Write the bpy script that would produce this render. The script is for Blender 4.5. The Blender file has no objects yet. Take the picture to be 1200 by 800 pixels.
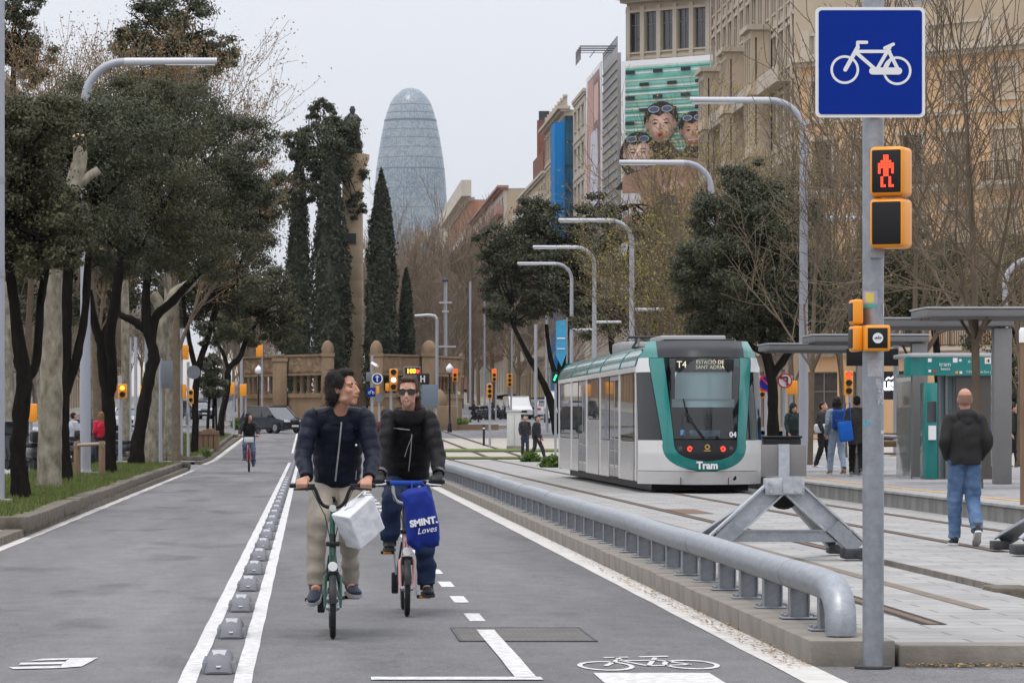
import bpy, bmesh, math, random
import numpy as np
from mathutils import Vector, Matrix, Euler
R = math.radians
random.seed(7)
NP = np.random.default_rng(7)
SC = bpy.context.scene
COL = SC.collection
# ---------------------------------------------------------------- camera
FPX, VX, VY, CH = 4300.0, 361.0, 496.0, 1.42       # focal length in photo pixels, vanishing point, eye height
cam = bpy.data.cameras.new('camera'); cam_o = bpy.data.objects.new('camera', cam); COL.objects.link(cam_o)
cam.sensor_fit = 'HORIZONTAL'; cam.sensor_width = 36; cam.lens = FPX/1200*36
cam.shift_x = (600-VX)/1200; cam.shift_y = (VY-400)/1200
cam.clip_start = 0.5; cam.clip_end = 9000
cam_o.location = (0, 0, CH); cam_o.rotation_euler = (R(90), 0, 0)
SC.camera = cam_o
# ---------------------------------------------------------------- overcast daylight
SUN_EL, SUN_AZ = 72, 215            # degrees; azimuth clockwise from +Y: behind the camera, left
W = bpy.data.worlds.new('World'); SC.world = W; W.use_nodes = True
nt = W.node_tree; nt.nodes.clear()
def WN(t, **k):
    n = nt.nodes.new(t)
    for a, b in k.items(): setattr(n, a, b)
    return n
out = WN('ShaderNodeOutputWorld'); bg = WN('ShaderNodeBackground'); bg.inputs[1].default_value = 0.1
sky = WN('ShaderNodeTexSky', sky_type='NISHITA', sun_disc=False, sun_elevation=R(SUN_EL), sun_rotation=R(SUN_AZ), air_density=1.0, dust_density=4.0, ozone_density=2.0)
tc = WN('ShaderNodeTexCoord'); sep = WN('ShaderNodeSeparateXYZ')
nt.links.new(tc.outputs['Generated'], sep.inputs[0])
mx = WN('ShaderNodeMath', operation='MAXIMUM'); mx.inputs[1].default_value = 0; nt.links.new(sep.outputs[2], mx.inputs[0])
ma = WN('ShaderNodeMath', operation='MULTIPLY_ADD'); ma.inputs[1].default_value = 1.9; ma.inputs[2].default_value = 1.0; nt.links.new(mx.outputs[0], ma.inputs[0])   # overcast: brighter overhead
noi = WN('ShaderNodeTexNoise'); noi.inputs['Scale'].default_value = 2.2; noi.inputs['Detail'].default_value = 4; nt.links.new(tc.outputs['Generated'], noi.inputs['Vector'])
mr = WN('ShaderNodeMapRange'); mr.inputs[3].default_value = 0.95; mr.inputs[4].default_value = 1.05; nt.links.new(noi.outputs[0], mr.inputs[0])
mm = WN('ShaderNodeMath', operation='MULTIPLY'); nt.links.new(ma.outputs[0], mm.inputs[0]); nt.links.new(mr.outputs[0], mm.inputs[1])
cl = WN('ShaderNodeVectorMath', operation='SCALE'); cl.inputs[0].default_value = (7.35, 7.6, 8.2); nt.links.new(mm.outputs[0], cl.inputs['Scale'])
mix = WN('ShaderNodeMixRGB'); mix.inputs[0].default_value = 0.94
nt.links.new(sky.outputs[0], mix.inputs[1]); nt.links.new(cl.outputs[0], mix.inputs[2])
nt.links.new(mix.outputs[0], bg.inputs[0]); nt.links.new(bg.outputs[0], out.inputs[0])
sl = bpy.data.lights.new('sun', 'SUN'); sl.energy = 1.3; sl.angle = R(14); sl.color = (1.0, 0.93, 0.84)
so = bpy.data.objects.new('sun', sl); COL.objects.link(so)
so.rotation_euler = Vector((-math.sin(R(SUN_AZ))*math.cos(R(SUN_EL)), -math.cos(R(SUN_AZ))*math.cos(R(SUN_EL)), -math.sin(R(SUN_EL)))).to_track_quat('-Z', 'Y').to_euler()
vs = SC.view_settings; vs.view_transform = 'Standard'; vs.look = 'None'; vs.exposure = -0.06; vs.gamma = 1.0; vs.use_curve_mapping = False
SC.render.engine = 'CYCLES'
SC.cycles.max_bounces = 6; SC.cycles.diffuse_bounces = 3; SC.cycles.glossy_bounces = 3; SC.cycles.transmission_bounces = 4; SC.cycles.transparent_max_bounces = 8

# ---------------------------------------------------------------- placing helpers
GK = [(-200, 0), (140, 0), (240, .95), (281, 1.5), (400, 3.3), (700, 8.5), (1973, 39), (4500, 70)]
def gz(Y):                                           # the avenue climbs gently beyond the tram stop
    for (a, za), (b, zb) in zip(GK, GK[1:]):
        if Y <= b: return za+(zb-za)*(Y-a)/(b-a)
    return GK[-1][1]
def tz(Y): return max(0.0, .1-.0012*(Y-21))+.008+gz(Y)   # paved tram zone
def XX(px, Y): return (px-VX)*Y/FPX
def ZZ(py, Y): return CH-(py-VY)*Y/FPX
def at(px, py, Y): return Vector((XX(px, Y), Y, ZZ(py, Y)))
# ---------------------------------------------------------------- objects
WORG = {}
def org(o): return WORG.get(o.name, Vector((0, 0, 0)))
def tag(o, label=None, cat=None, group=None, kind=None):
    if label: o['label'] = label
    if cat: o['category'] = cat
    if group: o['group'] = group
    if kind: o['kind'] = kind
    return o
def thing(name, label, cat, loc=(0, 0, 0), group=None, rz=0):
    o = bpy.data.objects.new(name, None); COL.objects.link(o); o.empty_display_size = .2
    o.location = loc; o.rotation_euler = (0, 0, rz); WORG[o.name] = Vector(loc)
    return tag(o, label, cat, group)
def link(name, me, parent=None, loc=None):
    o = bpy.data.objects.new(name, me); COL.objects.link(o)
    if parent is not None: o.parent = parent
    if loc is not None: o.location = loc
    return o
def copy_tree(o, parent=None):
    c = o.copy(); COL.objects.link(c)
    if parent is not None: c.parent = parent
    for ch in list(o.children): copy_tree(ch, c)
    return c
def clone(o, loc, rz=None, label=None, scale=None):
    c = copy_tree(o); c.location = loc; WORG[c.name] = Vector(loc)
    if rz is not None: c.rotation_euler = (0, 0, rz)
    if label: c['label'] = label
    if scale: c.scale = (scale,)*3 if not hasattr(scale, '__len__') else scale
    return c
class MB:
    def __init__(s): s.v = []; s.f = []; s.m = []
    def poly(s, pts, mi=0):
        k = len(s.v); s.v += [tuple(p) for p in pts]; s.f.append(tuple(range(k, k+len(pts)))); s.m.append(mi); return s
    def add(s, vs, fs, mi=0):
        k = len(s.v); s.v += [tuple(p) for p in vs]; s.f += [tuple(i+k for i in f) for f in fs]; s.m += [mi]*len(fs); return s
    def box(s, x0, x1, y0, y1, z0, z1, mi=0, M=None, taper=1.0):
        cx, cy = (x0+x1)/2, (y0+y1)/2
        vs = [(x0, y0, z0), (x1, y0, z0), (x1, y1, z0), (x0, y1, z0)] + [(cx+(x-cx)*taper, cy+(y-cy)*taper, z1) for x, y in ((x0, y0), (x1, y0), (x1, y1), (x0, y1))]
        if M is not None: vs = [M @ Vector(v) for v in vs]
        return s.add(vs, [(3, 2, 1, 0), (4, 5, 6, 7), (0, 1, 5, 4), (1, 2, 6, 5), (2, 3, 7, 6), (3, 0, 4, 7)], mi)
    def rbox(s, x0, x1, y0, y1, z0, z1, b=.01, mi=0, M=None, seg=2):
        bm = bmesh.new(); bmesh.ops.create_cube(bm, size=1)
        for v in bm.verts: v.co = Vector(((x0+x1)/2+v.co.x*(x1-x0), (y0+y1)/2+v.co.y*(y1-y0), (z0+z1)/2+v.co.z*(z1-z0)))
        bmesh.ops.bevel(bm, geom=bm.edges[:], offset=b, segments=seg, profile=.5, affect='EDGES')
        bm.verts.index_update()
        vs = [v.co.copy() for v in bm.verts]
        if M is not None: vs = [M @ v for v in vs]
        s.add(vs, [[v.index for v in f.verts] for f in bm.faces], mi); bm.free(); return s
    def rings(s, rings, cap=True, mi=0, closed=True):
        k = len(s.v); n = len(rings[0])
        for r in rings: s.v += [tuple(p) for p in r]
        for i in range(len(rings)-1):
            for j in range(n if closed else n-1):
                a = k+i*n+j; b = k+i*n+(j+1) % n
                s.f.append((a, b, b+n, a+n)); s.m.append(mi)
        if cap:
            s.f.append(tuple(range(k+n-1, k-1, -1))); s.m.append(mi)
            e = k+(len(rings)-1)*n; s.f.append(tuple(range(e, e+n))); s.m.append(mi)
        return s
    def tube(s, pts, r, n=8, mi=0, cap=True, flat=None, up=None):
        pts = [Vector(p) for p in pts]; m = len(pts)
        rr = r if hasattr(r, '__len__') else [r]*m
        out = []; t0 = (pts[1]-pts[0]).normalized()
        u = Vector(up) if up is not None else (Vector((0, 0, 1)) if abs(t0.z) < .9 else Vector((1, 0, 0)))
        a = (u-t0*u.dot(t0)).normalized()
        for i in range(m):
            t = (pts[min(i+1, m-1)]-pts[max(i-1, 0)]).normalized()
            a = (a-t*a.dot(t)).normalized(); b = t.cross(a)
            fa, fb = flat if flat else (1, 1)
            out.append([pts[i]+(a*math.cos(q)*fa+b*math.sin(q)*fb)*rr[i] for q in [2*math.pi*j/n for j in range(n)]])
        return s.rings(out, cap, mi)
    def lathe(s, prof, n=16, c=(0, 0, 0), mi=0, axis='Z', cap=True, ph=0):
        c = Vector(c); out = []
        for r, h in prof:
            ring = []
            for j in range(n):
                q = 2*math.pi*j/n+ph; x, y = r*math.cos(q), r*math.sin(q)
                ring.append(c+(Vector((x, y, h)) if axis == 'Z' else Vector((x, h, -y)) if axis == 'Y' else Vector((h, x, y))))
            out.append(ring)
        return s.rings(out, cap, mi)
    def ell(s, c, r, nu=16, nv=10, mi=0, M=None, fn=None):
        c = Vector(c); r = r if hasattr(r, '__len__') else (r, r, r); out = []
        for i in range(nv+1):
            th = math.pi*(.02+.96*i/nv)
            ring = []
            for j in range(nu):
                q = 2*math.pi*j/nu
                p = Vector((r[0]*math.sin(th)*math.cos(q), r[1]*math.sin(th)*math.sin(q), -r[2]*math.cos(th)))
                if fn: p = fn(p)
                if M is not None: p = M @ p
                ring.append(c+p)
            out.append(ring)
        return s.rings(out, True, mi)
    def prism(s, pts, d, mi=0, f=None):           # 2-D outline pts, thickness d; f(u,v,w) -> xyz
        f = f or (lambda u, v, w: (u, w, v)); n = len(pts)
        vs = [f(u, v, 0) for u, v in pts]+[f(u, v, d) for u, v in pts]
        fs = [tuple(range(n)), tuple(range(2*n-1, n-1, -1))]+[(i, i+n, (i+1) % n+n, (i+1) % n) for i in range(n)]
        return s.add(vs, fs, mi)
    def mesh(s, name, mats, smooth=None, off=None):
        me = bpy.data.meshes.new(name)
        vs = s.v if off is None else [(x-off[0], y-off[1], z-off[2]) for x, y, z in s.v]
        me.from_pydata(vs, [], s.f)
        if not isinstance(mats, (list, tuple)): mats = [mats]
        for m in mats: me.materials.append(m)
        if len(mats) > 1: me.polygons.foreach_set('material_index', s.m)
        bm = bmesh.new(); bm.from_mesh(me); bmesh.ops.recalc_face_normals(bm, faces=bm.faces[:]); bm.to_mesh(me); bm.free()
        if smooth is not None:
            me.polygons.foreach_set('use_smooth', [True]*len(me.polygons))
            if smooth < 179: me.set_sharp_from_angle(angle=R(smooth))
        me.update(); return me
    def build(s, name, mats, parent=None, smooth=35, local=False, kind=None, label=None, cat=None, group=None):
        off = None if (local or parent is None) else org(parent)
        o = link(name, s.mesh(name, mats, smooth, off), parent)
        if parent is not None: WORG[o.name] = Vector((0, 0, 0)) if local else org(parent)
        return tag(o, label, cat, group, kind)
def quads_mesh(name, V, mat, n=4, smooth=False):     # V: (N*n,3) array, every n vertices one face
    N = len(V)//n; me = bpy.data.meshes.new(name)
    me.vertices.add(len(V)); me.vertices.foreach_set('co', np.ascontiguousarray(V, dtype=np.float32).ravel())
    me.loops.add(len(V)); me.loops.foreach_set('vertex_index', np.arange(len(V), dtype=np.int32))
    me.polygons.add(N); me.polygons.foreach_set('loop_start', np.arange(0, len(V), n, dtype=np.int32))
    me.materials.append(mat); me.update(calc_edges=True); return me
def remeshed(mb, vox, smooth=2, name='m', mats=None, off=None, disp=None):
    me = mb.mesh(name, mats, None, off); o = bpy.data.objects.new('tmp', me); COL.objects.link(o)
    m = o.modifiers.new('r', 'REMESH'); m.mode = 'VOXEL'; m.voxel_size = vox; m.use_smooth_shade = True
    if smooth:
        q = o.modifiers.new('s', 'SMOOTH'); q.factor = .5; q.iterations = smooth
    dg = bpy.context.evaluated_depsgraph_get(); dg.update()
    nm = bpy.data.meshes.new_from_object(o.evaluated_get(dg)); nm.name = name
    bpy.data.objects.remove(o); bpy.data.meshes.remove(me)
    if not nm.materials:
        for mt in (mats if isinstance(mats, (list, tuple)) else [mats]): nm.materials.append(mt)
    nm.polygons.foreach_set('use_smooth', [True]*len(nm.polygons))
    if disp:
        n = len(nm.vertices); co = np.empty(n*3, np.float32); no = np.empty(n*3, np.float32)
        nm.vertices.foreach_get('co', co); nm.vertices.foreach_get('normal', no)
        co = co.reshape(-1, 3); no = no.reshape(-1, 3)
        co += no*disp(co)[:, None]; nm.vertices.foreach_set('co', co.ravel()); nm.update()
    return nm
def text_mesh(body, size, mat, parent, loc, rot=(R(90), 0, 0), name='lettering', ext=.002, align='CENTER', shear=0, bold=0, sx=1):
    cu = bpy.data.curves.new('t', 'FONT'); cu.body = body; cu.size = size; cu.extrude = ext; cu.align_x = align; cu.align_y = 'CENTER'; cu.shear = shear; cu.offset = bold
    cu.resolution_u = 3
    o = bpy.data.objects.new('t', cu); COL.objects.link(o); dg = bpy.context.evaluated_depsgraph_get(); dg.update()
    me = bpy.data.meshes.new_from_object(o.evaluated_get(dg)); bpy.data.objects.remove(o); me.materials.clear(); me.materials.append(mat); me.name = name
    p = link(name, me, parent); p.location = Vector(loc)-(org(parent) if parent else Vector()); p.rotation_euler = rot; p.scale = (sx, 1, 1)
    return p
def arc(cx, cy, r, a0, a1, n): return [(cx+r*math.cos(R(a0+(a1-a0)*i/n)), cy+r*math.sin(R(a0+(a1-a0)*i/n))) for i in range(n+1)]
def rrect(x0, x1, y0, y1, r, n=4): return arc(x1-r, y0+r, r, -90, 0, n)+arc(x1-r, y1-r, r, 0, 90, n)+arc(x0+r, y1-r, r, 90, 180, n)+arc(x0+r, y0+r, r, 180, 270, n)
# ---------------------------------------------------------------- materials
def mat(name, col, rough=.7, metal=0, var=0, scale=4, bump=0, bscale=60, spec=.25, col2=None, stretch=None, emit=0, trans=0, coat=0, detail=6, contrast=1):
    m = bpy.data.materials.new(name); m.use_nodes = True; t = m.node_tree; b = t.nodes['Principled BSDF']
    b.inputs['Roughness'].default_value = rough; b.inputs['Metallic'].default_value = metal; b.inputs['Specular IOR Level'].default_value = spec
    b.inputs['Base Color'].default_value = (*col, 1); b.inputs['Coat Weight'].default_value = coat
    if trans: b.inputs['Transmission Weight'].default_value = trans
    if emit:
        b.inputs['Emission Color'].default_value = (*col, 1); b.inputs['Emission Strength'].default_value = emit
    if var or col2 or bump:
        c = t.nodes.new('ShaderNodeTexCoord'); src = c.outputs['Object']
        if stretch:
            mp = t.nodes.new('ShaderNodeMapping'); mp.inputs['Scale'].default_value = stretch; t.links.new(src, mp.inputs[0]); src = mp.outputs[0]
    if var or col2:
        n = t.nodes.new('ShaderNodeTexNoise'); n.inputs['Scale'].default_value = scale; n.inputs['Detail'].default_value = detail; n.inputs['Roughness'].default_value = .65
        t.links.new(src, n.inputs['Vector'])
        mp2 = t.nodes.new('ShaderNodeMapRange'); mp2.inputs[1].default_value = .5-.25/contrast; mp2.inputs[2].default_value = .5+.25/contrast; t.links.new(n.outputs[0], mp2.inputs[0])
        x = t.nodes.new('ShaderNodeMixRGB'); t.links.new(mp2.outputs[0], x.inputs[0])
        x.inputs[1].default_value = (*[q*(1-var) for q in col], 1)
        x.inputs[2].default_value = (*(col2 if col2 else [min(1, q*(1+var)) for q in col]), 1)
        t.links.new(x.outputs[0], b.inputs['Base Color'])
    if bump:
        n2 = t.nodes.new('ShaderNodeTexNoise'); n2.inputs['Scale'].default_value = bscale; n2.inputs['Detail'].default_value = 4; t.links.new(src, n2.inputs['Vector'])
        bp = t.nodes.new('ShaderNodeBump'); bp.inputs['Strength'].default_value = bump; bp.inputs['Distance'].default_value = .02
        t.links.new(n2.outputs[0], bp.inputs['Height']); t.links.new(bp.outputs[0], b.inputs['Normal'])
    return m
def leafmat(name, c1, c2, tr=.25, rough=.55):
    m = bpy.data.materials.new(name); m.use_nodes = True; t = m.node_tree; b = t.nodes['Principled BSDF']; o = t.nodes['Material Output']
    g = t.nodes.new('ShaderNodeNewGeometry'); r = t.nodes.new('ShaderNodeValToRGB'); t.links.new(g.outputs['Random Per Island'], r.inputs[0])
    r.color_ramp.elements[0].color = (*c1, 1); r.color_ramp.elements[1].color = (*c2, 1)
    t.links.new(r.outputs[0], b.inputs['Base Color']); b.inputs['Roughness'].default_value = rough; b.inputs['Specular IOR Level'].default_value = .35
    tl = t.nodes.new('ShaderNodeBsdfTranslucent'); t.links.new(r.outputs[0], tl.inputs[0]); ms = t.nodes.new('ShaderNodeMixShader'); ms.inputs[0].default_value = tr
    t.links.new(b.outputs[0], ms.inputs[1]); t.links.new(tl.outputs[0], ms.inputs[2]); t.links.new(ms.outputs[0], o.inputs[0])
    return m
def asphalt(name, base, dirt):
    m = mat(name, base, .85, var=.0, bump=.35, bscale=220); t = m.node_tree; b = t.nodes['Principled BSDF']
    c = t.nodes.new('ShaderNodeTexCoord')
    def noise(sc, st=(1, 1, 1), det=5):
        mp = t.nodes.new('ShaderNodeMapping'); mp.inputs['Scale'].default_value = st; t.links.new(c.outputs['Object'], mp.inputs[0])
        n = t.nodes.new('ShaderNodeTexNoise'); n.inputs['Scale'].default_value = sc; n.inputs['Detail'].default_value = det; t.links.new(mp.outputs[0], n.inputs['Vector']); return n.outputs[0]
    def rng(x, a, b_, lo, hi):
        q = t.nodes.new('ShaderNodeMapRange'); q.inputs[1].default_value = a; q.inputs[2].default_value = b_; q.inputs[3].default_value = lo; q.inputs[4].default_value = hi; t.links.new(x, q.inputs[0]); return q.outputs[0]
    def mul(x, y):
        q = t.nodes.new('ShaderNodeMath'); q.operation = 'MULTIPLY'; t.links.new(x, q.inputs[0]); t.links.new(y, q.inputs[1]); return q.outputs[0]
    fine = rng(noise(130, det=3), .32, .68, .45, 1.6); mid = mul(rng(noise(26, det=5), .35, .65, .86, 1.14), rng(noise(4, (1, .5, 1), 6), .3, .7, .88, 1.1)); big = rng(noise(.55, (1.6, .16, 1)), .38, .62, .84, 1.1); spots = rng(noise(.7, (1.3, .45, 1), 6), .565, .69, 1.0, dirt)
    
    vo = t.nodes.new('ShaderNodeTexVoronoi'); vo.feature = 'DISTANCE_TO_EDGE'; vo.inputs['Scale'].default_value = .33
    wv = t.nodes.new('ShaderNodeMixRGB'); wv.inputs[0].default_value = .12; t.links.new(c.outputs['Object'], wv.inputs[1]); nn = t.nodes.new('ShaderNodeTexNoise'); nn.inputs['Scale'].default_value = 1.6; nn.inputs['Detail'].default_value = 6; t.links.new(c.outputs['Object'], nn.inputs['Vector']); vs_ = t.nodes.new('ShaderNodeVectorMath'); vs_.operation = 'MULTIPLY_ADD'; vs_.inputs[1].default_value = (1.4, 1.4, 0); t.links.new(nn.outputs['Color'], vs_.inputs[0]); t.links.new(c.outputs['Object'], vs_.inputs[2]); t.links.new(vs_.outputs[0], vo.inputs['Vector'])
    crack = rng(vo.outputs['Distance'], .0015, .006, .80, 1.0)
    k = mul(mul(mul(fine, mid), mul(big, spots)), crack); v = t.nodes.new('ShaderNodeVectorMath'); v.operation = 'SCALE'; v.inputs[0].default_value = base; t.links.new(k, v.inputs['Scale'])
    t.links.new(v.outputs[0], b.inputs['Base Color']); return m
def glassmat(name, col=(.02, .025, .03), rough=.06): return mat(name, col, rough, spec=.9, coat=.3)
MT = dict(
    asphalt=asphalt('asphalt', (.152, .148, .150), .64), asphalt2=asphalt('asphalt_bike', (.135, .132, .134), .82), asphalt_far=asphalt('asphalt_far', (.17, .17, .18), .9),
    pave=mat('pavement', (.28, .27, .26), .85, var=.12, scale=1.2, bump=.1), gravel=mat('beige_pavement', (.36, .33, .29), .9, var=.15, scale=.8, bump=.1),
    paint=mat('road_paint', (.60, .59, .58), .7, var=.0, scale=16, bump=.1, col2=(.40, .39, .385), contrast=2.4), gutter=mat('gutter_stone', (.46, .44, .42), .8, var=.2, scale=3, bump=.1, col2=(.6, .57, .54)),
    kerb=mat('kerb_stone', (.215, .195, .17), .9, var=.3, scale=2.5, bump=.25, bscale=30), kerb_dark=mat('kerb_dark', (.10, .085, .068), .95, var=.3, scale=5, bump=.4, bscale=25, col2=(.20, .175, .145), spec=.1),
    platface=mat('platform_face', (.20, .195, .185), .9, var=.35, scale=3, stretch=(1, 1, .3), bump=.15),
    soil=mat('soil', (.055, .05, .03), .95, var=.4, scale=4, bump=.5), 
    galv=mat('galvanised_steel', (.30, .315, .34), .42, metal=.75, var=.22, scale=14, bump=.04), galv_lt=mat('galvanised_light', (.42, .44, .47), .5, metal=.5, var=.2, scale=16), pole=mat('painted_pole', (.33, .34, .38), .5, metal=.2, var=.1, scale=2, stretch=(1, 1, .2)),
    rail=mat('guardrail_steel', (.30, .315, .34), .46, metal=.7, var=.2, scale=5, stretch=(4, 1.2, 4), bump=.06, bscale=18), dark=mat('dark_steel', (.06, .06, .065), .6, metal=.4, var=.3, scale=8), 
    black=mat('black_plastic', (.012, .012, .013), .5), rubber=mat('rubber', (.018, .018, .019), .8, var=.3, scale=20), rust=mat('rusty_steel', (.16, .10, .07), .8, metal=.3, var=.4, scale=12), groove=mat('dark_groove', (.03, .026, .023), .9),
    amber=mat('amber_paint', (.80, .29, .012), .38, spec=.5, var=.06, scale=6), red_on=mat('red_light', (1.0, .05, .02), .4, emit=2.2), yellow_on=mat('amber_light', (1.0, .42, .04), .4, emit=2.5), green_on=mat('green_light', (.03, .9, .35), .4, emit=1.6), white_on=mat('white_light', (.9, .92, 1), .4, emit=1.5),
    blue=mat('sign_blue', (.0, .022, .235), .5, spec=.12), white=mat('white_paint', (.72, .72, .73), .5), offwhite=mat('off_white', (.55, .55, .54), .5, var=.08), signback=mat('sign_back', (.17, .18, .20), .6, metal=.3, var=.1), red=mat('sign_red', (.55, .02, .03), .4),
    teal=mat('tram_teal', (.0, .17, .155), .25, spec=.5, coat=.4), tramwhite=mat('tram_white', (.62, .61, .60), .3, spec=.5, coat=.3, var=.06, scale=2), tramgrey=mat('tram_grey', (.33, .32, .32), .4, metal=.2), trampanel=mat('tram_lower_panel', (.42, .405, .395), .14, metal=.25, var=.12, scale=2), glass=glassmat('dark_glass'), tramglass=mat('tram_glass', (.012, .014, .014), .02, spec=.4), roofglass=mat('tram_roof', (.02, .16, .14), .16, spec=.7, coat=.6), tramblack=mat('tram_black', (.018, .018, .022), .35), screen=mat('blind', (.55, .68, .68), .5, var=.05),
    wood=mat('wood', (.19, .12, .075), .7, var=.25, scale=6, stretch=(1, 1, .2)), 
    stone=mat('monument_stone', (.235, .165, .105), .9, var=.35, scale=.9, bump=.3, bscale=8, stretch=(1, 1, .6)), column=mat('column_stone', (.46, .35, .235), .85, var=.25, scale=.5, stretch=(1.5, 1.5, .25), bump=.1, bscale=6),
    leaf_oak=leafmat('leaf_holm_oak', (.020, .024, .011), (.080, .088, .041)), leaf_oak2=leafmat('leaf_holm_oak_warm', (.024, .025, .011), (.102, .099, .044)), leaf_cyp=leafmat('leaf_cypress', (.014, .019, .011), (.05, .06, .033), .1, .7), leaf_bud=leafmat('leaf_bud', (.20, .17, .035), (.36, .30, .06), .4), leaf_dry=leafmat('leaf_dry', (.13, .075, .03), (.30, .18, .07), .35), leaf_shrub=leafmat('leaf_shrub', (.06, .11, .02), (.16, .24, .05), .3), grass=leafmat('grass_blade', (.06, .085, .015), (.16, .19, .05), .3),
    bark_oak=mat('bark_dark', (.0135, .0115, .0095), .98, spec=.05, var=.5, scale=9, bump=.8, bscale=22, stretch=(1, 1, .35)), bark_plane=mat('bark_plane', (.125, .108, .078), .95, col2=(.29, .262, .205), scale=5.5, bump=.5, bscale=18, contrast=1.9, stretch=(1, 1, .5), spec=.08), bark_bare=mat('bark_bare', (.125, .095, .066), .95, var=.3, scale=5), bark_twig=mat('bark_twig', (.20, .157, .115), .95, var=.25, scale=3), woodcut=mat('cut_wood', (.50, .36, .21), .8, var=.3, scale=18),
    skin=mat('skin', (.44, .225, .15), .5, var=.14, scale=22, spec=.35), hair=mat('hair_dark', (.010, .0065, .005), .55, spec=.25, var=.5, scale=50, stretch=(1, 1, .25), bump=.5, bscale=120), hair_red=mat('hair_auburn', (.032, .013, .008), .5, spec=.25, var=.45, scale=50, stretch=(1, 1, .25), bump=.4, bscale=110),
)
MT['leaf_oak'].node_tree.nodes['Principled BSDF'].inputs['Roughness'].default_value = .5
# ================================================================ the setting
def slabmat(name, c1, c2, bw, bh, mort=.012):
    m = mat(name, c1, .85, bump=.12, bscale=90); t = m.node_tree; b = t.nodes['Principled BSDF']
    c = t.nodes.new('ShaderNodeTexCoord'); k = t.nodes.new('ShaderNodeTexBrick'); k.inputs['Scale'].default_value = 1
    k.inputs['Color1'].default_value = (*c1, 1); k.inputs['Color2'].default_value = (*c2, 1); k.inputs['Mortar'].default_value = (*[q*.62 for q in c1], 1)
    k.inputs['Mortar Size'].default_value = mort; k.inputs['Brick Width'].default_value = bw; k.inputs['Row Height'].default_value = bh; k.inputs['Bias'].default_value = 0
    t.links.new(c.outputs['Object'], k.inputs['Vector'])
    n = t.nodes.new('ShaderNodeTexNoise'); n.inputs['Scale'].default_value = 1.1; n.inputs['Detail'].default_value = 8; n.inputs['Roughness'].default_value = .7; t.links.new(c.outputs['Object'], n.inputs['Vector'])
    r = t.nodes.new('ShaderNodeMapRange'); r.inputs[1].default_value = .3; r.inputs[2].default_value = .7; r.inputs[3].default_value = .72; r.inputs[4].default_value = 1.15; t.links.new(n.outputs[0], r.inputs[0])
    v = t.nodes.new('ShaderNodeVectorMath'); v.operation = 'SCALE'; t.links.new(k.outputs[0], v.inputs[0]); t.links.new(r.outputs[0], v.inputs['Scale']); t.links.new(v.outputs[0], b.inputs['Base Color']); return m
MT['slabs'] = slabmat('concrete_slabs', (.285, .28, .272), (.325, .318, .305), .8, .4)
MT['plat'] = slabmat('platform_slabs', (.25, .245, .25), (.28, .27, .275), .6, .6)
def knots(y0, y1, step=None):
    ks = [y0]+[k for k, _ in GK if y0 < k < y1]+[y1]
    if step: ks = sorted(set(ks+list(np.arange(y0, y1, step))))
    return ks
def fx(v, y): return v(y) if callable(v) else v
def sheet(name, xl, xr, y0, y1, dz, m, zf=gz, step=None, parent=None, kind='structure'):
    mb = MB(); ys = knots(y0, y1, step)
    for a, b in zip(ys, ys[1:]):
        mb.poly([(fx(xl, a), a, zf(a)+dz), (fx(xr, a), a, zf(a)+dz), (fx(xr, b), b, zf(b)+dz), (fx(xl, b), b, zf(b)+dz)])
    o = mb.build(name, m, parent, smooth=None)
    if kind: o['kind'] = kind
    return o
def slab(name, xl, xr, y0, y1, depth, m, zf=tz, step=20):        # solid sheet with sides
    mb = MB(); ys = knots(y0, y1, step)
    mb.rings([[(xl, y, zf(y)-depth), (xr, y, zf(y)-depth), (xr, y, zf(y)), (xl, y, zf(y))] for y in ys])
    o = mb.build(name, m, None, smooth=None); o['kind'] = 'structure'; return o
sheet('ground', -900, 900, -80, 4500, -.016, MT['gravel'])
road = sheet('road', -3.45, -.36, 3, 262, 0, MT['asphalt'], step=12)
bike_lane = sheet('bike_lane', -.36, 2.72, 3, 225, .001, MT['asphalt2'], step=12)
sheet('side_road', 2.72, 40, 3, 21.5, -.003, MT['asphalt'])
sheet('lateral_road', -17, -9.5, 3, 900, -.004, MT['asphalt_far'])
sheet('cross_road', -45, -3.45, 111, 127, -.002, MT['asphalt_far'])
sheet('roundabout_road', -45, -3.45, 205, 330, -.007, MT['asphalt_far']); sheet('roundabout_road', 2.72, 60, 205, 330, -.007, MT['asphalt_far']); sheet('roundabout_road', -3.45, 2.72, 262, 330, -.007, MT['asphalt_far'])
sheet('avenue_road', 7.5, 18, 330, 1200, -.004, MT['asphalt_far']); sheet('avenue_road', -14, -3, 330, 1200, -.004, MT['asphalt_far'])
# ---- painted markings
def edge(x, w=0, amp=.0022):
    return lambda y: x+w+amp*math.sin(y*1.7+x)+amp*.6*math.sin(y*4.1)
def line(x, w, y0, y1, parent=road, dz=.005, step=.8): return sheet('lane_line', edge(x), edge(x, w), y0, y1, dz, MT['paint'], step=step, parent=parent, kind=None)
for a, b in ((5, 133), (156, 232)):
    line(-.715, .1, a, b); line(-.41, .1, a, b, bike_lane)
for i in range(24):
    y = 26.3+2.75*i
    sheet('lane_dash', 1.16, 1.275, y, y+1.08, .0055, MT['paint'], parent=bike_lane, kind=None)
plate = MB().box(1.0, 1.87, 23.9, 25.4, .0, .006).build('access_cover', mat('cover_steel', (.09, .09, .095), .75, var=.3, scale=60), None)
plate['kind'] = 'structure'
for (x0, x1, y0, y1) in ((.985, 1.0, 23.88, 25.42), (1.87, 1.885, 23.88, 25.42), (.985, 1.885, 23.86, 23.9), (.985, 1.885, 25.4, 25.44)): MB().box(x0, x1, y0, y1, .001, .009).build('cover_frame', MT['dark'], plate)
mb = MB()
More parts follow.
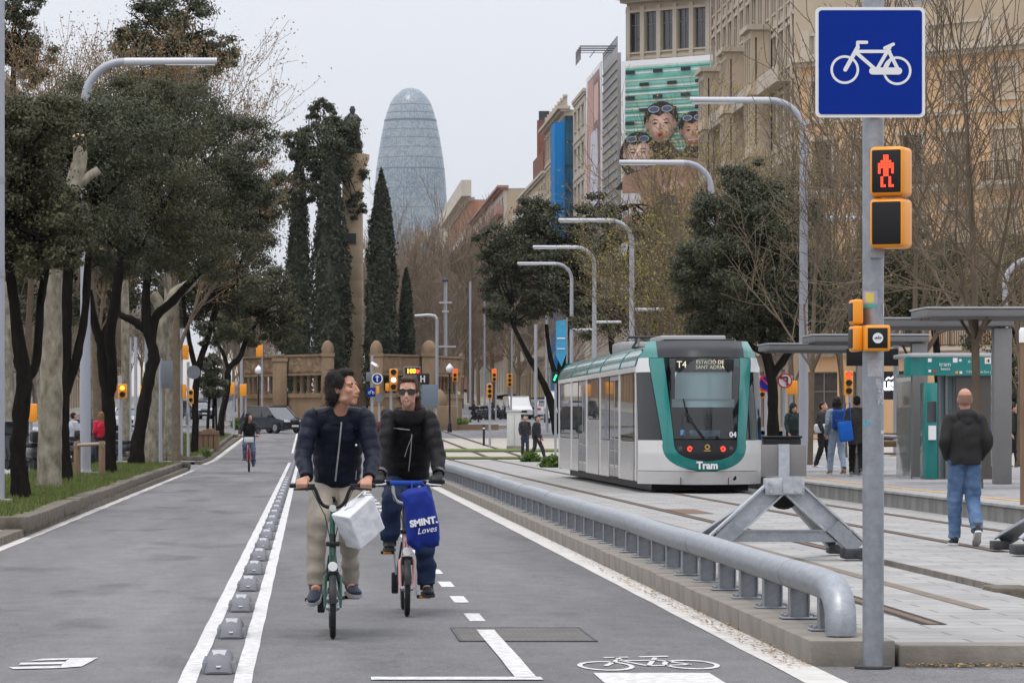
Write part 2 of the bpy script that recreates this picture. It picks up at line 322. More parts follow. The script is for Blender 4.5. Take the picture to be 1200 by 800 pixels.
for i in range(42):
    for j in range(23): 
        if (i+j) % 2: mb.box(1.01+i*.02, 1.025+i*.02, 23.93+j*.062, 23.97+j*.062, .005, .0085)
tag(mb.build('cover_studs', MT['kerb'], plate, smooth=None), kind='stuff')
line(1.155, .12, 20.45, 25.15, bike_lane, .0095)
sheet('stop_line', .35, 1.30, 20.27, 20.5, .0075, MT['paint'], parent=bike_lane, kind=None)
sheet('lane_mark', 1.62, 2.28, 20.0, 20.85, .0055, MT['paint'], parent=bike_lane, kind=None)
def flatmark(name, polys, parent=bike_lane, dz=.006):
    mb = MB()
    for p in polys: mb.poly([(x, y, dz) for x, y in p])
    return mb.build(name, MT['paint'], parent, smooth=None)
def ringpoly(cx, cy, rx, ry, tx, ty, n=28):
    o = []
    for i in range(n):
        a, b = 2*math.pi*i/n, 2*math.pi*(i+1)/n
        o.append([(cx+rx*math.cos(a), cy+ry*math.sin(a)), (cx+rx*math.cos(b), cy+ry*math.sin(b)), (cx+(rx-tx)*math.cos(b), cy+(ry-ty)*math.sin(b)), (cx+(rx-tx)*math.cos(a), cy+(ry-ty)*math.sin(a))])
    return o
def bar2(x0, y0, x1, y1, w, h=None):
    d = Vector((x1-x0, (y1-y0)*.42)); d.normalize(); n = Vector((-d.y, d.x/.42))*w/2
    return [(x0-n.x, y0-n.y), (x1-n.x, y1-n.y), (x1+n.x, y1+n.y), (x0+n.x, y0+n.y)]
bx, by = 1.57, 20.95
flatmark('bike_symbol', ringpoly(bx+.17, by+.5, .165, .42, .03, .09)+ringpoly(bx+.68, by+.62, .165, .42, .03, .09)+[bar2(bx+.17, by+.5, bx+.3, by+1.1, .03), bar2(bx+.28, by+.95, bx+.52, by+1.0, .03), bar2(bx+.3, by+.95, bx+.42, by+.5, .03), bar2(bx+.42, by+.5, bx+.68, by+.62, .03), bar2(bx+.42, by+.5, bx+.53, by+1.25, .03), bar2(bx+.68, by+.62, bx+.51, by+1.05, .03), bar2(bx+.22, by+1.25, bx+.37, by+1.3, .035), bar2(bx+.44, by+1.33, bx+.62, by+1.38, .04), bar2(bx+.3, by+1.0, bx+.3, by+1.3, .03)])
ex, ey = -1.72, 21.15
flatmark('road_letter', [[(ex+.27, ey+.1), (ex+.40, ey+.25), (ex+.45, ey+1.05), (ex+.28, ey+1.0)], [(ex+.02, ey+.02), (ex+.27, ey+.1), (ex+.28, ey+.32), (ex-.02, ey+.18)], [(ex+.02, ey+.4), (ex+.27, ey+.45), (ex+.28, ey+.66), (ex+.02, ey+.58)], [(ex+.06, ey+.75), (ex+.27, ey+.85), (ex+.28, ey+1.0), (ex+.12, ey+.95)]], road)
flatmark('road_letter', [[(ex-.40, ey+.2), (ex-.12, ey+.35), (ex-.12, ey+.62), (ex-.40, ey+.5)]], road)
# ---- right gutter, kerb, tram zone
sheet('gutter', edge(2.72, 0, .004), 2.955, 14, 135, .004, MT['gutter'], step=1.5)
kerb = MB().box(2.97, 3.43, 21.55, 95, -.02, .132).build('kerb', MT['kerb'], None); kerb['kind'] = 'structure'
k_me = MB().rbox(-.25, .25, -.595, .595, -.05, .15, .012).mesh('kerb_stone', MT['kerb'], 35)
for i in range(61):
    o = link('kerb_stone', k_me, kerb, (3.2+random.uniform(-.004, .004), 22.14+1.2*i, random.uniform(-.004, .004)))
fr_me = MB().rbox(-.62, .62, -.15, .15, -.05, .125, .012).mesh('kerb_stone', MT['kerb'], 35)
for i in range(8): link('kerb_stone', fr_me, kerb, (4.09+1.25*i, 21.66, random.uniform(-.003, .003)))
slab('tram_zone', 3.45, 5.40, 21.82, 140, .4, MT['slabs']); slab('tram_zone', 5.66, 9.46, 21.82, 140, .4, MT['slabs'])
slab('tram_zone', 5.40, 5.66, 38.5, 140, .4, MT['slabs']); slab('tram_zone', 9.46, 18, 21.82, 36, .4, MT['slabs'])
o = MB().box(5.40, 5.66, 21.82, 38.5, -.4, -.03).build('rail_channel', MT['groove'], None); o['kind'] = 'structure'
mb = MB(); mb.box(5.43, 5.50, 21.9, 38.4, -.05, .06); mb.box(5.415, 5.515, 21.9, 38.4, -.05, -.01)
tag(mb.build('rail_beam', MT['rust'], o))
mb = MB().rbox(5.38, 5.70, 28.7, 29.3, -.06, .135, .02); mb.build('concrete_plug', MT['kerb_dark'], o)
mb = MB()
for k in range(60): 
    y = 22+k*.275; mb.box(5.635, 5.659, y, y+.25, -.1, tz(y)+.002)
tag(mb.build('channel_bricks', MT['kerb'], o), kind='stuff')
def track(x, y0, y1):
    r = sheet('tram_rail', x-.035, x+.035, y0, y1, .005, MT['rust'], tz, 20)
    sheet('rail_groove', x+.035, x+.085, y0, y1, .004, MT['groove'], tz, 20, r, None); sheet('rail_groove', x-.085, x-.035, y0, y1, .0035, MT['groove'], tz, 20, r, None)
track(4.1, 24, 250); track(5.54, 38.6, 250); track(7.2, 38, 250); track(8.65, 38, 250)
sheet('drain_slot', 4.72, 4.84, 26, 60, .004, mat('brown_joint', (.17, .14, .11), .9, var=.3, scale=8), tz, 10)
sheet('drain_cover', 5.55, 6.1, 55, 58, .004, MT['rust'], tz)
for (x0, x1, y0, y1) in ((3.6, 14, 143.5, 147), (3.6, 14, 160, 166)):
    sheet('turf_strip', x0, x1, y0, y1, .03, mat('turf', (.10, .13, .03), .95, var=.3, scale=3, bump=.5), gz)
# ---- platform
PZ = .33
pf = MB().box(9.66, 18.5, 36, 136, -.1, PZ-.004).build('platform', MT['plat'], None); pf['kind'] = 'structure'
b_me = MB().rbox(-.1, .1, -.595, .595, -.3, .0, .008, seg=1).mesh('edge_block', MT['platface'], 35)
for i in range(82): link('edge_block', b_me, pf, (9.56+random.uniform(-.004, .004), 37+1.2*i, PZ-.045))
c_me = MB().rbox(-.22, .22, -.595, .595, 0, .045, .008, seg=1).mesh('coping_slab', MT['slabs'], 35)
for i in range(82): link('coping_slab', c_me, pf, (9.64, 37+1.2*i, PZ-.044))
MB().box(10.02, 10.10, 36, 136, PZ-.01, PZ+.003).build('safety_line', mat('safety_orange', (.62, .31, .07), .7, var=.15, scale=8), pf)
# ---- left kerbs and planting beds
sheet('gutter', -3.56, edge(-3.41, 0, .01), 14, 111, .004, MT['gutter'], step=1.5); sheet('gutter', -3.7, edge(-3.5, 0, .01), 127, 205, .004, MT['gutter'], step=1.5)
sheet('footway', -9.4, -3.6, 10, 111, .095, MT['pave']); sheet('footway', -9.4, -3.75, 127, 205, .095, MT['pave'])
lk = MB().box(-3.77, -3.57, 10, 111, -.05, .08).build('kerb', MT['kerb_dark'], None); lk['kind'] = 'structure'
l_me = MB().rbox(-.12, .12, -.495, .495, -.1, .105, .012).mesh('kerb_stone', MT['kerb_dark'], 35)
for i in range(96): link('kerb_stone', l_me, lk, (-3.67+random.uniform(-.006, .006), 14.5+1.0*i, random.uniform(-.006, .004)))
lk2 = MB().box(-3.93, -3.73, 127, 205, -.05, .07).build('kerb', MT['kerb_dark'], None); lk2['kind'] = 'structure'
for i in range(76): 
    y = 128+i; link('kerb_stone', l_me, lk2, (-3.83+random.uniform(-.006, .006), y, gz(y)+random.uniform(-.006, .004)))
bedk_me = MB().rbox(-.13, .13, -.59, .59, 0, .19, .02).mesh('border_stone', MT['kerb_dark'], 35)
def bed(y0, y1, x0, x1, nm):
    zf = lambda y: gz(y)+.225
    b = sheet('planting_bed', x0, x1, y0, y1, 0, MT['soil'], zf, 10)
    n = int((y1-y0)/1.2)
    for i in range(n):
        y = y0+.6+1.2*i; o = link('border_stone', bedk_me, b, (x1+.06+random.uniform(-.012, .012)-.0035*(y-y0), y, gz(y)+.07+random.uniform(-.01, .012))); o.rotation_euler.z = .0035+random.uniform(-.008, .008)
    for i in range(int((x1-x0)/1.2)+1):
        for yy in (y0-.05, y1+.05):
            o = link('border_stone', bedk_me, b, (x1-.4-1.2*i, yy, gz(yy)+.07)); o.rotation_euler.z = R(90)
    # grass
    N = int((y1-y0)*(x1-x0)*(330 if y0 < 100 else 110)); s = 1 if y0 < 100 else 1.6
    yy = NP.uniform(y0, y1, N); xx = NP.uniform(x0, x1, N)+np.where(NP.random(N) < .03, .12, 0)-.0030*(yy-y0)
    zz = np.interp(yy, [k for k, _ in GK], [k for _, k in GK])+.222
    h = NP.uniform(.03, .11, N)*s*(1+.5*np.sin(xx*3)*np.cos(yy*.9)); a = NP.uniform(0, 6.28, N); w = .011*s; ln = NP.normal(0, .03, (N, 2))*s
    V = np.stack([np.stack([xx-w*np.cos(a), yy-w*np.sin(a), zz], 1), np.stack([xx+w*np.cos(a), yy+w*np.sin(a), zz], 1), np.stack([xx+ln[:, 0], yy+ln[:, 1], zz+h], 1)], 1).reshape(-1, 3)
    g = link('bed_grass', quads_mesh('bed_grass', V, MT['grass'], 3)); tag(g, 'short green grass over the soil of the %s planting bed' % nm, 'grass', kind='stuff')
    return b
bed(45.9, 109, -6.6, -3.68, 'long roadside'); bed(130, 200, -6.8, -4.0, 'farther')
# ---- fallen leaves against the kerb
N = 2600; t_ = NP.random(N); al = NP.random(N) < .72
xx = np.where(al, 3.5+9*NP.random(N), 2.78+.16*NP.random(N)); yy = np.where(al, 21.5-np.abs(NP.normal(0, .10, N)), 21.2+np.abs(NP.normal(0, 9, N)))
keep = ~((~al) & (yy > 60)); a = NP.uniform(0, 6.28, N); s = NP.uniform(.006, .02, N); zz = np.where(al, .004, .009)+NP.random(N)*.012
V = np.stack([np.stack([xx+s*np.cos(a+q)*(1 if i % 2 else .6), yy+s*1.5*np.sin(a+q)*(1 if i % 2 else .6), zz+NP.random(N)*.01], 1) for i, q in enumerate((0, 1.57, 3.14, 4.71))], 1)[keep].reshape(-1, 3)
tag(link('leaf_litter', quads_mesh('leaf_litter', V, leafmat('leaf_litter', (.14, .085, .035), (.42, .27, .11), .1))), 'dry brown leaf litter swept along the tram kerb', 'leaves', kind='stuff')
# ================================================================ the tower
TY = 1973
def tower():
    prof = [(103, 0.5), (103.6, 5), (105, 9), (108, 13), (113, 18.2), (120, 22.6), (130, 26.3), (142, 29.6), (160, 33.2), (180, 36.4), (200, 39.1), (220, 40.6), (240, 41.6), (262, 42.4), (290, 42.6), (340, 42.4), (414, 41)]
    c = at(481, 414, TY); c.z = gz(TY)
    th = thing('tower', 'tall rounded bullet-shaped glass office tower with mottled blue-grey skin', 'tower', c)
    m = mat('tower_skin', (.2, .26, .33), .32, spec=.5); t = m.node_tree; b = t.nodes['Principled BSDF']
    g = t.nodes.new('ShaderNodeTexCoord'); s3 = t.nodes.new('ShaderNodeSeparateXYZ'); t.links.new(g.outputs['Object'], s3.inputs[0])
    an = t.nodes.new('ShaderNodeMath'); an.operation = 'ARCTAN2'; t.links.new(s3.outputs[1], an.inputs[0]); t.links.new(s3.outputs[0], an.inputs[1])
    cb = t.nodes.new('ShaderNodeCombineXYZ'); t.links.new(an.outputs[0], cb.inputs[0]); t.links.new(s3.outputs[2], cb.inputs[1])
    mp = t.nodes.new('ShaderNodeMapping'); mp.inputs['Scale'].default_value = (30, 1.15, 1); t.links.new(cb.outputs[0], mp.inputs[0])
    fl = t.nodes.new('ShaderNodeVectorMath'); fl.operation = 'FLOOR'; t.links.new(mp.outputs[0], fl.inputs[0])
    wn = t.nodes.new('ShaderNodeTexWhiteNoise'); wn.noise_dimensions = '2D'; t.links.new(fl.outputs[0], wn.inputs['Vector'])
    n = t.nodes.new('ShaderNodeTexNoise'); n.inputs['Scale'].default_value = .045; n.inputs['Detail'].default_value = 5; t.links.new(g.outputs['Object'], n.inputs['Vector'])
    ad = t.nodes.new('ShaderNodeMath'); ad.operation = 'MULTIPLY_ADD'; ad.inputs[1].default_value = .55; t.links.new(wn.outputs[0], ad.inputs[0]); t.links.new(n.outputs[0], ad.inputs[2])
    r = t.nodes.new('ShaderNodeValToRGB'); e = r.color_ramp.elements; e[0].position = .25; e[0].color = (.06, .10, .145, 1); e[1].position = 1.0; e[1].color = (.25, .28, .30, 1)
    q = e.new(.62); q.color = (.125, .175, .225, 1); t.links.new(ad.outputs[0], r.inputs[0])
    ml = t.nodes.new('ShaderNodeMapping'); ml.inputs['Scale'].default_value = (14, .245, 1); t.links.new(cb.outputs[0], ml.inputs[0])
    fr = t.nodes.new('ShaderNodeVectorMath'); fr.operation = 'FRACTION'; t.links.new(ml.outputs[0], fr.inputs[0]); sp = t.nodes.new('ShaderNodeSeparateXYZ'); t.links.new(fr.outputs[0], sp.inputs[0])
    gt = t.nodes.new('ShaderNodeMath'); gt.operation = 'GREATER_THAN'; gt.inputs[1].default_value = .14; t.links.new(sp.outputs[0], gt.inputs[0])
    m2 = t.nodes.new('ShaderNodeMapRange'); m2.inputs[3].default_value = .78; m2.inputs[4].default_value = 1.0; t.links.new(gt.outputs[0], m2.inputs[0])
    v = t.nodes.new('ShaderNodeVectorMath'); v.operation = 'SCALE'; t.links.new(r.outputs[0], v.inputs[0]); t.links.new(m2.outputs[0], v.inputs['Scale']); t.links.new(v.outputs[0], b.inputs['Base Color'])
    ys = [p[0] for p in prof]; rs = [p[1] for p in prof]; k = TY/FPX
    def rad(z): return float(np.interp(ZZ(0, TY)-z, [ZZ(0, TY)-ZZ(y, TY) for y in ys], rs))*k*1.03
    zs = list(np.linspace(c.z, ZZ(125, TY), 60))+[ZZ(y, TY) for y in (120, 116, 113, 110, 108, 106, 105, 104, 103.5, 103)]
    MB().lathe([(max(rad(z), .4), z) for z in zs], 72, (c.x, c.y, 0)).build('skin', m, th)
    dk = mat('tower_joint', (.115, .16, .205), .5)
    for py, h, o in ((142.5, .8, .08), (153, .16, .06), (133, .2, .06), (124, .2, .06), (163, .15, .06), (174, .15, .06), (186, .15, .06), (199, .35, .05), (222, .15, .06), (245, .15, .06)):
        z = ZZ(py, TY); MB().lathe([(rad(z)+o-.6, z-h), (rad(z)+o, z-h), (rad(z)+o, z+h), (rad(z)+o-.6, z+h)], 72, (c.x, c.y, 0), cap=False).build('floor_band', dk, th)
tower()
# ================================================================ trees
def leaf_quads(C, s, up=.45, ratio=.55, nrm=None):
    N = len(C); n = NP.normal(0, 1, (N, 3)); n[:, 2] += up
    if nrm is not None: n += nrm
    n /= np.linalg.norm(n, axis=1)[:, None]
    r = NP.normal(0, 1, (N, 3)); a = np.cross(n, r); a /= np.linalg.norm(a, axis=1)[:, None]; b = np.cross(n, a)
    s = (s*NP.uniform(.6, 1.35, N))[:, None]; a = a*s*.5; b = b*s*.5*ratio
    return np.stack([C-a, C+b*1.0-a*.1, C+a, C-b-a*.1], 1).reshape(-1, 3)
def crown_pts(blobs, N, clump=.225, inner=.06, normals=False):
    P = []; D = []; w = np.array([b[1][0]*b[1][2] for b in blobs]); w = w/w.sum()
    for (c, r), k in zip(blobs, w):
        n = int(N*k); nc = max(16, int(n/430)); r = np.array(r)
        d = NP.normal(0, 1, (nc, 3)); d /= np.linalg.norm(d, axis=1)[:, None]
        q = NP.uniform(.35, 1.0, nc)**.6; cc = np.array(c)+d*q[:, None]*r*.94
        rs = clump*NP.uniform(.6, 1.4, nc)
        idx = NP.integers(0, nc, int(n*(1-inner)))
        g = NP.normal(0, 1, (len(idx), 3))*np.array([1, 1, .62]); g *= (.62*rs[idx])[:, None]
        P.append(cc[idx]+g*r.mean()); D.append(g/(.62*rs[idx])[:, None]*.9+d[idx]*.5)
        m = n-len(idx); d = NP.normal(0, 1, (m, 3)); d /= np.linalg.norm(d, axis=1)[:, None]
        P.append(np.array(c)+d*(NP.random(m)**.45)[:, None]*r*.85); D.append(d*.4)
    return (np.concatenate(P), np.concatenate(D)) if normals else np.concatenate(P)
def px_path(path, Y):
    return [at(x, y, Y) for x, y, r in path], [r*Y/FPX for x, y, r in path]
def smooth_path(pts, rr, k=4, wob=0):
    out, ro = [], []
    n = len(pts)
    for i in range(n-1):
        p0, p1, p2, p3 = pts[max(i-1, 0)], pts[i], pts[i+1], pts[min(i+2, n-1)]
        for j in range(k):
            t = j/k
            q = .5*((2*p1)+(p2-p0)*t+(2*p0-5*p1+4*p2-p3)*t*t+(3*p1-p0-3*p2+p3)*t**3)
            r = rr[i]+(rr[i+1]-rr[i])*t
            if wob and (i or j): q = q+Vector((random.uniform(-1, 1), random.uniform(-1, 1), 0))*r*wob; r *= random.uniform(1-wob, 1+wob)
            out.append(q); ro.append(r)
    return out+[pts[-1]], ro+[rr[-1]]
def rough_tube(mb, pts, rr, n=10, amp=.1):
    k = len(mb.v); mb.tube(pts, rr, n)
    m = len(pts)
    for i in range(m):
        c = pts[i]
        for j in range(n):
            v = Vector(mb.v[k+i*n+j]); f = 1+amp*math.sin(j*2.1+i*.35+math.sin(i*.8))*.6+random.uniform(-amp, amp)*.5
            mb.v[k+i*n+j] = tuple(c+(v-c)*f)
def oak(label, Y, trunks, blobs, N, group='holm oaks along the avenue', leaf=None, size=None, m='leaf_oak', bark='bark_oak', name='holm_oak', limbs=5, depthk=.9):
    p0, _ = px_path(trunks[0][:1], Y); base = p0[0].copy()
    th = thing(name, label, 'tree', base, group)
    mb = MB(); ends = []
    for tp in trunks:
        pts, rr = px_path(tp, Y)
        d = random.uniform(-.25, .25)
        if tp is not trunks[0]:
            for i in range(1, len(pts)): pts[i].y += d*i
        if tp is trunks[0]:
            pts.insert(0, pts[0]-Vector((0, 0, .25))); rr.insert(0, rr[0]*1.25)
        pts, rr = smooth_path(pts, rr, 5, .07); rough_tube(mb, pts, rr, 11, .14); ends.append((pts[-1], rr[-1]))
    B = []
    for (x, y, rx, rz) in blobs:
        c = at(x, y, Y); k = Y/FPX; ry = max(.8, min(depthk*(rx+rz)/2*k, 3.2)); c.y += random.uniform(-.5, .5)*ry
        B.append((c, (rx*k, ry, rz*k)))
    for c, r in B:
        e, er = min(ends, key=lambda q: (q[0]-c).length)
        for i in range(limbs):
            d = Vector((random.gauss(0, 1), random.gauss(0, 1), random.gauss(.3, .8))).normalized()
            t = c+Vector((d.x*r[0], d.y*r[1], d.z*r[2]))*random.uniform(.5, .95)
            m1 = e.lerp(t, .45)+Vector((random.gauss(0, .1), random.gauss(0, .1), random.uniform(0, .12)))*(t-e).length
            q, qq = smooth_path([e, m1, t], [min(er*.75, .1), min(er*.5, .055), .012], 4, .05); mb.tube(q, qq, 6)
            for s in range(4):
                a = q[random.randint(3, len(q)-2)]; dd = Vector((random.gauss(0, 1), random.gauss(0, 1), random.gauss(.3, .7))).normalized()*min(r)*.55
                mb.tube([a, a+dd*.5+Vector((0, 0, .05)), a+dd], [.025, .015, .006], 4)
    mb.build('trunk', MT[bark], th, 60)
    s = size if size else max(.06, 3.1*Y/FPX)
    P, D = crown_pts(B, int(N*2.05), normals=True); V = leaf_quads(P, s, .7, .55, D)-np.array(base)
    link('crown', quads_mesh('crown', V, MT[m]), th)
    return th
# ---- left median
oak('black-barked holm oak forking low beside the tall grey pole at the bed end', 58, [[(24, 585, 12), (22, 545, 10), (22, 510, 9.5), (28, 450, 9), (24, 415, 8.5), (19, 375, 7), (12, 320, 6), (4, 260, 5)], [(30, 446, 6), (41, 424, 5), (45, 356, 5), (49, 320, 4.5), (56, 250, 3.5)]], [(-20, 205, 115, 90), (40, 265, 75, 55), (30, 150, 80, 50), (10, 300, 60, 30), (82, 258, 42, 42), (70, 300, 34, 20)], 29000, m='leaf_oak2')
oak('straight black-barked holm oak close beside the pale mottled plane trunk', 74, [[(77, 566, 8.5), (76, 530, 7), (75, 487, 6.5), (77, 412, 6.5), (79, 337, 6), (84, 260, 5)], [(77, 460, 5.5), (88, 424, 5), (99, 367, 4.8), (103, 300, 4.5), (112, 240, 3)]], [(85, 235, 95, 75), (50, 150, 85, 48), (140, 160, 85, 55), (110, 290, 70, 34)], 30000)
oak('black-barked holm oak behind the wooden tree guard and lamp post', 87, [[(129, 555, 8), (129, 520, 7), (129, 480, 6.8), (123, 442, 7), (118, 401, 6), (112, 382, 5), (104, 340, 4)], [(129, 462, 6), (133, 440, 6), (130, 394, 6), (137, 352, 6), (145, 290, 5)]], [(160, 225, 95, 80), (120, 130, 85, 50), (215, 280, 75, 50), (185, 140, 85, 55), (130, 285, 70, 45)], 38000, m='leaf_oak2')
oak('leaning black holm oak with a long limb reaching over the road', 103, [[(159, 545, 9.5), (162, 515, 8), (167, 487, 7.2), (175, 440, 7), (180, 416, 7), (173, 384, 6.5), (171, 349, 5), (176, 300, 4)], [(172, 388, 5), (155, 375, 4.4), (140, 367, 3.6), (126, 340, 3)], [(177, 400, 5.5), (182, 372, 5.4), (202, 352, 5), (232, 319, 4), (262, 290, 3)]], [(225, 205, 90, 75), (255, 285, 72, 55), (210, 130, 85, 42), (280, 180, 55, 50), (190, 290, 60, 40), (290, 240, 40, 50)], 42000)
oak('holm oak behind the signal poles in the farther bed', 141, [[(228, 532, 4.5), (229, 500, 4), (229, 460, 4), (234, 425, 4), (244, 395, 3.4), (254, 350, 3)], [(231, 440, 3), (222, 400, 2.6), (214, 350, 2)]], [(250, 335, 60, 42), (285, 275, 48, 50), (215, 350, 45, 45), (300, 225, 38, 45), (255, 390, 32, 22)], 24000)
oak('slanting holm oak at the far end of the farther bed', 188, [[(258, 512, 4.2), (260, 488, 3.8), (266, 459, 3.6), (268, 432, 3.6), (281, 419, 3.2), (288, 400, 2.8), (305, 370, 2.2)], [(268, 436, 2.4), (262, 415, 2), (250, 395, 1.6)]], [(312, 352, 40, 45), (335, 385, 24, 30), (290, 385, 38, 24), (275, 345, 40, 35)], 15000, m='leaf_oak2')
oak('tall holm oak rising over the dark cypresses of the monument', 257, [[(386, 496, 5), (386, 430, 4.6), (386, 340, 4.4), (385, 270, 4), (384, 215, 3.6), (382, 180, 3)], [(384, 225, 2), (355, 212, 1.8), (338, 205, 1.2)]], [(385, 175, 40, 44), (362, 215, 28, 30), (415, 195, 20, 38), (350, 175, 22, 26), (378, 135, 20, 22), (408, 150, 18, 22), (342, 235, 18, 20), (418, 240, 12, 18)], 17000, size=.2, depthk=.7)
oak('small bushy evergreen tree on thin stems beside the timber guard', 158, [[(243, 524, 2), (244, 490, 1.8), (246, 460, 1.6)], [(250, 522, 1.6), (250, 480, 1.4), (250, 455, 1.2)], [(254, 520, 1.4), (253, 480, 1.2), (252, 455, 1)]], [(248, 450, 16, 22), (246, 428, 12, 16)], 5000, size=.13, limbs=3)
oak('tall dark evergreen rising above the other crowns behind the curved lamp', 150, [[(196, 528, 5), (198, 400, 4.5), (203, 250, 4), (206, 120, 3), (206, 60, 2)]], [(205, 42, 62, 34), (195, 8, 55, 24), (250, 58, 40, 24), (165, 80, 55, 28), (225, 82, 58, 28), (150, 50, 30, 26)], 17000, size=.13)
oak('grey-green evergreen topping the crowns beside the tall grey pole', 170, [[(8, 520, 5), (10, 380, 5), (12, 200, 4), (16, 80, 3)]], [(12, 40, 38, 44), (42, 75, 30, 30), (-10, 60, 34, 36), (30, 10, 26, 22)], 10000, size=.14)
oak('holm oak filling the gap behind the leaning oak', 165, [[(120, 521, 5), (122, 420, 4.5), (118, 330, 4)]], [(110, 330, 70, 50), (60, 340, 60, 45), (165, 340, 55, 50), (20, 345, 50, 50)], 15000, size=.16)
# ---- right side beyond the tram
oak('broad holm oak with forked trunk beside the tail of the tram', 216, [[(662, 510, 5.5), (658, 480, 5), (656, 450, 4.8), (662, 400, 4), (672, 345, 3)], [(652, 508, 4.6), (645, 470, 4), (632, 440, 3.6), (616, 412, 3), (600, 380, 2)], [(657, 455, 3), (645, 420, 2.6), (640, 380, 2)]], [(612, 292, 44, 44), (652, 268, 46, 34), (588, 325, 32, 42), (648, 330, 48, 50), (686, 290, 34, 40), (600, 365, 36, 28), (690, 350, 36, 40), (572, 285, 22, 26), (630, 245, 30, 18), (700, 245, 26, 22)], 40000)
oak('open-crowned holm oak behind the middle of the tram', 194, [[(724, 520, 5), (722, 440, 4.2), (716, 390, 3.6), (724, 340, 3), (738, 290, 2.4), (744, 240, 1.8)], [(718, 395, 2.4), (735, 370, 2), (756, 350, 1.5)]], [(735, 345, 48, 42), (730, 262, 36, 30), (764, 320, 30, 44), (702, 372, 34, 28), (755, 385, 50, 26), (712, 300, 30, 32), (770, 265, 28, 26)], 26000)
oak('massive dark holm oak behind the stop shelter and curved lamp', 112, [[(905, 538, 7.5), (906, 490, 6.5), (905, 450, 6), (898, 415, 5.5), (888, 370, 5), (880, 300, 4)], [(905, 440, 4.5), (925, 412, 4), (945, 380, 3)], [(897, 415, 3.5), (868, 398, 3), (846, 380, 2)]], [(862, 322, 66, 60), (905, 255, 60, 54), (838, 372, 50, 32), (940, 340, 52, 56), (880, 212, 40, 30), (822, 325, 40, 50), (890, 385, 60, 30), (850, 262, 46, 44)], 66000)
oak('dark holm oak beyond the ticket kiosk roof', 150, [[(1100, 533, 5), (1100, 450, 4.5), (1095, 380, 4)]], [(1090, 340, 60, 48), (1035, 325, 50, 60), (1130, 315, 50, 45), (1000, 350, 46, 48), (1075, 290, 40, 35)], 30000, m='leaf_oak2')
oak('dark holm oak beyond the last shelter roof', 158, [[(1185, 530, 5), (1185, 440, 4.5), (1180, 380, 4)]], [(1180, 340, 56, 46), (1215, 310, 44, 55), (1160, 395, 40, 30), (1190, 440, 26, 36)], 22000)
oak('rounded holm oak squeezed between the tram roof lamps and the massive oak', 172, [[(800, 524, 5), (800, 450, 4.4), (796, 400, 4)], [(799, 440, 3), (780, 410, 2.4), (768, 380, 2)]], [(796, 345, 44, 48), (788, 392, 46, 26), (768, 305, 30, 34), (815, 300, 34, 36)], 20000)
# ---- pollarded plane trunks of the left median
def plane_trunk(label, Y, path, cuts, extra=()):
    p, r = px_path(path, Y); th = thing('plane_tree', label, 'tree', p[0], 'plane trees along the avenue')
    mb = MB(); p.insert(0, p[0]-Vector((0, 0, .2))); r.insert(0, r[0]*1.1)
    q, rr = smooth_path(p, r, 6, .025); rough_tube(mb, q, rr, 16, .05)
    for e in extra: q2, r2 = smooth_path(*px_path(e, Y), 5, .03); rough_tube(mb, q2, r2, 12, .05)
    mb.build('trunk', MT['bark_plane'], th, 60)
    for (pa) in cuts:
        q, r_ = px_path(pa, Y); d = (q[1]-q[0]).normalized(); d = (d+Vector((0, -.75, .1))).normalized(); rr_ = r_[1]
        M4 = Matrix.Translation(q[1]) @ d.to_track_quat('Z', 'Y').to_matrix().to_4x4(); c = MB()
        c.rings([[M4 @ Vector((rr_*k*math.cos(a), rr_*k*math.sin(a), h)) for a in [6.283*j/14 for j in range(14)]] for k, h in ((1.02, -.05), (1.02, .0), (.22, .012), (.2, -.04))], True); c.build('cut_face', MT['woodcut'], th)
    return th
plane_trunk('thick pale mottled plane trunk with sawn-off top in the planting bed', 67, [(57, 574, 16.5), (58, 555, 14.5), (59, 480, 14), (60, 400, 13), (61, 320, 12), (74, 260, 11), (88, 210, 10), (94, 185, 8.5), (92, 160, 7.5)], [[(94, 185, 8), (92, 160, 7)], [(112, 203, 5.5), (100, 210, 4.6)]], [[(84, 222, 6), (98, 211, 5.8), (116, 199, 5)]])
pt7 = plane_trunk('pale forked plane trunk leaning behind the black holm oak', 108, [(179, 543, 12.5), (182, 500, 10.5), (184, 450, 10), (187, 405, 10), (196, 367, 9.5), (206, 345, 8), (226, 328, 5.5), (240, 290, 4), (262, 210, 3)], [[(186, 352, 5), (181, 345, 5)]], [[(194, 372, 7), (186, 356, 6.5), (180, 344, 6)]])
plane_trunk('slim pale plane trunk past the grey sign plate', 131, [(197, 534, 6), (198, 480, 5.4), (199, 420, 5), (197, 350, 4.6), (190, 250, 4), (150, 90, 2.5)], [])
plane_trunk('pale plane trunk on the far pavement behind the first oak', 120, [(9, 538, 7), (10, 480, 6), (10, 400, 6), (9, 330, 5)], [])
for px, Y, la in ((108, 150, 'pale plane trunk behind the straight oak'), (146, 160, 'pale plane trunk behind the guarded oak')):
    b = 496+1.3*FPX/Y; plane_trunk(la, Y, [(px, b, 6), (px+1, b-60, 5), (px+1, 380, 5), (px, 320, 4)], [])
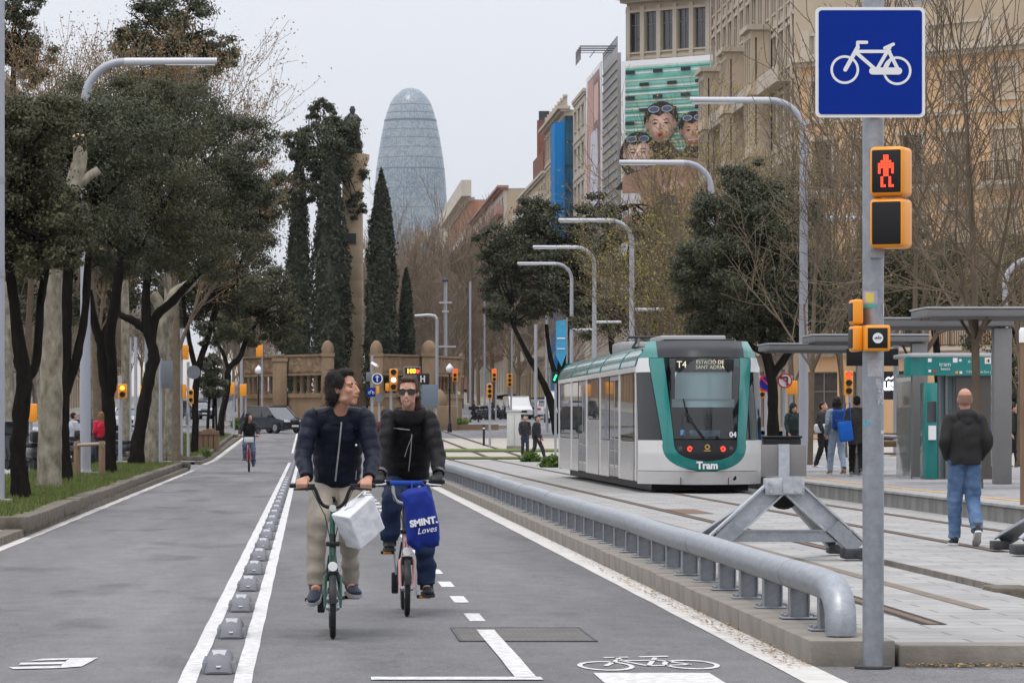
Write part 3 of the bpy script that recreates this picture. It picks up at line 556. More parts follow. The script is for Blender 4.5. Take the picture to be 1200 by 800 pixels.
# ---- bare trees
def bare_mesh(h, rb, seed, spread=.55, levels=5, lean=0, first=.3, nk=(5, 4, 4, 4, 3), mi=.004, twig=.010, up=.35, gnarl=.06):
    rnd = random.Random(seed); mb = MB(); tips = []
    def grow(p, d, L, r, lv):
        n = 4 if lv < 2 else 3; pts = [p]; rr = [r]; q = p; dd = d.copy(); r1 = max(r*(.5 if lv else .55), mi)
        for i in range(n):
            dd = (dd+Vector((rnd.gauss(0, gnarl), rnd.gauss(0, gnarl), rnd.gauss(.03, gnarl)))*(1 if lv else .35)).normalized(); q = q+dd*L/n; pts.append(q); rr.append(r+(r1-r)*(i+1)/n)
        mb.tube(pts, rr, 9 if lv == 0 else 5 if lv < 3 else 3)
        if lv == levels-1: tips.append(pts[-1]); tips.append(pts[1]); return
        k = nk[lv] if lv < len(nk) else 3
        for c in range(k+1):
            t = 1.0 if c == k else rnd.uniform(first if lv == 0 else .25, .98); f = t*n; i = min(int(f), n-1); s = pts[i].lerp(pts[i+1], f-i)
            a = Vector((rnd.gauss(0, 1), rnd.gauss(0, 1), rnd.gauss(0, .5))); a = (a-dd*a.dot(dd)).normalized()
            nd = (dd*(1-spread*.5)+a*spread*rnd.uniform(.6, 1.3)*(.25 if c == k else 1)+Vector((0, 0, up*.5))).normalized()
            grow(s, nd, L*rnd.uniform(.5, .72)*(1 if lv else .75), max((rr[i])*rnd.uniform(.42, .62), twig if lv < 3 else mi), lv+1)
    grow(Vector((0, 0, -.1)), Vector((lean, 0, 1)).normalized(), h*.55, rb, 0)
    return mb, tips
def tip_leaves(tips, n, s, spread, m):
    T = np.array([tuple(t) for t in tips]); i = NP.integers(0, len(T), n); return quads_mesh('buds', leaf_quads(T[i]+NP.normal(0, spread, (n, 3)), s, 0), m)
BARE = {}
def bare(key, **k):
    lv = k.pop('leaf', None); mb, tips = bare_mesh(**k); me = mb.mesh('trunk', k and MT['bark_bare'], 60); le = tip_leaves(tips, *lv) if lv else None; BARE[key] = (me, le)
bare('far1', h=16, rb=.2, seed=1, spread=.5, nk=(9, 5, 4, 4), levels=5, twig=.02, mi=.014, first=.35)
bare('far2', h=16, rb=.19, seed=5, spread=.6, nk=(9, 5, 4, 4), levels=5, twig=.02, mi=.014, first=.32)
bare('young', h=8, rb=.06, seed=11, spread=.7, nk=(9, 4, 3, 3), levels=5, first=.4, twig=.008, mi=.0055, leaf=(160, .05, .05, MT['leaf_bud']))
bare('bud', h=13, rb=.12, seed=21, spread=.65, nk=(9, 5, 4, 3), levels=5, first=.3, twig=.010, mi=.006, leaf=(3000, .10, .16, MT['leaf_bud']))
bare('bud2', h=13, rb=.12, seed=24, spread=.62, nk=(7, 4, 4, 3), levels=5, first=.3, twig=.010, mi=.006, leaf=(900, .09, .14, MT['leaf_bud']))
bare('dry', h=16, rb=.17, seed=31, spread=.6, nk=(8, 5, 4, 3), levels=5, first=.45, twig=.014, mi=.008, leaf=(9500, .10, .15, MT['leaf_dry']))
BARE['far1'][0].materials[0] = BARE['far2'][0].materials[0] = MT['bark_twig']
def put_bare(key, label, px, Y, h=1, rz=0, group='bare trees', name='bare_tree', X=None, z=None):
    me, le = BARE[key]; x = XX(px, Y) if X is None else X
    th = thing(name, label, 'tree', (x, Y, gz(Y) if z is None else z), group, rz); th.scale = (h*random.uniform(.95, 1.08),)*2+(h,)
    link('trunk', me, th)
    if le: link('crown', le, th)
    return th
put_bare('young', 'slim young bare tree standing between tram and bald man at the kiosk', 1147, 62, 1.35, .4, z=PZ, group='young bare trees on the platform')
put_bare('young', 'slim young bare tree beside the slatted bench', 1068, 77, 1.25, 2.1, z=PZ, group='young bare trees on the platform')
put_bare('young', 'slim bare tree right beside the tall curved lamp post on the platform', 949, 97, 1.35, 3.4, z=PZ, group='young bare trees on the platform')
put_bare('bud2', 'bare pale-limbed tree rising past the orange facade', 1193, 92, .78, 1.0, z=PZ, group='bare trees behind the stop')
for px, Y, k, h, rz, la in ((790, 140, 'bud', .95, .5, 'budding tree in front of the painted advert'), (840, 135, 'bud', 1.1, 2.0, 'budding tree in front of the pale stone facade'), (760, 168, 'bud', .85, 3.0, 'budding tree at the left foot of the painted advert'), (990, 118, 'bud2', .95, 4.0, 'budding tree behind the bicycle sign pole'), (930, 150, 'bud', 1.15, 1.3, 'budding tree above the massive dark oak'), (1200, 140, 'bud2', .95, 3.6, 'bare tree over the right end of the shelters')):
    put_bare(k, la, px, Y, h, rz, 'budding trees behind the stop')
put_bare('dry', 'plane tree with thin dry leaves over the leaning oak', 305, 128, .98, 1.2, X=-4.6, group='plane trees with dry leaves', name='plane_tree')
put_bare('dry', 'plane tree with dry brown leaves behind the curved lamp', 115, 140, 1.03, 3.0, group='plane trees with dry leaves', name='plane_tree')
put_bare('dry', 'plane tree with dry leaves over the left pavement', 30, 150, 1.05, 5.5, group='plane trees with dry leaves', name='plane_tree')
n = 0
for X, ys in ((19.5, range(296, 640, 22)), (12.5, range(338, 640, 26)), (7.5, range(335, 640, 28)), (16, range(350, 640, 30))):
    for Y in ys:
        if abs(XX(413, 258)-X) < 9 and Y < 300: continue
        put_bare('far1' if n % 2 else 'far2', 'leafless brown plane tree lining the far avenue', 0, Y+random.uniform(-4, 4), random.uniform(1.0, 1.25), random.uniform(0, 6), 'leafless planes lining the far avenue', 'plane_tree', X=X+random.uniform(-.7, .7)); n += 1
for X, ys in ((-6.5, range(290, 520, 30)), (-19, range(150, 520, 34))):
    for Y in ys: put_bare('far1' if n % 2 else 'far2', 'leafless plane tree on the left pavement of the avenue', 0, Y+random.uniform(-4, 4), random.uniform(.75, .95), random.uniform(0, 6), 'leafless planes on the left pavement', 'plane_tree', X=X+random.uniform(-.7, .7)); n += 1
# ---- cypresses
def cypress(label, px, Y, ptop, half, N=9000):
    X = XX(px, Y); g = gz(Y)+.15; top = ZZ(ptop, Y); H = top-g; k = Y/FPX; Rm = half*k
    th = thing('cypress', label, 'tree', (X, Y, g), 'cypresses inside the monument')
    prof = lambda t: np.interp(t, [0, .06, .25, .55, .8, .93, 1], [.55, .82, 1, .92, .62, .32, .03])
    MB().tube([(X, Y, g-.1), (X, Y, g+H*.5)], [.25, .1], 8).build('trunk', MT['bark_oak'], th)
    co = MB().lathe([(max(Rm*.8*float(prof(t)), .01), g+.3+t*(H-.6)) for t in np.linspace(0, 1, 24)], 14, (X, Y, 0))
    co.build('inner_foliage', MT['leaf_cyp'], th)
    t = NP.random(N)**.85; a = NP.uniform(0, 6.283, N); nb = np.sin(a*5+t*23)*.11+np.sin(a*3-t*41)*.10+np.sin(a*2+t*9+px)*.10+np.sin(a*7+t*70)*.05
    r = Rm*prof(t)*(.91+nb+NP.normal(0, .09, N)); P = np.stack([r*np.cos(a), r*np.sin(a), .3+t*(H-.3)+NP.normal(0, .15, N)], 1)
    d = np.stack([np.cos(a), np.sin(a), np.zeros(N)], 1)
    link('crown', quads_mesh('crown', leaf_quads(P, .3, .3, .45, d*1.5), MT['leaf_cyp']), th)
cypress('broad dark cypress farthest from the column inside the monument', 350, 262, 183, 17)
cypress('tall broad cypress just beside the monument column', 387, 255, 165, 23, 14000)
cypress('tall pointed cypress beside the tower and column', 447, 256, 203, 19, 13000)
cypress('short slim cypress tucked against the pointed one', 437, 251, 318, 9, 5000)
cypress('small pointed cypress standing apart before bare trees', 476, 258, 318, 10.5, 6000)
# ---- hedges and shrubs
def shrub(label, px, py, Y, rx, rz, N=1500, m='leaf_shrub', size=.12, name='shrub', cat='shrub', group='shrubs'):
    k = Y/FPX; g = gz(Y)+(.2 if Y == 134 else PZ if Y == 100 else 0); c = Vector((XX(px, Y), Y, g+rz*k*.75)); th = thing(name, label, cat, (c.x, Y, g), group)
    P = crown_pts([((0, 0, (c.z-g)), (rx*k, rx*k*.8, rz*k))], N, .3, .3); P[:, 2] = np.maximum(P[:, 2], .03)
    link('crown', quads_mesh('crown', leaf_quads(P, size), MT[m]), th); MB().tube([(c.x, Y, g-.05), (c.x, Y, max(c.z, g+.2))], .03, 6).build('stem', MT['bark_bare'], th)
shrub('rounded green shrub beside the monument plinth', 540, 489, 244, 12, 9); shrub('low green shrub at the foot of the monument', 515, 491, 246, 8, 6)
shrub('green shrub at the tail of the tram', 647, 511, 118, 14, 9, 2500); shrub('small green shrub beside the utility cabinet', 622, 514, 135, 12, 7, 2000)
shrub('green shrub at the left foot of the monument', 278, 484, 244, 10, 8); shrub('green shrub before the left monument wall', 330, 493, 240, 14, 6); shrub('small shrub in the farther planting bed', 243, 525, 134, 7, 5, 900, size=.07)
shrub('green shrub by the globe lamp', 300, 468, 250, 8, 9); shrub('potted green plant behind the tram nose', 892, 533, 100, 6, 9, 900, size=.06)
# ================================================================ buildings
def wallmat(name, c, var=.18, bump=.15): return mat(name, c, .9, var=var, scale=.35, bump=bump, bscale=3, stretch=(1, 1, .5), detail=8)
BM = dict(stone=wallmat('pale_stone', (.46, .375, .28)), orange=wallmat('orange_stucco', (.55, .35, .20)), tan=wallmat('tan_stone', (.42, .335, .24)), brick=mat('brick_wall', (.19, .085, .06), .9, var=.3, scale=1.5), terracotta=wallmat('terracotta', (.36, .18, .115)), cream=wallmat('cream_wall', (.46, .42, .36)), pink=wallmat('pink_wall', (.34, .20, .165)), grey=wallmat('grey_wall', (.30, .29, .28)), trim=wallmat('stone_trim', (.44, .38, .31), .1), frame=mat('window_frame', (.20, .17, .14), .6), wframe=mat('white_frame', (.6, .6, .58), .5), shut=mat('dark_shutter', (.06, .05, .045), .7, var=.3, scale=3), iron=mat('iron_railing', (.025, .025, .03), .6), glass=glassmat('window_glass', (.03, .035, .04), .08), net=mat('blue_net', (.005, .16, .42), .8, var=.15, scale=.6, stretch=(3, 3, .15)), net2=mat('blue_net_dark', (.015, .09, .16), .7, var=.5, scale=1.2, stretch=(1, 1, .4)), awn=mat('green_awning', (.03, .22, .14), .8))
WC = {}
def win_mesh(w, h, fm, gm):
    key = (round(w, 2), round(h, 2), fm, gm)
    if key not in WC:
        mb = MB(); t = .07; mb.box(-w/2, w/2, -.02, 0, 0, h, 1)
        for a, b in ((-w/2, -w/2+t), (w/2-t, w/2), (-t/2, t/2)): mb.box(a, b, -.07, -.021, 0, h, 0)
        for a, b in ((0, t), (h-t, h), (h*.68, h*.68+t*.8)): mb.box(-w/2+t, -t/2, -.068, -.022, a, b, 0); mb.box(t/2, w/2-t, -.068, -.022, a, b, 0)
        WC[key] = mb.mesh('window', [BM[fm], BM[gm]], None)
    return WC[key]
def balc_mesh(w, d, mname, solid):
    key = ('b', round(w, 2), d, mname, solid)
    if key not in WC:
        mb = MB(); mb.box(-w/2, w/2, -d, 0, -.18, 0, 0); mb.box(-w/2+.15, w/2-.15, -d*.6, 0, -.4, -.181, 0)
        if solid:
            mb.box(-w/2, w/2, -d, -d+.12, 0.001, .95, 0); mb.box(-w/2, -w/2+.12, -d+.121, 0, 0.001, .95, 0); mb.box(w/2-.12, w/2, -d+.121, 0, 0.001, .95, 0)
        else:
            for z in (.08, 1.0): mb.box(-w/2, w/2, -d, -d+.05, z, z+.05, 1)
            n = int(w/.14)
            for i in range(n+1): x = -w/2+.01+i*(w-.05)/n; mb.box(x, x+.025, -d+.01, -d+.035, .13, 1.0, 1)
            for s in (-1, 1):
                for i in range(5): y = -d+.1+i*(d-.15)/4; mb.box(s*(w/2-.03)-.012, s*(w/2-.03)+.012, y, y+.025, 0.002, 1.0, 1)
        WC[key] = mb.mesh('balcony', [BM[mname], BM['iron']], None)
    return WC[key]
def building(name, label, O, ang, Wd, floors, bays, ww, wall, depth=12, trim='trim', cornice=.6, frame='frame', pil=False, par=0, glass='glass', side=None, group=None):
    # O: left foot of the facade seen from outside; facade runs along ang, outward is to its right-hand front
    O = Vector(O); th = thing(name, label, 'building', O, group, rz=ang)
    L = lambda mb, nm, m, p=th: mb.build(nm, m, p, smooth=None, local=True)
    T = .4; mb = MB(); tr = MB(); z = 0; pitch = Wd/bays
    H = sum(f[0] for f in floors)
    for fi, f in enumerate(floors):
        h, wh, sill = f[:3]; st = f[3] if len(f) > 3 else 'w'; fw = f[4] if len(f) > 4 else ww
        if st == 'x': mb.box(0, Wd, 0, T, z, z+h); z += h; continue
        if sill > 0: mb.box(0, Wd, 0, T, z, z+sill)
        mb.box(0, Wd, 0, T, z+sill+wh, z+h)
        for b in range(bays+1):
            a = (b-1)*pitch+pitch/2+fw/2 if b else 0; e = b*pitch+pitch/2-fw/2 if b < bays else Wd
            mb.box(a, e, 0, T, z+sill, z+sill+wh)
        if fi: tr.box(-.05, Wd+.05, -.10, -.002, z-.12, z+.12)
        for b in range(bays):
            c = (b+.5)*pitch
            w = link('window', win_mesh(fw, wh, frame, glass), th, (c, .25, z+sill))
            if st in 'wb':
                tr.box(c-fw/2-.18, c-fw/2, -.06, -.002, z+sill, z+sill+wh); tr.box(c+fw/2, c+fw/2+.18, -.06, -.002, z+sill, z+sill+wh); tr.box(c-fw/2-.28, c+fw/2+.28, -.14, -.003, z+sill+wh+.001, z+sill+wh+.22)
            if st == 'w': tr.box(c-fw/2-.2, c+fw/2+.2, -.12, -.003, z+sill-.14, z+sill-.001)
            if st == 'b': link('balcony', balc_mesh(fw+.9, .7, trim, False), th, (c, -.003, z+max(sill-.02, 0.0)))
            if st == 's': link('balcony', balc_mesh(pitch*.96, .9, trim, True), th, (c, -.003, z+max(sill-.02, 0)))
        z += h
    if pil:
        for b in range(bays+1):
            x = min(max(b*pitch, .2), Wd-.2); tr.box(x-.2, x+.2, -.16, -.101, floors[0][0]+.121, H-.3)
    L(mb, 'wall', BM[wall]); L(tr, 'trim', BM[trim])
    if cornice:
        c = MB(); c.box(-.2, Wd+.2, -cornice*.55, .5, H+.001, H+.25); c.box(-.35, Wd+.35, -cornice, .6, H+.251, H+.55); L(c, 'cornice', BM[trim])
        for i in range(int(Wd/1.0)):
            pass
    m2 = MB(); m2.box(.01, Wd-.01, T+.001, depth, 0, H-.01); L(m2, 'block', BM[side or wall])
    r = MB(); r.box(.05, Wd-.05, T+.1, depth-.1, H-.0, H+.2); L(r, 'roof', BM['grey'])
    if par:
        p = MB(); p.box(0, Wd, .05, .35, H+.56, H+.7); p.box(0, Wd, .05, .35, H+.55+par-.15, H+.55+par); n = int(Wd/.35)
        for i in range(n): x = (i+.5)*Wd/n; p.lathe([(.06, H+.7), (.10, H+.7+(par-.3)*.35), (.05, H+.7+(par-.3)*.8), (.07, H+.55+par-.151)], 6, (x, .2, 0))
        for i in range(int(Wd/4)+1): x = min(max(i*4.0, .3), Wd-.3); p.box(x-.3, x+.3, -.02, .42, H+.562, H+.75+par)
        L(p, 'balustrade', BM[trim])
    return th
DN = -math.pi/2         # facade on the right-hand side of the avenue
FR = [(4.6, 3.3, .2, 'x2', 1.9), (4.0, 2.7, .3, 'b'), (3.8, 2.6, .3, 'b'), (3.7, 2.5, .3, 'b'), (3.6, 2.3, .7, 'w'), (3.6, 2.2, .8, 'w'), (3.4, 1.9, .8, 'w'), (3.4, 1.9, .8, 'w')]
g = gz(205)
psb = building('apartment_building', 'pale stone corner block with balconies behind the budding trees', (27.0, 245, gz(243)), DN, 41, FR, 13, 1.25, 'stone', 14, pil=True, cornice=1.0)
for u in (4.7, 17.3, 29.9):
    mb = MB(); z = 4.6
    for k in range(5):
        h = FR[k+1][0]; mb.box(u-1.7, u+1.7, -1.25, -.17, z, z+.55); mb.box(u-1.7, u+1.7, -1.25, -.17, z+h-.45, z+h-.001)
        for q in (-1.7, -.62, .36, 1.44): mb.box(u+q, u+q+.26, -1.25, -1.0, z+.551, z+h-.451)
        for sd in (-1.7, 1.5): mb.box(u+sd, u+sd+.2, -.9, -.17, z+.551, z+h-.451)
        mb.box(u-1.85, u+1.85, -1.4, -.17, z-.18, z-.002); z += h
    orl = mb.build('oriel', BM['stone'], psb, None, True); MB().box(u-1.5, u+1.5, -.95, -.9, 4.6, z-.2).build('oriel_glass', BM['glass'], orl, None, True); MB().box(u-1.9, u+1.9, -1.5, -.17, z, z+.3).build('oriel_cap', BM['trim'], orl, None, True)
for z in (4.6, 8.6, 19.7): MB().box(0, 41, -.95, -.171, z-.25, z-.19).box(0, 41, -.95, -.9, z-.189, z+.7).build('long_balcony', BM['trim'], psb, None, True)
ob = building('apartment_building', 'orange stucco corner house with roof balustrade and tall shuttered windows', (26.9, 200.5, g), math.atan2(-.69, .72), 17.5, [(4.6, 3.4, .2, 'x2', 2.0), (4.4, 2.9, .25, 'b'), (4.2, 2.8, .25, 'b'), (4.0, 2.7, .25, 'b'), (3.0, 1.6, .6, 'w')], 6, 1.3, 'orange', 12, pil=False, par=1.3, glass='shut')
o2 = building('rooftop_house', 'dark red brick attic storey behind the roof balustrade', (31.0, 206.5, g+20.3), math.atan2(-.69, .72), 14, [(5.5, 1.6, 1.6, 'w')], 4, 1.2, 'brick', 8, cornice=.3)
building('apartment_building', 'plain stone house on the cross street beyond the orange block', (39.7, 188, gz(188)), math.atan2(.69, .72), 24, FR[:6], 7, 1.3, 'tan', 12)
# ---- advert building
ca = math.atan2(-5.7, 6.85); g = gz(300)
adv = building('corner_building', 'tan corner building with pilastered top storey and roof finials behind the adverts', (26.6, 306.2, g), ca, 13, [(4.6, 3.3, .2, 'x2', 1.9)]+[(3.9, 2.5, .5, 'w')]*6+[(2.0, 1, 1, 'x'), (4.6, 3.3, .5, 'w', 1.15)], 8, 1.2, 'tan', 16, pil=True, cornice=1.3)
H = 4.6+3.9*6+2+4.6
mb = MB(); mb.box(.2, 12.8, .1, .5, H+.56, H+1.5); mb.build('parapet', BM['trim'], adv, None, True)
for i in range(5):
    x = .7+i*2.9; f = MB().lathe([(.42, 0), (.42, .5), (.25, .6), (.36, 1.1), (.40, 1.5), (.26, 2.3), (.12, 3.2), (.05, 3.5)], 10, (x, .4, H+1.501)); f.build('finial', BM['trim'], adv, 40, True)
MB().lathe([(3.6, 0), (3.6, 1.2), (3.9, 1.4), (3.6, 1.6), (3.2, 3.2), (2.0, 4.6), (.3, 5.4)], 28, (9.5, 5, H+.56)).build('dome', BM['tan'], adv, 40, True)
def poster(name, label, O, ang, w, z0, z1, art):
    th = thing(name, label, 'advert', (O[0], O[1], z0), None, ang); h = z1-z0
    MB().box(0, w, 0, .12, 0, h).build('banner', MT['white'], th, None, True); art(th, w, h); return th
def art_front(th, w, h):
    C = {}
    def cm(c): 
        if c not in C: C[c] = mat('print', c, .7, var=.18, scale=.9, detail=3)
        return C[c]
    def gm(c):
        m = mat('print', c, .7); t = m.node_tree; g = t.nodes.new('ShaderNodeTexCoord'); mp_ = t.nodes.new('ShaderNodeMapping'); mp_.inputs['Location'].default_value = (-.95, 0, -1.15); mp_.inputs['Scale'].default_value = (2, 0, 2); t.links.new(g.outputs['Generated'], mp_.inputs[0])
        ln = t.nodes.new('ShaderNodeVectorMath'); ln.operation = 'LENGTH'; t.links.new(mp_.outputs[0], ln.inputs[0]); r = t.nodes.new('ShaderNodeValToRGB'); r.color_ramp.elements[0].position = .25; r.color_ramp.elements[0].color = (*[min(1, q*1.25) for q in c], 1); r.color_ramp.elements[1].position = 1.1; r.color_ramp.elements[1].color = (*[q*.42 for q in c], 1)
        t.links.new(ln.outputs['Value'], r.inputs[0]); t.links.new(r.outputs[0], t.nodes['Principled BSDF'].inputs['Base Color']); return m
    lay = [0]
    def P(pts, c, nm='print'):
        lay[0] += 1; d = -.004*lay[0]-.003
        mb = MB(); mb.poly([(x, d, z) for x, z in pts]); mb.build(nm, gm(c[1]) if isinstance(c[0], str) else cm(c), th, None, True)
    def E(cx, cz, rx, rz, c, a0=0, a1=360, rot=0, n=22):
        q = []
        for i in range(n):
            a = R(a0+(a1-a0)*i/(n-1 if a1-a0 < 360 else n)); x, z = rx*math.cos(a), rz*math.sin(a); q.append((cx+x*math.cos(rot)-z*math.sin(rot), cz+x*math.sin(rot)+z*math.cos(rot)))
        P(q, c)
    x0, x1 = .42, w-.35; top = h-.45; z0 = h-15.0
    P([(x0, z0), (x1, z0), (x1, top), (x0, top)], (.19, .44, .38))
    z = top; i = 0
    while z > h-9.5:
        s = [(.50, .57, .48), (.05, .22, .18), (.55, .60, .55), (.14, .40, .34), (.55, .54, .42), (.22, .42, .36)][i % 6]; hh = [.16, .10, .14, .22, .10, .18][i % 6]
        P([(x0, z-hh), (x1, z-hh), (x1, z), (x0, z)], s); z -= hh+.14; i += 1
    for r in range(5):
        for c in range(3):
            cx = x0+.1+c*2.75+(1.4 if r % 2 else 0); cz = top-.55-r*1.05
            if cx < x1-1: P([(cx, cz-.14), (cx+.95, cz-.14), (cx+.95, cz+.14), (cx, cz+.14)], (.03, .03, .035))
    k = h
    P0, E0 = P, E
    def face(cx, cz, s, hair, skin, glasses=True, open_mouth=False, long=False):
        P = lambda pts, c: P0([(cx+(x-cx)*1.32, z) for x, z in pts], c)
        E = lambda x, z, rx, rz, c, a0=0, a1=360: E0(cx+(x-cx)*1.32, z, rx*1.32, rz, c, a0, a1)
        dk = tuple(q*.6 for q in skin)
        if long: E(cx-.05*s, cz-.2*s, 1.25*s, 1.7*s, hair)
        P([(cx-.5*s, cz-1.2*s), (cx+.5*s, cz-1.2*s), (cx+1.6*s, cz-2.7*s), (cx-1.6*s, cz-2.7*s)], hair)
        E(cx, cz+.35*s, 1.12*s, 1.25*s, hair); E(cx+.02*s, cz-.1*s, .86*s, 1.22*s, ('g', skin)); E(cx-.36*s, cz-.35*s, .24*s, .2*s, tuple(q*1.08 for q in skin)); E(cx+.36*s, cz-.35*s, .24*s, .2*s, tuple(q*.92 for q in skin)); E(cx+.04*s, cz-.2*s, .17*s, .36*s, tuple(q*1.12 for q in skin)); E(cx-.9*s, cz-.1*s, .14*s, .26*s, dk); E(cx+.9*s, cz-.1*s, .14*s, .26*s, dk)
        P([(cx-.95*s, cz+.35*s), (cx-.75*s, cz+.85*s), (cx-.1*s, cz+.55*s), (cx+.4*s, cz+.9*s), (cx+.92*s, cz+.4*s), (cx+.8*s, cz+1.2*s), (cx, cz+1.5*s), (cx-.85*s, cz+1.2*s)], hair)
        for e in (-.36, .36):
            P([(cx+e*s-.2*s, cz+.05*s), (cx+e*s, cz+.13*s), (cx+e*s+.2*s, cz+.05*s), (cx+e*s, cz-.01*s)], (.03, .02, .02)); P([(cx+e*s-.24*s, cz+.26*s), (cx+e*s, cz+.36*s), (cx+e*s+.24*s, cz+.28*s), (cx+e*s, cz+.28*s)], (.04, .025, .02))
        P([(cx-.05*s, cz+.1*s), (cx+.14*s, cz-.38*s), (cx-.14*s, cz-.40*s)], dk)
        if open_mouth: E(cx, cz-.78*s, .24*s, .2*s, (.45, .08, .07)); E(cx, cz-.8*s, .16*s, .11*s, (.1, .02, .02))
        else: E(cx, cz-.70*s, .36*s, .16*s, (.62, .5, .48), 180, 360); E(cx, cz-.70*s, .36*s, .22*s, (.45, .12, .11), 195, 345)
        if glasses:
            for e in (-.42, .42): E(cx+e*s, cz+1.05*s, .36*s, .24*s, (.30, .36, .42)); E(cx+e*s, cz+1.05*s, .30*s, .18*s, (.07, .10, .15))
    face(7.3, h-6.1, 1.0, (.025, .02, .02), (.42, .24, .17), True)
    face(4.15, h-5.4, 1.16, (.03, .022, .02), (.52, .33, .26), True, True)
    face(1.95, h-7.7, 1.1, (.02, .015, .018), (.62, .42, .36), True, False, True)
    P([(x0, z0), (x1, z0), (x1, h-8.6), (w*.6, h-8.2), (w*.45, h-8.6), (x0, h-9.6)], (.30, .17, .13)); P([(w*.3, h-13.5), (w*.62, h-13.5), (w*.58, h-11.4), (w*.42, h-11.0)], (.04, .045, .08)); P([(w*.42, h-11.2), (w*.66, h-10.6), (w*.6, h-9.9), (w*.44, h-10.4)], (.55, .34, .28)); P([(x0, h-13), (w*.25, h-12.6), (w*.22, h-11), (x0, h-11)], (.5, .48, .5))
poster('advert_banner', 'huge framed advert of three laughing people over green shutters', (XX(728, 304.2), 304.2), ca, 10.0, 11.5, 31.4, art_front)
def art_side(th, w, h):
    i = 0
    for (u0, u1, v0, v1, c) in ((.03, .97, .02, .98, (.30, .20, .19)), (.08, .5, .45, .97, (.45, .27, .23)), (.5, .95, .6, .95, (.22, .13, .12)), (.3, .8, .35, .75, (.50, .50, .56)), (.1, .45, .1, .4, (.42, .22, .17)), (.5, .92, .05, .45, (.16, .14, .19)), (.55, .85, .78, .93, (.55, .36, .3))):
        i += 1; P = []
        for a in range(14):
            t = 2*math.pi*a/14; P.append(((u0+u1)/2*w+(u1-u0)/2*w*max(-1, min(1, 1.35*math.cos(t))), -.004*i-.003, (v0+v1)/2*h+(v1-v0)/2*h*max(-1, min(1, 1.35*math.sin(t)))))
        MB().poly(P).build('print', mat('print', c, .7, var=.3, scale=1.2), th, None, True)
poster('advert_banner', 'brownish portrait advert seen edge-on on the avenue face of the corner building', (25.55, 337), DN, 17, 11, 33.0, art_side)
sc = thing('scaffold_wall', 'grey ribbed hoarding with a railing between the two adverts', 'hoarding', (25.7, 319.6, 11), None, DN)
mb = MB(); mb.box(0, 14.8, 0, .3, 0, 21.2)
for i in range(28): mb.box(0, 14.8, -.1, -.001, .3+i*.75, .42+i*.75)
mb.build('panel', BM['grey'], sc, None, True); mb = MB()
for i in range(16): mb.box(i*.97, i*.97+.05, -.02, .03, 21.2, 22.6)
mb.box(0, 14.8, -.04, -.021, 22.5, 22.56); mb.box(0, 14.8, -.04, -.021, 21.9, 21.95); mb.build('railing', MT['dark'], sc, None, True)
mb = MB()
for i in range(7): mb.box(-2.6+i*.9, -2.55+i*.9, -2.2, 1, 22.9+(.15 if i % 2 else 0), 22.95+(.15 if i % 2 else 0)); mb.box(-2.6+i*.9, -2.55+i*.9, -2.2, -2.15, 21.8, 23.0)
for j in range(3): mb.box(-2.6, 3.0, -2.2+j*1.2, -2.15+j*1.2, 22.5, 22.55)
mb.build('scaffold_tubes', MT['dark'], sc, None, True)
# ---- the far row on the right side, stepping away
building('apartment_building', 'cream block with white-framed bay windows beside the blue netting', (25.5, 352, gz(345)), DN, 14, [(4.4, 3.2, .2, 'x2', 2)]+[(3.55, 1.8, 1.0, 'w', 2.0)]*7, 3, 2.0, 'cream', 12, frame='wframe', cornice=.2)
nt_ = thing('scaffolding', 'scaffold tower wrapped in bright blue netting', 'scaffold', (24.2, 360, gz(360)))
z1 = ZZ(143, 360)-gz(360)
MB().box(0, .98, 0, 6, 0, z1).build('netting', BM['net'], nt_, None, True); MB().box(.981, 1.8, .02, 6, 0, z1+.6).build('netting', BM['net2'], nt_, None, True)
mb = MB()
for i in range(13): mb.box(.99, 1.78, -.08, .019, i*2.4, i*2.4+.09)
for x in (.99, 1.38, 1.74): mb.box(x, x+.05, -.14, -.081, 0, z1+.6)
mb.build('tubes', MT['dark'], nt_, None, True)
building('apartment_building', 'tall tan block with a set-back top above the blue netting', (25.7, 398, gz(385)), DN, 30, [(4.4, 3.2, .2, 'x2', 2)]+[(3.6, 2.1, .8, 'w')]*7, 8, 1.3, 'tan', 16, cornice=.7, par=1.1)
br = building('apartment_building', 'brick-topped house with a tall brick chimney', (26.0, 452, gz(425)), DN, 50, [(4.4, 3.2, .2, 'x2', 2)]+[(3.4, 1.9, .8, 's')]*6, 12, 1.5, 'tan', 12, trim='cream', cornice=.4, side='tan')
MB().box(0, 1, 0, 1, 0, 1, M=Matrix.Translation((16, 1.2, 24)) @ Matrix.Diagonal((1.05, 1.6, 9.6, 1))).build('chimney', BM['brick'], br, None, True); MB().box(16.15, 16.9, 1.4, 2.6, 33.601, 34.7).build('chimney_pot', MT['dark'], br, None, True)
MB().box(18, 36, .6, 8, 25.3, 28.6).build('penthouse', BM['brick'], br, None, True); MB().box(36.01, 46, 2, 8, 25.3, 30.8).build('penthouse', BM['pink'], br, None, True)
building('apartment_building', 'pink and brick block with rounded terraces and white blinds', (24.3, 540, gz(500)), DN, 84, [(4.4, 3.2, .2, 'x2', 2)]+[(3.5, 2.0, .7, 's', 2.6)]*6, 14, 2.2, 'cream', 12, trim='pink', cornice=.8, frame='wframe', side='tan')
building('apartment_building', 'terracotta block with a pale ribbed parapet and green awnings', (24.4, 640, gz(600)), DN, 90, [(4.4, 3.2, .2, 'x2', 2)]+[(3.5, 2.0, .7, 's', 2.2)]*6+[(2.6, 1, 1, 'x')], 16, 1.8, 'terracotta', 14, trim='cream', cornice=.6)
mb = MB().box(22.9, 24.38, 548, 640, gz(600)+28.6, gz(600)+31.0)
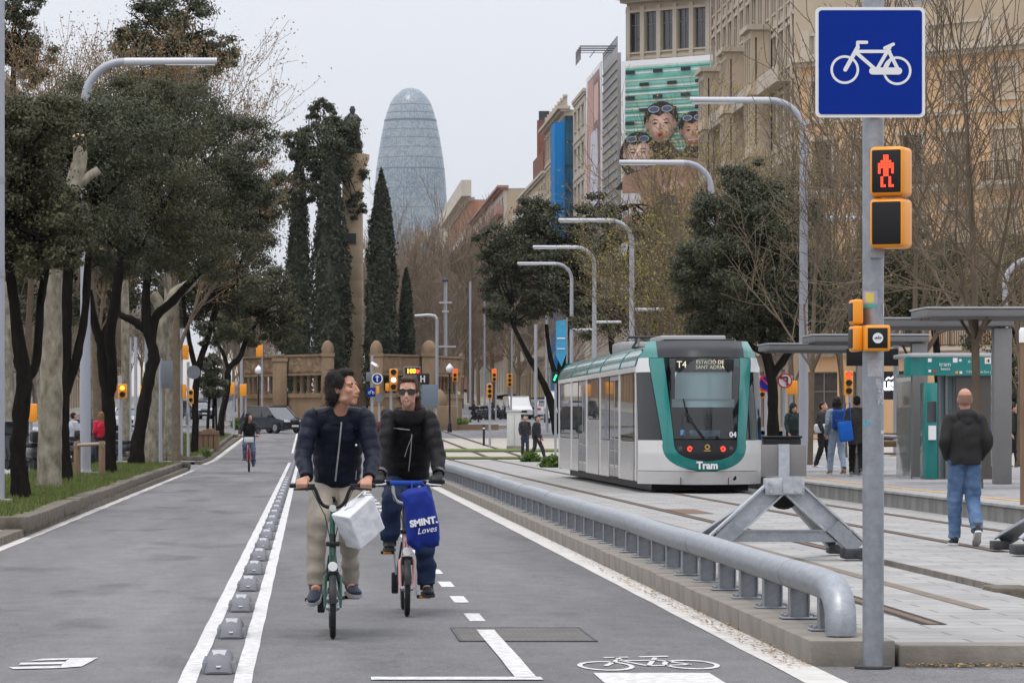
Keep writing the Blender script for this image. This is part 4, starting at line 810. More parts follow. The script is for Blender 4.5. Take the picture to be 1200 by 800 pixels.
tr_ = mb.build('roof_terrace', BM['cream'], None, None, label='pale ribbed roof terrace parapet over the terracotta block', cat='terrace')
building('apartment_building', 'white far block between the terracotta block and far blue netting', (24.0, 720, gz(680)), DN, 70, [(4.4, 3.2, .2, 'x2', 2)]+[(3.5, 2.0, .7, 'w', 1.6)]*7, 12, 1.6, 'cream', 14, cornice=.5)
building('apartment_building', 'farthest tan block at the end of the avenue', (23.6, 900, gz(800)), DN, 150, [(4.4, 3.2, .2, 'x2', 2)]+[(3.6, 2.0, .7, 'w', 1.6)]*7, 20, 1.6, 'tan', 14, cornice=.5, side='cream')
MB().box(23.0, 24.9, 736, 744, gz(736), gz(736)+28).build('scaffolding', BM['net'], None, None, label='distant scaffold wrapped in blue netting at the end of the row', cat='scaffold')
# ---- left side of the avenue, glimpsed between the trunks
UP = math.pi/2
for i, (y0, w, wl, la) in enumerate(((236, 48, 'tan', 'tan apartment block glimpsed behind the left trees'), (288, 50, 'grey', 'grey apartment block glimpsed behind the left trees'), (342, 70, 'stone', 'pale apartment block glimpsed behind the farther left trees'), (416, 90, 'orange', 'orange apartment block far down the left pavement'))):
    building('apartment_building', la, (-24-.3*i, y0, gz(y0+10)), UP, w, FR[:7], max(4, w//4), 1.3, wl, 14)
# ================================================================ the monument
MC = Vector((XX(413, 258), 258, gz(256)))
isl = MB().lathe([(13, -1.2), (13, .14), (12.6, .16), (.1, .17)], 48, (MC.x, MC.y, MC.z)).build('monument_island', MT['gravel'], None); isl['kind'] = 'structure'
mon = thing('monument', 'stone monument with carved frieze walls, capped piers and a tall column', 'monument', (MC.x, MC.y, MC.z+.15))
zb = MC.z+.15
def mp(px, py, Y): v = at(px, py, Y); return v.x, v.z
def mon_wall(xa, ya, xb, yb):
    d = Vector((xb-xa, yb-ya, 0)); L = d.length; ang = math.atan2(d.y, d.x); M4 = Matrix.Translation((xa, ya, 0)) @ Matrix.Rotation(ang, 4, 'Z')
    z1, z2, z3 = ZZ(461, 255), ZZ(438, 255), ZZ(418.5, 255)
    MB().box(0, L, 0, .9, zb-.1, z1-.3, 0, M4).box(-.1, L+.1, -.12, 1.0, z1-.299, z1, 0, M4).box(-.15, L+.15, -.35, 1.1, zb-.1, zb+.55, 0, M4).build('wall_base', MT['stone'], mon)
    n = max(3, int(L/.85))
    for i in range(n):
        x = (i+.5)*L/n; MB().lathe([(.2, z1+.001), (.2, z1+.15), (.13, z1+.2), (.15, (z1+z2)/2), (.13, z2-.2), (.22, z2-.1), (.22, z2-.001)], 8, M4 @ Vector((x, .4, 0))).build('colonnette', MT['stone'], mon)
    fr = MB(); nu, nv = int(L*9), 12
    rg = []
    for j in range(nv+1):
        row = []
        for i in range(nu+1):
            u, v = i/nu*L, z2+(z3-z2)*j/nv; e = 0 if j in (0, nv) or i in (0, nu) else 1
            w = -.10*e*(max(0, math.sin(u*5.2+2*math.sin(v*2)))*abs(math.sin(v*3.1+u*1.3))+.8*random.random())
            row.append(M4 @ Vector((u, w, v)))
        rg.append(row)
    fr.rings(rg, False, 0, False); fr.box(0, L, .02, .8, z2+.001, z3-.001, 0, M4); fr.build('frieze', MT['stone'], mon, 40)
    MB().box(-.1, L+.1, -.16, .95, z3, z3+.14, 0, M4).box(-.1, L+.1, -.14, .95, z2-.14, z2-.001, 0, M4).build('coping', MT['stone'], mon)
def pier(px, Y, ptop, half, cap=True):
    X = XX(px, Y); h = half*Y/FPX; zt = ZZ(ptop, Y); mb = MB()
    mb.box(X-h*1.25, X+h*1.25, Y-h*1.25, Y+h*1.25, zb-.1, zb+1.3); mb.rbox(X-h, X+h, Y-h, Y+h, zb+1.3, zt-1.1, .08); mb.box(X-h*1.1, X+h*1.1, Y-h*1.1, Y+h*1.1, zt-1.1, zt-.85)
    if cap: mb.lathe([(h*.95, zt-.85), (h*1.0, zt-.55), (h*.75, zt-.2), (h*.3, zt), (.02, zt+.02)], 16, (X, Y, 0))
    mb.build('pier', MT['stone'], mon, 40); return X
xa = pier(384, 250, 399, 7.5); xb = pier(441, 250, 399, 7.5); xc = pier(328, 254, 405, 8.5, False); xd = pier(503, 254, 399, 9)
h = 8*254/FPX
mon_wall(xc+h, 254, xa-h*.9, 250); mon_wall(xb+h*.9, 250, xd-h, 254)
mon_wall(xc-h-2.6, 262, xc-h*.2, 255); mon_wall(xd+h*.3, 255, xd+2.6, 262)
mb = MB()
for i in range(4): mb.box(xa+h, xb-h, 249-.4*i, 252, zb-.1+.0, zb+.72-.18*i-.001*i)
mb.build('steps', MT['stone'], mon)
X = MC.x; mb = MB(); mb.box(X-1.6, X+1.6, 256.4, 259.6, zb-.1, zb+2.6); mb.box(X-1.75, X+1.75, 256.25, 259.75, zb+2.6, zb+2.9); mb.build('pedestal', MT['stone'], mon)
z0 = zb+2.9; z1 = ZZ(208, 258); rc = 13.3*258/FPX
ns = 12
for i in range(ns):
    a, b = z0+(z1-z0)*i/ns, z0+(z1-z0)*(i+1)/ns; k0, k1 = 1-.10*i/ns, 1-.10*(i+1)/ns
    MB().lathe([(rc*k0*.995, a+.002), (rc*k0, a+.02), (rc*k1, b-.02), (rc*k1*.995, b-.002)], 24, (X, 258, 0)).build('column_drum', MT['column'], mon, 40)
MB().lathe([(rc*.9, z1), (rc*1.05, z1+.3), (rc*1.3, z1+.9), (rc*1.5, z1+1.3), (rc*1.5, z1+1.6)], 24, (X, 258, 0)).build('capital', MT['column'], mon, 40)
MB().lathe([(.7, z1+1.6), (.62, z1+2.5), (.5, z1+3.4), (.6, z1+4.1), (.35, z1+4.4), (.16, z1+4.5), (.22, z1+4.75), (.12, z1+5.0)], 14, (X, 258, 0)).build('statue', MT['dark'], mon, 50)
z = ZZ(280, 258); MB().box(X-.62, X+.25, 258-rc*.96-.06, 258-rc*.9, z-.35, z+.35).build('plaque', MT['dark'], mon)
MB().box(MC.x+4.4, MC.x+9.5, 243, 244.2, gz(244)-.2, gz(244)+.35).build('garden_wall', MT['stone'], None, label='low stone garden wall before the rounded shrub', cat='wall')
mb = MB(); mb.rbox(XX(519, 242)-.6, XX(519, 242)+.9, 241.3, 242.6, gz(242)-.1, gz(242)+1.6, .05); mb.lathe([(.5, 1.6), (.55, 1.9), (.3, 2.5), (.1, 2.7)], 12, (XX(515, 242), 242, gz(242)))
mb.build('stone_plinth', MT['stone'], None, label='squat stone plinth with rounded cap at the monument corner', cat='plinth')
# ================================================================ street furniture
# ---- curved street lamps
def lamp(label, X, Y, z0, s, H=9.75, arm=3.05, low=True, low_h=.62):
    th = thing('street_lamp', label, 'street lamp', (X, Y, z0), 'curved grey street lamps')
    rb = .9; zt = z0+H-rb; pts = [(X, Y, z0), (X, Y, z0+2), (X, Y, zt-1), (X, Y, zt)]; rr = [.125, .122, .105, .10]
    for i in range(1, 11):
        a = R(9*i); pts.append((X+s*rb*(1-math.cos(a)), Y, zt+rb*math.sin(a))); rr.append(.10-.001*i)
    MB().tube(pts, rr, 16).build('mast', MT['pole'], th)
    MB().tube([(X+s*rb, Y, z0+H), (X+s*(rb+.02), Y, z0+H), (X+s*arm, Y, z0+H+.02)], [.09, .094, .075], 16).build('luminaire_arm', mat('lamp_arm', (.42, .43, .47), .4, metal=.2) if 'la' not in MT else MT['la'], th)
    MB().box(X+s*(arm-1.2) if s > 0 else X-arm+.05, X+s*(arm-1.2)+1.15 if s > 0 else X-arm+1.2, Y-.06, Y+.06, z0+H-.085, z0+H-.06).build('lamp_lens', MT['offwhite'], th)
    MB().lathe([(.3, 0), (.3, .02), (.16, .03), (.14, .12)], 12, (X, Y, z0)).build('base_plate', MT['galv'], th)
    if low:
        z = z0+H*low_h; MB().tube([(X-s*.1, Y, z), (X-s*1.35, Y, z+.01)], [.07, .06], 12).build('lower_arm', MT['la'], th)
    return th
MT['la'] = mat('lamp_arm', (.46, .47, .50), .4, metal=.15)
lamp('curved grey lamp rising from the wooden guard among the left oaks', XX(100, 85), 85, .24, 1, H=9.55, low=False)
for X, Y, z0, la, lo in ((13.3, 98.5, PZ, 'tall curved grey lamp on the tram platform beside a slim tree', False), (13.4, 122, PZ, 'curved grey lamp with its post lost in the massive dark oak', False), (13.5, 153, gz(153), 'curved grey lamp with short rear arm right behind the tram roof', True), (14.2, 182, gz(182), 'curved grey lamp between two others over the broad oak', True), (14.8, 206, gz(206), 'lowest curved grey lamp over the broad oak', True)): lamp(la, X, Y, z0, -1, low=lo)
lamp('curved grey lamp half hidden behind the bicycle sign pole', 24.2, 151, gz(151), -1, low=False); lamp('small curved lamp post beyond the last shelter roof', XX(1178, 130), 130, PZ, 1, H=6.9, arm=2.0, low=False)
# ---- crash rail on the kerb
GR = thing('guard_rail', 'thick galvanised tubular guard rail on posts along the tram kerb', 'guard rail', (3.2, 21.8, .15))
pts = [(3.2, y, .43+.004*math.sin(y*.9)) for y in np.arange(95, 22.6, -1.2)]+[(3.2, 22.45, .43), (3.2, 22.22, .415), (3.2, 22.05, .375), (3.2, 21.95, .31), (3.2, 21.92, .22), (3.2, 21.92, .155)]
pts = [(x+.012*math.sin(y*.21)+.010*math.sin(y*.5+1), y, z) for x, y, z in pts]
MB().tube(pts, .094, 24, up=(1, 0, 0)).build('rail', MT['rail'], GR, 60)
for y in np.arange(24.2, 94, 6.0): MB().tube([(3.2+.012*math.sin(y*.21)+.01*math.sin(y*.5+1), y+d, .43) for d in (-.02, .02)], .0965, 24, up=(1, 0, 0), cap=True).build('rail_joint', MT['galv'], GR)
pm = MB(); pm.box(-.065, .065, -.006, .006, 0.012, .2); pm.box(-.065, -.057, -.055, .055, .012, .2); pm.box(.057, .065, -.055, .055, .012, .2); pm.rbox(-.12, .12, -.1, .1, 0, .014, .004, seg=1)
for sx in (-1, 1):
    for sy in (-1, 1): pm.lathe([(.014, .014), (.014, .03), (.008, .034)], 6, (sx*.095, sy*.075, 0))
p_me = pm.mesh('post', MT['galv'], 35)
for i in range(52): link('post', p_me, GR, (0, .75+1.37*i, -.0))
# ---- sign and signal pole at the kerb corner
SX, SY = 3.285, 21.33
sp = thing('signal_pole', 'grey steel pole at the kerb corner carrying the bicycle sign', 'pole', (SX, SY, 0))
MB().tube([(SX, SY, -.05), (SX, SY, 4.6)], .0615, 32).build('post', MT['galv'], sp)
MB().lathe([(.11, 0), (.11, .012), (.066, .014)], 20, (SX, SY, 0)).build('collar', MT['dark'], sp)
def sticker(px0, px1, py0, py1, m, name='sticker', e=.0012):
    a0, a1 = [math.asin(max(-.99, min(.99, (p-1020.8)/12.4))) for p in (px0, px1)]; k = SY/FPX; rows = []
    for z in (ZZ(py1, SY), ZZ(py0, SY)): rows.append([(SX+(.0615+e)*math.sin(a0+(a1-a0)*i/6), SY-(.0615+e)*math.cos(a0+(a1-a0)*i/6), z) for i in range(7)])
    MB().rings(rows, False, 0, False).build(name, m, sp, None)
sticker(1009, 1024, 341, 361, mat('sticker_lilac', (.36, .32, .47), .6, var=.1)); sticker(1011, 1020, 343, 355, mat('sticker_yellow', (.55, .5, .12), .6), e=.002); sticker(1009, 1024, 356.5, 361, mat('sticker_green', (.08, .35, .30), .6), e=.0022)
sticker(1013, 1030, 422, 441, mat('sticker_white', (.42, .42, .44), .7, var=.25, scale=60)); sticker(1024, 1031.5, 449, 474, mat('sticker_torn', (.36, .36, .4), .7, var=.5, scale=70, contrast=3)); sticker(1022, 1028, 444, 452, mat('sticker_torn', (.4, .4, .42), .7, var=.4, scale=60)); sticker(1009, 1015, 493, 499, mat('sticker_blue', (.12, .3, .4), .6, var=.5, scale=90)); sticker(1028, 1033, 504, 508, mat('sticker_white', (.55, .55, .55), .7)); sticker(1031, 1033, 356, 370, mat('sticker_white', (.55, .53, .48), .7))
bs = thing('bicycle_sign', 'square blue road sign with a white bicycle', 'road sign', (SX, SY-.1, 3.19))
cz = 3.508; cx = XX(1021, 21.2); y0 = SY-.085
F = lambda u, v, w: (cx+u, y0-w, cz+v)
MB().prism(rrect(-.317, .317, -.319, .319, .03, 6), .008, f=F).build('plate', MT['white'], bs); F2 = lambda u, v, w: (cx+u, y0-.0085-w, cz+v)
MB().prism(rrect(-.299, .299, -.301, .301, .02, 6), .0025, f=F2).build('blue_field', MT['blue'], bs)
K = .632/396; Z0 = (620, 226)
def sb(x0, y0_, x1, y1, w):
    a = Vector(((x0-Z0[0])*K, -(y0_-Z0[1])*K)); b = Vector(((x1-Z0[0])*K, -(y1-Z0[1])*K)); d = (b-a).normalized(); n = Vector((-d.y, d.x))*w*K/2
    q0 = math.degrees(math.atan2(d.y, d.x)); r = w*K/2
    return [(x, y) for x, y in arc(b.x, b.y, r, q0-90, q0+90, 6)]+[(x, y) for x, y in arc(a.x, a.y, r, q0+90, q0+270, 6)]
F3 = lambda u, v, w: (cx+u, y0-.0115-w, cz+v); mb = MB()
for i, a in enumerate(((529, 253, 574, 172, 15), (574, 172, 574, 155, 12), (574, 154, 606, 154, 12), (577, 187, 690, 187, 12), (570, 193, 645, 258, 13), (690, 172, 642, 255, 13), (672, 175, 703, 161, 12), (628, 258, 722, 258, 26), (686, 186, 722, 256, 13), (672, 258, 695, 212, 10))):
    F4 = lambda u, v, w, i=i: (cx+u, y0-.0115-.0003*i-w, cz+v); mb.prism(sb(*a), .002, f=F4)
for wx, wy in ((527, 253), (717, 257)):
    for i in range(40):
        a, b = [2*math.pi*(i+j)/40 for j in (0, 1)]; ro, ri = 52*K, 43*K; ox, oy = (wx-Z0[0])*K, -(wy-Z0[1])*K
        mb.poly([F3(ox+r*math.cos(t), oy+r*math.sin(t), .0015) for r, t in ((ro, a), (ro, b), (ri, b), (ri, a))])
mb.build('bicycle_symbol', MT['white'], bs)
for z in (3.3, 3.7): MB().lathe([(.066, -.02), (.066, .02)], 24, (SX, SY, z)).box(SX-.05, SX+.05, SY-.084, SY-.05, z-.02, z+.02).build('bracket', MT['galv'], bs)
# ---- pedestrian signals
def ped_box(th, c, rz, on, w=.205, h=.285, d=.21, side='front'):
    M4 = Matrix.Translation(c) @ Matrix.Rotation(rz, 4, 'Z')
    b = MB().rbox(-w/2, w/2, -d/2, d/2, -h/2, h/2, .028, 0, M4, 3).build('housing', MT['amber'], th)
    f = MB().rbox(-w/2+.018, w/2-.018, -d/2-.006, -d/2+.02, -h/2+.02, h/2-.02, .008, 0, M4).build('lens', MT['black'], th)
    if on:
        mb = MB()
        px = {'red': ["..##..", "..##..", ".####.", "######", "######", "#.##.#", "#.##.#", "..##..", ".#..#.", ".#..#.", ".#..#.", ".##.##"]}['red']
        for j, r in enumerate(px):
            for i, ch in enumerate(r):
                if ch == '#': u, v = (i-2.5)*.0155, (5.5-j)*.0155; mb.box(u-.0068, u+.0068, -d/2-.0085, -d/2-.0065, v-.0068, v+.0068, 0, M4)
        mb.build('red_figure', MT['red_on'], th)
ps = thing('pedestrian_signal', 'amber two-box pedestrian signal showing a red figure on the sign pole', 'signal', (SX+.06, SY-.1, 2.4))
c0 = Vector((XX(1039, SY), SY-.16, 0))
ped_box(ps, c0+Vector((0, 0, ZZ(204, SY))), R(-24), True); ped_box(ps, c0+Vector((0, 0, ZZ(264, SY))), R(-24), False)
for z in (ZZ(180, SY), ZZ(298, SY)): MB().box(SX-.03, SX+.05, SY-.1, SY-.05, z-.025, z+.025).build('bracket', MT['galv'], ps)
pb = thing('push_button_box', 'amber push-button box with a round white badge low on the sign pole', 'signal', (SX-.05, SY-.1, 1.8))
zc = ZZ(397, SY); MB().rbox(XX(1007.5, SY), XX(1037, SY), SY-.21, SY-.062, zc-.075, zc+.075, .014, seg=3).build('housing', MT['amber'], pb)
MB().rbox(XX(1010.5, SY), XX(1033.5, SY), SY-.214, SY-.2, zc-.058, zc+.058, .003).build('face', MT['black'], pb)
xb = XX(1022, SY); MB().lathe([(.03, 0), (.03, .003), (.02, .004)], 24, (xb, SY-.2185, zc), axis='Y').build('badge', MT['white'], pb)
mb = MB()
for i, q in enumerate((-.018, -.011, -.006, .002, .009, .015)): mb.box(xb+q, xb+q+.004, SY-.2205, SY-.2186, zc-.006+(i % 3)*.001, zc+.005+(.009 if i == 3 else (i % 2)*.002))
mb.build('badge_mark', MT['black'], pb)
for z, h in ((ZZ(366, SY), .145), (ZZ(397, SY), .15)):
    MB().rbox(XX(996, SY), XX(1008, SY), SY-.13, SY+.06, z-h/2, z+h/2, .016, seg=3).build('side_housing', MT['amber'], pb); MB().rbox(XX(995, SY), XX(997, SY), SY-.11, SY+.04, z-h/2+.02, z+h/2-.02, .003).build('side_lens', MT['black'], pb)
# ---- buffer stops
def beam(mb, a, b, w, d, up=(0, 1, 0), t=None):
    a, b = Vector(a), Vector(b); z = (b-a).normalized(); x = z.cross(Vector(up)).normalized(); y = z.cross(x); L = (b-a).length
    M4 = Matrix.Translation(a) @ Matrix((x, y, z)).transposed().to_4x4()
    if t is None: mb.box(-w/2, w/2, -d/2, d/2, 0, L, 0, M4)
    else: mb.box(-w/2, w/2, -t/2, t/2, 0, L, 0, M4); mb.box(-w/2-.001, -w/2+t, -d/2, d/2, 0, L, 0, M4); mb.box(w/2-t, w/2+.001, -d/2, d/2, 0, L, 0, M4)
def buffer_stop(label, X, Y):
    z = tz(Y); th = thing('buffer_stop', label, 'buffer stop', (X, Y, z), 'track-end buffer stops'); th.scale = (1, 1, .91)
    S = lambda mb, n, m: mb.build(n, m, th, 35, local=True)
    for s in (-1, 1):
        mb = MB(); beam(mb, (s*.72, .05, .13), (s*.05, .05, .80), .20, .16, t=.018); S(mb, 'front_leg', MT['galv_lt'])
        mb = MB(); beam(mb, (s*.70, 1.5, .12), (s*.06, .22, .74), .15, .12, t=.016); S(mb, 'rear_brace', MT['galv'])
        mb = MB(); mb.rbox(s*.72-.15, s*.72+.15, -.12, .22, .02, .13, .015); mb.lathe([(.045, -.15), (.045, -.08)], 8, (s*.72, 0, .075), axis='Y'); S(mb, 'rail_clamp', MT['dark']); S(MB().rbox(s*.72-.09, s*.72+.09, 1.36, 1.6, .02, .12, .01), 'rear_foot', MT['dark'])
        mb = MB(); beam(mb, (s*.70, -.075, .13), (s*.46, -.075, .37), .16, .02); S(mb, 'gusset', MT['galv'])
    mb = MB(); mb.box(-.66, .66, -.03, .05, .20, .32); mb.box(-.66, .66, -.05, .07, .315, .33); S(mb, 'tie_beam', MT['galv'])
    mb = MB(); mb.rbox(-.19, .19, -.06, .12, .70, .88, .01); mb.box(-.02, .16, -.085, -.061, .72, .9)
    for a, b in ((-.15, .83), (.14, .84), (-.14, .74), (.1, .75)): mb.lathe([(.018, -.10), (.018, -.06)], 6, (a, 0, b), axis='Y')
    S(mb, 'head_plate', MT['galv_lt'])
    S(MB().lathe([(.05, .13), (.13, .13), (.14, .16), (.14, .3), (.1, .36)], 20, (.02, .0, .68), axis='Y'), 'buffer_disc', MT['rubber'])
    S(MB().rbox(-.22, .22, .03, .06, .9, 1.235, .006), 'marker_panel', mat('marker_panel', (.20, .19, .19), .7, var=.08))
    S(MB().box(-.055, .05, -.01, .029, .86, 1.24), 'marker_post', MT['galv_lt'])
    return th
buffer_stop('galvanised buffer stop with grey panel on the track beside the guard rail', 4.62, 35.6); buffer_stop('galvanised buffer stop on the track beside the platform', 7.94, 36.8)
# ---- the stop: shelters, kiosk, bench
MT['shel'] = mat('shelter_metal', (.21, .205, .205), .45, metal=.3, var=.08, scale=2); MT['shel_lt'] = mat('shelter_edge', (.42, .43, .43), .4, metal=.2)
clear = mat('clear_glass', (.75, .82, .8), .04, trans=.9, spec=.5)
def shelter(label, Y, d, x0=10.35, x1=12.7, z=3.22, col=True, board=False):
    th = thing('tram_shelter', label, 'shelter', (12.45, Y, PZ), 'flat-roofed tram stop shelters')
    MB().rbox(x0, x1, Y, Y+d, z-.13, z, .02).build('roof', MT['shel'], th); MB().box(x0-.02, x1+.02, Y-.04, Y+d+.04, z+.001, z+.03).build('roof_glass', MT['shel_lt'], th)
    for i in range(4): MB().box(x0+.1, x1-.1, Y+.3+i*(d-.6)/3-.04, Y+.3+i*(d-.6)/3+.04, z-.17, z-.131).build('rib', MT['shel'], th)
    if col:
        for y in (Y+.1,): MB().rbox(x1-.34, x1-.02, y, y+.22, PZ, z-.161, .015).build('column', MT['shel'], th)
        MB().box(x1-.1, x1-.08, Y+.45, Y+d, PZ+.3, z-.5).build('glass_panel', clear, th)
    if board: MB().rbox(x0+.7, x1-.6, Y+.2, Y+.35, z-.62, z-.27, .01).build('display_board', MT['black'], th)
shelter('flat grey shelter roof highest over the kiosk end of the platform', 61.3, 1.7, x1=14.2, z=3.34, col=False); shelter('flat grey shelter with broad column beside the ticket kiosk', 66, 1.7, z=3.3)
shelter('flat grey shelter with hanging display board', 75, 1.9, board=True); shelter('flat grey shelter farthest along the platform behind the curved lamp', 82.5, 1.9, z=3.2)
MB().rbox(14.0, 14.3, 61.6, 61.9, PZ, 3.17, .02).build('shelter_column', MT['shel'], None, label='square grey column carrying the highest shelter roof', cat='column')
kq = thing('ticket_kiosk', 'glazed ticket kiosk with green fascia and ticket machine', 'kiosk', (12.6, 72, PZ))
KX0, KX1, KY = 11.98, 13.55, 72.0
MB().rbox(KX0-.15, KX1, KY, KY+2.2, 2.72, 2.80, .02).build('roof_rim', MT['shel_lt'], kq); MB().box(KX0+.15, KX1-.02, KY+.01, KY+.06, 2.36, 2.719).build('fascia', MT['teal'], kq)
mb = MB(); rg = []
for i in range(7): a = R(15*i); rg.append([(KX0+.15-.42*math.sin(a)*.9, KY+.03+.25*(1-math.cos(a))*1.5, z) for z in (2.36, 2.72)])
mb.rings(rg, False, 0, False); mb.build('curved_fascia', MT['teal'], kq, 60)
MB().box(KX0+.75, KX1-.05, KY+.08, KY+.14, PZ, 2.36).build('back_panel', mat('kiosk_panel', (.085, .075, .07), .35), kq)
MB().rbox(KX0+.12, KX0+.36, KY-.1, KY+.55, PZ, 2.22, .02).build('ticket_machine', MT['teal'], kq); MB().box(KX0+.15, KX0+.33, KY-.115, KY-.101, 1.45, 1.85).build('machine_screen', MT['glass'], kq); MB().box(KX0+.17, KX0+.31, KY-.2, KY-.12, 1.1, 1.38, M=None).build('machine_leaflet', MT['white'], kq)
MB().box(KX0-.1, KX0-.07, KY+.3, KY+2.1, PZ, 2.4).build('side_glass', clear, kq)
for x in (KX0+.42, KX0+.56, KX0+.72): MB().box(x, x+.05, KY+.2, KY+.28, PZ, 2.36).build('mullion', MT['shel'], kq)
MB().box(KX0+.44, KX0+.74, KY+.29, KY+.31, PZ, 2.36).build('door_glass', mat('kiosk_glass', (.16, .22, .24), .1), kq)
text_mesh('tram', .12, MT['white'], kq, (KX0+.52, KY+.005, 2.58)); text_mesh('besòs', .08, MT['white'], kq, (KX0+.53, KY+.005, 2.49)); text_mesh('← V', .10, MT['white'], kq, (KX0+1.05, KY+.005, 2.63)); text_mesh('T4', .07, mat('print_grey', (.5, .6, .58), .6), kq, (KX0+.97, KY+.004, 2.43)); text_mesh('Estació de Sant Adrià', .06, MT['white'], kq, (KX0+1.28, KY+.005, 2.43))
for u, v, s, m in ((.72, 2.66, .09, 'white'), (.82, 2.66, .05, 'white'), (1.36, 2.65, .12, 'white'), (.75, 2.42, .05, 'amber'), (.83, 2.42, .05, 'white'), (.22, 2.66, .07, 'white'), (.22, 2.45, .05, 'white'), (.32, 2.45, .05, 'red')): MB().box(KX0+u-s/2, KX0+u+s/2, KY+.001, KY+.008, v-s/2, v+s/2).build('pictogram', MT[m], kq)
MB().box(KX0+1.33, KX0+1.36, KY-.004, KY+.0005, 2.62, 2.68).build('pictogram', MT['amber'], kq); MB().box(KX0+1.36, KX0+1.39, KY-.004, KY+.0005, 2.62, 2.68).build('pictogram', MT['blue'], kq)
bn = thing('bench', 'slatted bench with metal arm rail beside the kiosk', 'bench', (12.05, 78, PZ))
for i in range(4): MB().rbox(11.6, 12.75, 77.7+.13*i, 77.8+.13*i, .76, .80, .008).build('slat', MT['wood'], bn)
for i in range(2): MB().rbox(11.6, 12.75, 78.25+.03*i, 78.29+.03*i, .92+.17*i, 1.05+.17*i, .008).build('back_slat', MT['wood'], bn)
for x in (11.65, 12.68): MB().box(x-.03, x+.03, 77.72, 77.80, PZ, .76).box(x-.03, x+.03, 78.14, 78.22, PZ, 1.2).build('leg', MT['shel'], bn)
MB().tube([(11.55, 77.7, 1.18), (12.8, 77.7, 1.12)], .035, 10).build('arm_rail', MT['galv_lt'], bn)
pw = thing('platform_post', 'brown post with a white cap at the platform edge', 'post', (XX(1198, 49), 49, PZ)); MB().tube([(XX(1198.5, 49), 49, PZ), (XX(1198.5, 49), 49, 2.55)], .035, 12).build('shaft', MT['wood'], pw); MB().lathe([(.05, 2.5), (.05, 2.66), (.03, 2.7)], 12, (XX(1198.5, 49), 49, 0)).build('cap', MT['white'], pw)
# ---- generic signs and signals
def pole_thing(name, label, cat, px, Y, z0, ztop, r=.05, group=None, m='pole'):
    X = XX(px, Y); th = thing(name, label, cat, (X, Y, z0), group); MB().tube([(X, Y, z0-.05), (X, Y, ztop)], r, 10).build('post', MT[m], th); return th
def head(th, px, py0, py1, Y, on=None, back=False, n=3, w=None, dy=-.16):
    z0, z1 = ZZ(py1, Y), ZZ(py0, Y); h = z1-z0; w = w or h/n*.95; X = XX(px, Y)
    hs = MB().rbox(X-w/2, X+w/2, Y+dy-.14, Y+dy+.06, z0, z1, .03).build('signal_head', MT['amber'], th)
    if back: return
    for i in range(n):
        z = z1-(i+.5)*h/n; r = min(w, h/n)*.36; m = MT['black']
        if on and on[0] == i: m = MT[on[1]]
        MB().lathe([(r, -.03), (r*.95, .0)], 14, (X, Y+dy-.145, z), axis='Y').build('lamp', m, hs)
        MB().tube([(X-r*1.1*math.cos(R(a)), Y+dy-.2, z+r*1.1*math.sin(R(a))) for a in range(0, 181, 30)], .012, 5).build('visor', MT['black'], hs)
def disc(th, px, py, rp, Y, m, nm='sign_plate', dy=-.07, t=.012, layer=0, rim=None):
    X, z, r = XX(px, Y), ZZ(py, Y), rp*Y/FPX
    if rim: MB().lathe([(r, -.001), (r, t)], 28, (X, Y+dy, z), axis='Y').build(nm, MT[rim], th); r *= .8
    MB().lathe([(r, -.001), (r, t)], 28, (X, Y+dy-(.006 if rim else 0)-layer*.006, z), axis='Y').build('sign_face' if rim else nm, m, th)
    return X, z, r
# right background signs
t = pole_thing('no_parking_sign', 'round blue and red no-parking sign on a thin pole behind the tram', 'road sign', 898, 122, PZ, ZZ(438, 122)); X, z, r = disc(t, 898, 449, 10, 122, MT['blue'], rim='red')
mb = MB(); beam(mb, (X-r*.7, 121.9, z+r*.7), (X+r*.7, 121.9, z-r*.7), .05, .01); mb.build('slash', MT['red'], t)
t = pole_thing('no_left_turn_sign', 'round white no-left-turn sign with red rim', 'road sign', 919, 114, PZ, ZZ(436, 114)); X, z, r = disc(t, 919.5, 446, 8.8, 114, MT['white'], rim='red')
mb = MB(); mb.box(X+.04, X+.09, 113.9, 113.91, z-.16, z+.08); mb.box(X-.12, X+.09, 113.9, 113.91, z+.081, z+.13); mb.poly([(X-.2, 113.9, z+.1), (X-.1, 113.9, z+.03), (X-.1, 113.9, z+.18)]); mb.build('arrow', MT['black'], t); mb = MB(); beam(mb, (X-r*.7, 113.88, z+r*.7), (X+r*.7, 113.88, z-r*.7), .045, .01); mb.build('slash', MT['red'], t)
t = pole_thing('traffic_signal', 'amber signal head seen from behind beside the no-left-turn sign', 'signal', 927, 118, PZ, ZZ(440, 118)); head(t, 927, 446, 462, 118, back=True, w=.34)
t = pole_thing('traffic_signal', 'amber traffic light showing red behind the waiting people', 'signal', 996, 110, PZ, ZZ(434, 110), r=.045); head(t, 993, 435, 463, 110, on=(0, 'red_on'), w=.26)
t = pole_thing('traffic_signal', 'amber signal beside the blue no-parking sign', 'signal', 890, 126, PZ, ZZ(440, 126)); head(t, 892, 452, 466, 126, n=2, w=.3)
t = pole_thing('traffic_signal', 'green tram light beside the forked oak trunk', 'signal', 651, 150, gz(150), ZZ(436, 150)); X = XX(650, 150); MB().rbox(X-.12, X+.12, 149.7, 149.9, ZZ(449, 150), ZZ(436, 150), .02).build('housing', MT['black'], t); mb = MB(); beam(mb, (X-.05, 149.69, ZZ(446, 150)), (X+.05, 149.69, ZZ(439, 150)), .07, .01); mb.build('lamp', MT['green_on'], t)
t = pole_thing('traffic_signal', 'amber two-box signal on a slim pole before the far crossing', 'signal', 574, 172, gz(172), ZZ(448, 172), r=.06); head(t, 573.5, 450, 467, 172, n=3, w=.26)
